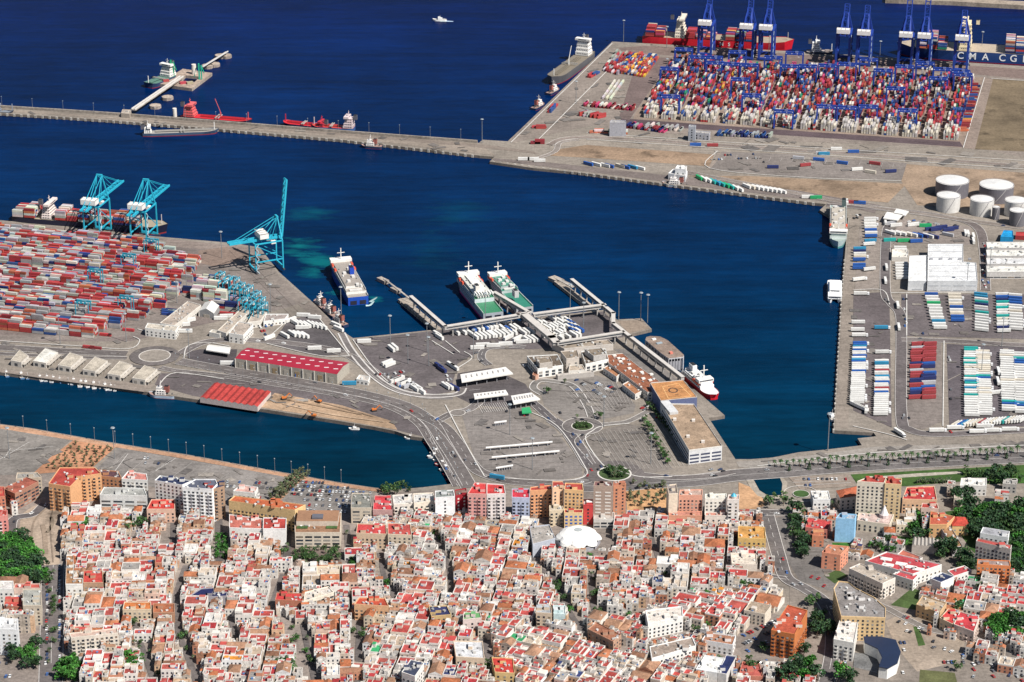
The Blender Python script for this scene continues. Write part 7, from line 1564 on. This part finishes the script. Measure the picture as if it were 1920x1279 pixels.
GR = [(.05, .11, .03), (.07, .13, .035), (.035, .08, .025)]; GB = [(.05, .19, .025), (.065, .21, .035), (.035, .13, .02)]; GD = [(.022, .065, .02), (.035, .085, .028), (.025, .06, .028)]; OL = [(.12, .13, .07), (.09, .11, .055)]
KIND = {}
for nm, rad, hh, n, leaf, cols, z0, shp, th in (('park', 6, 8, 900, .62, GB, 2.5, 'round', 5), ('parkb', 5, 7, 800, .6, GB, 2.5, 'round', 4.5), ('dark', 5.5, 8, 800, .62, GD, 2.5, 'round', 5), ('mid', 4.2, 6, 600, .5, GR, 2.2, 'round', 4), ('small', 2.6, 4, 320, .36, GR, 1.5, 'round', 2.5), ('olive', 2.8, 4, 340, .38, OL, 1.6, 'round', 2.6), ('cone', 2.4, 9, 420, .42, GD, .5, 'cone', 2), ('bright', 3.4, 5, 500, .42, GB, 1.5, 'round', 2.5)):
    KIND[nm] = (crown_mesh('crown', rad, hh, n, leaf, cols, z0, shp), trunk_mesh('trunk', th, .35, .18, 4 if shp == 'round' else 0))
KIND['palm'] = (palm_mesh('crown', 3.2, 8.5, GD+GR), trunk_mesh('trunk', 8.5, .38, .26)); KIND['palms'] = (palm_mesh('crown', 2.6, 5, GD+OL), trunk_mesh('trunk', 5, .3, .22))
LOOK = {'park': 'large bright green tree', 'parkb': 'bright green tree', 'dark': 'dark green tree', 'mid': 'round green tree', 'small': 'small green tree', 'olive': 'dusty olive tree', 'cone': 'dark pointed conifer', 'bright': 'vivid green garden tree', 'palm': 'tall palm tree', 'palms': 'short palm tree'}
NTREE = [0]; TST = []
def tree_at(kind, u, v, s=1.0, label=None, grp='trees in view', defer=True):
    p = at(u, v, .3)
    if defer: TST.append((kind, u, v, s, label, grp)); return
    NTREE[0] += 1
    r = empty('palm_tree' if 'palm' in kind else 'tree', p, label or 'x', 'palm' if 'palm' in kind else 'tree', grp, vr.uniform(0, 6.28)); s *= vr.uniform(.85, 1.15); r.scale = (s, s, s*vr.uniform(.9, 1.1))
    for n_, me in (('crown', KIND[kind][0]), ('trunk', KIND[kind][1])):
        o = bpy.data.objects.new(n_, me); C.objects.link(o); o.parent = r
    if not label: later_label(r, LOOK[kind], u, v)
def fill(kinds, poly, n, s=1.0, grp='trees in view', mind=4.5):
    us = [p[0] for p in poly]; vs = [p[1] for p in poly]; k = 0; t = 0; done = []
    while k < n and t < n*60:
        t += 1; u, v = vr.uniform(min(us), max(us)), vr.uniform(min(vs), max(vs))
        if not inside(u, v, poly): continue
        p = at(u, v)
        if any((p.x-q.x)**2+(p.y-q.y)**2 < mind**2 for q in done): continue
        if not clear([(p.x, p.y)], 0) and grp != 'park trees at the left edge': 
            if any(f[0] < p.x < f[1] and f[2] < p.y < f[3] and inside(p.x, p.y, f[4]) for f in _fb): continue
        done.append(p); tree_at(vr.choice(kinds), u, v, s, None, grp); k += 1
fill(['park', 'park', 'parkb', 'dark'], [(-10, 1020), (40, 1014), (66, 1030), (70, 1060), (86, 1090), (80, 1100), (-10, 1098)], 60, 1.1, 'park trees at the left edge', 5)
fill(['dark', 'dark', 'park', 'mid'], [(1790, 975), (1850, 960), (1930, 955), (1930, 1085), (1900, 1090), (1895, 1040), (1825, 1010)], 75, 1.1, 'wood on the right hand slope', 5.5)
fill(['park', 'parkb', 'dark'], [(1855, 1180), (1880, 1168), (1930, 1172), (1930, 1212), (1900, 1208), (1862, 1200)], 20, 1.2, 'grove at the right edge', 5.5)
for u, v, s in ((1490, 1266, 1.4), (1515, 1260, 1.3), (1480, 1283, 1.3), (1530, 1272, 1.2), (1575, 1272, 1.3), (1588, 1285, 1.2), (1505, 1280, 1.2)): tree_at('park' if u % 2 else 'dark', u, v, s)
fill(['cone', 'mid', 'dark'], [(1486, 962), (1497, 962), (1512, 1050), (1500, 1058), (1488, 1010)], 16, 1.0, mind=4); fill(['mid', 'palms'], [(1503, 965), (1510, 965), (1522, 1020), (1512, 1020)], 9, .9, mind=4)
fill(['dark', 'mid', 'parkb'], [(1695, 1000), (1715, 960), (1760, 975), (1765, 1005), (1700, 1015)], 12, 1.0, mind=5); fill(['mid', 'bright'], [(1630, 1020), (1680, 1012), (1710, 1028), (1640, 1050)], 9); fill(['dark'], [(1786, 930), (1830, 935), (1825, 965), (1790, 955)], 9); fill(['dark', 'mid'], [(1755, 1040), (1775, 1028), (1782, 1042), (1765, 1052)], 4, 1.2)
fill(['mid', 'dark'], [(1798, 1040), (1820, 1045), (1825, 1075), (1800, 1070)], 7); fill(['mid', 'small'], [(1830, 1085), (1890, 1080), (1895, 1100), (1830, 1105)], 7); fill(['mid', 'small', 'dark'], [(1525, 1150), (1550, 1150), (1555, 1200), (1528, 1195)], 10); fill(['mid'], [(1610, 965), (1640, 962), (1650, 972), (1620, 976)], 3)
tree_at('mid', 1523, 1135, 1.5); tree_at('mid', 1430, 1222, 1.0); tree_at('mid', 1405, 1255, 1.1); tree_at('dark', 1507, 1228, .8); tree_at('mid', 1792, 1258, .9); tree_at('mid', 1800, 1150, 1.1); tree_at('mid', 1795, 1140, 1)
fill(['parkb', 'park'], [(110, 1250), (140, 1248), (145, 1279), (110, 1279)], 7, 1.0); fill(['parkb', 'mid'], [(220, 1245), (256, 1240), (256, 1262), (222, 1262)], 8, .9); fill(['mid', 'bright'], [(208, 985), (275, 975), (272, 990), (212, 1002)], 11, .9); fill(['parkb'], [(141, 992), (166, 988), (166, 1004), (142, 1004)], 5, .9)
fill(['parkb', 'dark'], [(0, 1225), (70, 1215), (75, 1260), (30, 1265)], 9, .9); fill(['bright', 'mid'], [(512, 1242), (552, 1238), (552, 1262), (514, 1262)], 8, .9); fill(['small', 'mid', 'palms'], [(86, 1065), (104, 1065), (104, 1250), (88, 1250)], 14, .8, mind=6)
for i in range(7): tree_at('bright', 409, 1008+i*6.5, .8); tree_at('bright', 422, 1008+i*6.5, .8); tree_at('bright', 661, 1046+i*5, .7) if i < 5 else None
fill(['small', 'mid', 'palms'], [(548, 1030), (636, 1030), (640, 1058), (548, 1058)], 26, .9, mind=4)
for i in range(9): tree_at('olive', 508+i*7, 936-i*6, 1.2); tree_at('olive', 520+i*7, 940-i*6, 1.2)
fill(['mid', 'small'], [(718, 918), (765, 912), (770, 922), (725, 930)], 8, 1.0); fill(['mid', 'palms'], [(1138, 882), (1168, 882), (1170, 896), (1140, 897)], 14, .85, mind=3.2); fill(['small'], [(1078, 795), (1106, 795), (1106, 804), (1078, 804)], 12, .7, mind=2.6)
for u, v in ((1028, 738), (1126, 785), (1082, 785), (1059, 719)): tree_at('mid' if u > 1100 or u == 1028 else 'palms', u, v, .8)
for i in range(11): tree_at('mid', 1208+i*4.4, 790+i*8, .8) if i % 3 != 1 else tree_at('bright', 1208+i*4.4, 790+i*8, .8)
for i in range(15): tree_at('small', 1216+i*6, 762+i*7.2, 1.1)
fill(['olive', 'olive', 'palms'], [(138, 832), (212, 842), (172, 878), (84, 880)], 46, .6, 'young trees on the dirt garden', 5)
fill(['palms', 'olive'], [(1178, 908), (1250, 908), (1250, 950), (1180, 950)], 22, .9, 'palms on the sandy square', 5)
for i in range(40):
    t = i/39; tree_at('palm', 1452+t*455, 876-t*25+(i % 3)*1.5, .85, None, 'palms of the avenue'); 
for i in range(13): tree_at('cone', 1480+i*37, 883-i*2.1, .75, None, 'clipped conifers along the avenue')
for i in range(16): tree_at('palms', 1720+i*4, 907-(i % 4)*1.2, .8, None, 'palms of the lawn')
for u, v in ((1443, 947), (1469, 945), (1500, 955), (1533, 952), (1560, 950), (1575, 953), (1580, 950), (1595, 952)): tree_at('mid' if u < 1480 else 'palms', u, v, 1.2)
fill(['small', 'mid', 'dark'], [(1800, 890), (1900, 885), (1920, 905), (1850, 915)], 16); 
# little patios with trees inside the old town
pt = 0
for _ in range(900):
    if pt > 70: break
    u, v = vr.uniform(130, 1430), vr.uniform(985, 1275); p = at(u, v)
    ok = True
    for hh in HOUSES:
        if abs(hh[0]-p.x) < hh[2]/2+1.2 and abs(hh[1]-p.y) < hh[3]/2+1.2: ok = False; break
    if ok and not any(f[0] < p.x < f[1] and f[2] < p.y < f[3] for f in _fb): tree_at(vr.choice(['small', 'bright', 'mid', 'palms']), u, v, .8); pt += 1
# nearest and tallest 300 as things, the rest as one mass
TST = [t for t in TST if -20 < t[1] < 1940 and t[2] < 1300]
TST.sort(key=lambda t: -(t[2] + {'park': 60, 'dark': 50, 'parkb': 40, 'mid': 20, 'cone': 30, 'palm': 40}.get(t[0], 0)))
for t in TST[:300]: tree_at(*t, defer=False)
me_all = MB()
for kind, u, v, s, lb, gp in TST[300:]:
    p = at(u, v, .3); a = vr.uniform(0, 6.28); ca, sa = math.cos(a), math.sin(a); s *= vr.uniform(.85, 1.15)
    for me in KIND[kind]:
        step = 2 if len(me.polygons) > 200 else 1; col = me.color_attributes['Col'].data
        for pl in list(me.polygons)[::step]:
            k = 1.3 if step == 2 else 1.0; vs = [me.vertices[i].co for i in pl.vertices]; cc = sum(vs, Vector())/len(vs)
            c = col[pl.loop_start].color; q = []
            for w_ in vs: w_ = cc+(w_-cc)*k; q.append((p.x+(w_.x*ca-w_.y*sa)*s, p.y+(w_.x*sa+w_.y*ca)*s, p.z+w_.z*s))
            me_all.face(q, (c[0], c[1], c[2]))
if me_all.v: tag(me_all.build('distant_trees', 'leaf'), 'small street trees, palms and bushes scattered over town, lawns and port', 'trees', kind='stuff')
# ================================================================ CARS
CARC = [((.68, .68, .67), 'white'), ((.68, .68, .67), 'white'), ((.36, .37, .38), 'silver'), ((.03, .03, .035), 'black'), ((.03, .03, .035), 'black'), ((.025, .05, .13), 'dark blue'), ((.14, .14, .15), 'grey'), ((.36, .02, .02), 'red'), ((.05, .13, .35), 'blue')]
def car_proto():
    m = MB(); z = .35
    prof = [(-2.1, .35), (-2.1, .95), (-1.35, 1.0), (1.0, .95), (2.1, .75), (2.1, .35)]
    for s in (-1, 1):
        pts = [(a, s*.88, b) for a, b in prof]; m.face(pts[::-1] if s > 0 else pts[::-1][::-1], (1, 1, 1))
    for (a, b), (c, d) in zip(prof, prof[1:]): m.face([(a, -.88, b), (c, -.88, d), (c, .88, d), (a, .88, b)][::-1], (1, 1, 1))
    cab = [(-1.7, 1.0, .82), (-1.2, 1.5, .68), (.3, 1.5, .68), (.95, .97, .82)]
    m.face([(-1.2, -.68, 1.5), (.3, -.68, 1.5), (.3, .68, 1.5), (-1.2, .68, 1.5)], (1, 1, 1)); b = m.build('body', 'paint')
    g = MB()
    for s in (-1, 1): q = [(a, s*y, zz) for a, zz, y in cab]; g.face(q if s < 0 else q[::-1], (.03, .035, .045))
    g.face([(-1.7, -.82, 1.0), (-1.7, .82, 1.0), (-1.2, .68, 1.5), (-1.2, -.68, 1.5)][::-1], (.03, .035, .045)); g.face([(.95, -.82, .97), (.95, .82, .97), (.3, .68, 1.5), (.3, -.68, 1.5)], (.03, .035, .045)); gl = g.build('window_glass', 'glass')
    w = MB()
    for x in (-1.35, 1.35): w.box(x, 0, 0, .66, .66, 1.8, 0, (.02, .02, .02))
    wh = w.build('wheels', 'paint'); d = (b.data, gl.data, wh.data)
    for o in (b, gl, wh): bpy.data.objects.remove(o)
    return d
CD = car_proto(); NCAR = [0]; CARS = []
def car(u, v, rz):
    CARS.append((u, v, rz))
def lot(poly, rot, pitch=(2.9, 9.5), dens=.6, flip=True):
    P = [tuple(p[:2]) for p in A2(poly)]; cx = sum(p[0] for p in P)/len(P); cy = sum(p[1] for p in P)/len(P); R_ = max(math.hypot(p[0]-cx, p[1]-cy) for p in P); ca, sa = math.cos(rot), math.sin(rot)
    a = -R_; out = []
    while a < R_:
        b = -R_
        while b < R_:
            x, y = cx+a*ca-b*sa, cy+a*sa+b*ca
            if inside(x, y, P) and vr.random() < dens: out.append((*proj((x, y, 0)), rot+math.pi/2+vr.uniform(-.06, .06)+(math.pi if vr.random() < .5 else 0)))
            b += pitch[1]
        a += pitch[0]
    for c in out: car(*c)
lot([(1600, 655), (1606, 655), (1604, 750), (1599, 750)], 0, dens=.3, pitch=(5, 4)); lot([(870, 775), (980, 768), (985, 780), (875, 790)], 0, dens=.12, pitch=(4, 9)); lot([(545, 905), (600, 905), (660, 918), (700, 926), (690, 955), (650, 952), (540, 925)], -.1, dens=.85, pitch=(2.9, 8)); lot([(570, 935), (655, 950), (652, 962), (575, 960)], -.1, dens=.7); lot([(412, 905), (500, 905), (520, 925), (500, 935), (410, 935)], -.1, dens=.45); lot([(330, 880), (480, 905), (420, 930), (330, 890)], -.1, dens=.3, pitch=(5, 10)); lot([(225, 850), (380, 880), (330, 890), (215, 870)], -.1, dens=.1)
lot([(1385, 1200), (1420, 1170), (1465, 1148), (1445, 1185), (1440, 1215), (1400, 1225)], .7, dens=.6); lot([(1665, 1140), (1690, 1150), (1735, 1180), (1700, 1190)], -.6, dens=.55); lot([(1685, 1195), (1700, 1195), (1702, 1275), (1688, 1275)], .1, dens=.5, pitch=(3, 11)); lot([(1740, 1180), (1830, 1225), (1800, 1240), (1720, 1215)], -.3, dens=.1, pitch=(5, 9)); lot([(1740, 1236), (1840, 1238), (1840, 1246), (1745, 1246)], 0, dens=.4); lot([(1815, 1240), (1900, 1262), (1900, 1279), (1820, 1270)], -.4, dens=.3, pitch=(4, 12))
lot([(1516, 1078), (1560, 1095), (1555, 1105), (1520, 1090)], -.5, dens=.5); lot([(1425, 1240), (1440, 1240), (1428, 1279), (1415, 1279)], .3, dens=.6); lot([(1045, 722), (1090, 706), (1125, 712), (1150, 735), (1160, 755), (1110, 740)], -1.0, dens=.4, pitch=(3.2, 12)); lot([(1050, 730), (1058, 728), (1125, 772), (1118, 775)], -1.0, dens=.55); lot([(1118, 708), (1126, 706), (1165, 735), (1158, 738)], -1.0, dens=.4)
lot([(735, 690), (765, 700), (748, 712), (738, 706)], .5, dens=.6); lot([(828, 695), (838, 700), (852, 725), (842, 725)], .4, dens=.6); lot([(1355, 287), (1440, 291), (1435, 306), (1345, 302)], .1, dens=.25, pitch=(3.4, 15)); lot([(290, 620), (330, 626), (335, 634), (300, 632)], .1, dens=.4); lot([(488, 615), (512, 605), (508, 625), (490, 632)], .5, dens=.35); lot([(1500, 898), (1585, 893), (1592, 905), (1508, 912)], 0, dens=.6, pitch=(4, 12)); lot([(1040, 760), (1062, 778), (1052, 780), (1032, 768)], .3, dens=.2)
lot([(1692, 556), (1700, 556), (1702, 625), (1694, 625)], 0, dens=.3, pitch=(3, 9)); lot([(1728, 626), (1780, 628), (1780, 633), (1728, 632)], 0, dens=.6); lot([(1690, 777), (1712, 778), (1712, 792), (1692, 792)], 0, dens=.35); lot([(1855, 420+30), (1853, 545), (1842, 545), (1842, 450)], 0, dens=.5, pitch=(5, 3.2)); lot([(480, 950), (700, 960), (690, 965), (480, 956)], 0, dens=.1); lot([(-10, 1200), (20, 1200), (20, 1279), (-10, 1279)], 0, dens=.25); lot([(1778, 660), (1786, 660), (1786, 795), (1780, 795)], 0, dens=.25, pitch=(3.5, 7))
for pl, dn in (([(985, 668), (1000, 665), (990, 700), (975, 700)], .3), ([(1185, 752), (1240, 770), (1225, 800), (1185, 782)], .12), ([(700, 700), (735, 700), (800, 738), (740, 726)], .5), ([(860, 660), (980, 655), (905, 680)], .06), ([(1250, 888), (1350, 880), (1370, 884), (1260, 893)], .3), ([(1690, 808), (1760, 815), (1900, 810), (1900, 806), (1760, 811)], .2), ([(1655, 404), (1700, 412), (1820, 424), (1820, 429), (1700, 418)], .45), ([(1600, 404), (1616, 404), (1612, 412), (1600, 412)], .5), ([(120, 705), (290, 722), (270, 712), (100, 698)], .12), ([(60, 640), (250, 634), (235, 642), (60, 645)], .1), ([(1480, 1000), (1486, 1000), (1520, 1080), (1510, 1080)], .4), ([(1735, 1195), (1800, 1215), (1790, 1235), (1735, 1215)], .25), ([(1800, 1225), (1920, 1262), (1920, 1279), (1830, 1268)], .3)):
    lot(pl, vr.choice([-.3, 0, .4, -1.0]), dens=dn, pitch=(4, 7))
# on the roads
for P, w_ in ROADS:
    if w_ < 6.5: continue
    for i in range(1, len(P)-1):
        if vr.random() < (.16 if P[i][1] < 2100 else .05):
            d = (P[i+1][0]-P[i-1][0], P[i+1][1]-P[i-1][1]); L = math.hypot(*d) or 1; s = vr.choice([-1, 1])*w_*.24; u, v = proj((P[i][0]-d[1]/L*s, P[i][1]+d[0]/L*s, 0)); car(u, v, math.atan2(d[1], d[0]))
for i in range(60): v = 1062+i*3.7; car(88.5 if i % 2 else 112, v, math.pi/2+.02) if vr.random() < .75 else None
CARS = [c for c in CARS if -5 < c[0] < 1925 and c[1] < 1282]
CARS.sort(key=lambda c: -c[1]); CST = MB()
for i, (u, v, rz) in enumerate(CARS):
    p = at(u, v, LZ[0] if False else .0); cc, cn = vr.choice(CARC); z = 3.0 if False else .25
    p = Vector((p.x, p.y, z))
    if i < 300:
        r = empty('parked_car', p, 'x', 'car', 'cars in the town and port', rz)
        for n_, me in zip(('body', 'window_glass', 'wheels'), CD):
            o = bpy.data.objects.new(n_, me); C.objects.link(o); o.parent = r
            if n_ == 'body': o.color = (*cc, 1)
        later_label(r, '%s car' % cn, u, v)
    else: CST.box(p.x, p.y, z+.2, z+.95, 4.2, 1.76, rz, cc); CST.box(p.x-.2*math.cos(rz), p.y-.2*math.sin(rz), z+.95, z+1.45, 2.2, 1.5, rz, (.04, .05, .06), cc)
if CST.v: tag(CST.build('distant_cars', 'paint'), 'remaining small cars parked in farther lots and driving on port roads', 'cars', kind='stuff')
# ================================================================ LAMP POSTS
def mast_meshes(h, head, r):
    m = MB(); m.cyl(0, 0, 0, h, r*.7, 6, (.2, .21, .22), None, r*.5); a = m.build('pole', 'paint'); m = MB(); m.cyl(0, 0, h-.3, h+.3, head*.8, 10, (.24, .27, .29), None, head*.6); b = m.build('lamp_head', 'paint'); d = (a.data, b.data); bpy.data.objects.remove(a); bpy.data.objects.remove(b); return d
HM = mast_meshes(30, 2.6, .55); SM = mast_meshes(12, .7, .22); BM = mast_meshes(20, 1.2, .4)
def lamp(u, v, d, look, grp, k=1):
    r = empty('lamp_mast' if d is not SM else 'street_lamp', at(u, v, .2), 'x', 'lamp', grp); r.scale = (k, k, k)
    for n_, me in zip(('pole', 'lamp_head'), d): o = bpy.data.objects.new(n_, me); C.objects.link(o); o.parent = r
    later_label(r, look, u, v)
for u, v in ((416, 484), (237, 641), (350, 545), (332, 568), (113, 645), (508, 585), (732, 645), (801, 660), (804, 686), (765, 682), (888, 672), (1069, 585), (1094, 620), (1160, 600), (1201, 601), (1214, 605), (910, 602), (640, 590), (1552, 845), (1169, 78), (1080, 195), (1250, 90), (1441, 108), (1649, 118), (1425, 240), (1840, 100), (1855, 515), (1878, 650), (18, 860), (215, 860), (956, 815), (998, 880), (1220, 870), (904, 268), (1132, 800), (1250, 152), (355, 672), (1812, 545), (1840, 700)): lamp(u, v, HM, 'tall mast with round lamp head', 'high lamp masts of the port', 1.0 if (u, v) != (1552, 845) else 1.2)
for i in range(16): t = i/15; u, v = 4+t*860, 201+t*62; lamp(u, v, BM, 'lamp pole on the breakwater', 'lamp poles along the breakwater', .7)
for i in range(19): t = i/18; pts = [(0, 798), (200, 831), (350, 855), (500, 883), (640, 907)]; s = t*4; k = min(3, int(s)); u = pts[k][0]+(pts[k+1][0]-pts[k][0])*(s-k); v = pts[k][1]+(pts[k+1][1]-pts[k][1])*(s-k); lamp(u, v, SM, 'slim lamp on the canal promenade', 'lamps of the canal promenade', 1.1)
for i in range(22): t = i/21; lamp(330+t*440, 684+t*82, SM, 'street lamp of the port road', 'street lamps of the port road')
for i in range(16): t = i/15; lamp(1440+t*470, 890-t*22, SM, 'street lamp of the avenue', 'street lamps of the avenue')
for i in range(14): t = i/13; lamp(792+t*66, 780+t*120, SM, 'bend road street lamp', 'street lamps of the port road')
for u, v in ((470, 470+10), ): pass
# ================================================================ LANDMARK PHRASES
for a_ in ((290, 668, 'the big left roundabout'), (500, 490, 'the lone turquoise crane'), (960, 560, 'the twin green ferries'), (1092, 800, 'the small planted roundabout'), (1152, 889, 'the large planted roundabout'), (547, 680, 'the crimson roofed warehouse'), (440, 740, 'the red ridged shed'), (350, 600, 'the white customs offices'), (437, 610, 'the courtyard offices'), (912, 700, 'the largest toll canopy'), (980, 838, 'the long thin shelters'),
    (1260, 735, 'the orange terminal roof'), (1320, 800, 'the multi-storey car park'), (1785, 500, 'the big white warehouse'), (1690, 460, 'the customs canopies'), (1571, 430, 'the teal ro-ro ferry'), (1565, 552, 'the white catamaran'), (1785, 345, 'the grey tanks'), (1180, 240, 'the grey cube office'), (1275, 320, 'the quay control building'), (1438, 912, 'the round pond'), (1648, 930, 'the big beige tower'), (1585, 990, 'the pale blue wall'),
    (1700, 1060, 'the crimson school roofs'), (1862, 1040, 'the tall grey block'), (1840, 985, 'the white hillside block'), (1800, 1005, 'the brown gym hall'), (1620, 1130, 'the large curved block'), (1655, 1225, 'the blue roofed courthouse'), (1480, 1180, 'the orange brick slab'), (1345, 1250, 'the navy roofed wing'), (1084, 1015, 'the white market dome'), (1020, 1010, 'the grey modern hall'), (1130, 940, 'the brown banded tower'), (1075, 930, 'the wide peach tower'),
    (975, 950, 'the blue grey tower'), (912, 940, 'the pink striped block'), (680, 940, 'the beige car park block'), (596, 985, 'the cream courtyard block'), (595, 1045, 'the tree-lined square'), (495, 955, 'the long ochre block'), (380, 935, 'the tallest white block'), (230, 940, 'the grey office block'), (140, 905, 'the orange L-shaped block'), (30, 1060, 'the left park'), (300, 955, 'the peach red-roofed block'), (142, 1080, 'the white L-shaped block'), (60, 1125, 'the beige grid-windowed block'), (15, 1185, 'the tall white edge block'),
    (180, 1200, 'the pale balcony slab'), (260, 1140, 'the bright orange tiled roof'), (395, 1112, 'the broad navy roof'), (540, 1122, 'the bright red brick block'), (610, 1115, 'the stepped cream terraces'), (696, 1135, 'the peach balconied block'), (825, 1150, 'the tan navy-roofed block'), (885, 1160, 'the green roofed cube'), (880, 1225, 'the beige grey-roofed block'), (1020, 1150, 'the tan grey-roofed block'), (1135, 1190, 'the red-chimneyed brown roof'), (1245, 1155, 'the white institutional block'),
    (1260, 1220, 'the long diagonal building'), (1395, 1050, 'the large cream building'), (1410, 1000, 'the ochre building'), (945, 1250, 'the vivid red bottom roof'), (775, 1255, 'the dark-rimmed white tower'), (1345, 1200, 'the brown roofed row house'), (1810, 1165, 'the balconied red-roofed house'), (1745, 1135, 'the ochre brick building'), (700, 992, 'the tan terraced block'), (1350, 935, 'the small windowed tower'), (1210, 930, 'the sandy palm square'), (98, 1160, 'the tree-planted boulevard'),
    (100, 1000, 'the road works'), (1490, 1010, 'the boulevard trees'), (1730, 720, 'the flatbed trailer lot'), (1835, 720, 'the two long trailer rows'), (1900, 720, 'the edge trailer rows'), (1755, 590, 'the green-topped trailer'), (1842, 590, 'the middle trailer stack'), (1893, 590, 'the upper right trailer rows'), (1612, 700, 'the quayside trailer column'), (1655, 720, 'the second trailer column'), (1850, 797, 'the slanting trailer row'), (1820, 1190, 'the dirt car park'), (620, 930, 'the full car park'),
    (450, 900, 'the small olive avenue'), (180, 855, 'the dirt garden'), (1047, 612, 'the blue lorry rows'), (925, 625, 'the ferry lorry park'), (590, 630, 'the triangular lorry lot'), (750, 705, 'the customs lorry park'), (1520, 310, 'the far lorry park'), (1440, 352, 'the slanted far trailers'), (1150, 312, 'the service quay trailers'), (1343, 345, 'the colourful service trailers'), (110, 630, 'the near yard front'), (30, 600, 'the yard left edge'), (200, 600, 'the yard corner'), (120, 560, 'the middle yard'), (300, 520, 'the yard right edge'), (60, 500, 'the upper yard'), (230, 470, 'the upper right yard'),
    (1257, 160, 'the left far stacks'), (1420, 180, 'the middle far stacks'), (1600, 180, 'the right far stacks'), (1760, 180, 'the rightmost far stacks'), (1325, 70, 'the leftmost blue crane'), (1600, 85, 'the blue crane pair'), (1715, 70, 'the tallest blue cranes'), (1320, 725, 'the red fast ferry'), (655, 530, 'the blue ferry'), (700, 1080, 'the old town centre left'), (800, 1060, 'the mid-town roofs'), (900, 1060, 'the church quarter'), (1180, 1080, 'the alley east of the dome'), (1300, 1040, 'the eastern old quarter'),
    (450, 1060, 'the green tree alley'), (230, 1050, 'the walled white terraces'), (450, 1220, 'the lower left alleys'), (620, 1230, 'the lower central alleys'), (330, 1240, 'the winding street'), (1060, 1240, 'the lower diagonal streets')): landmark(*a_)
resolve_labels()
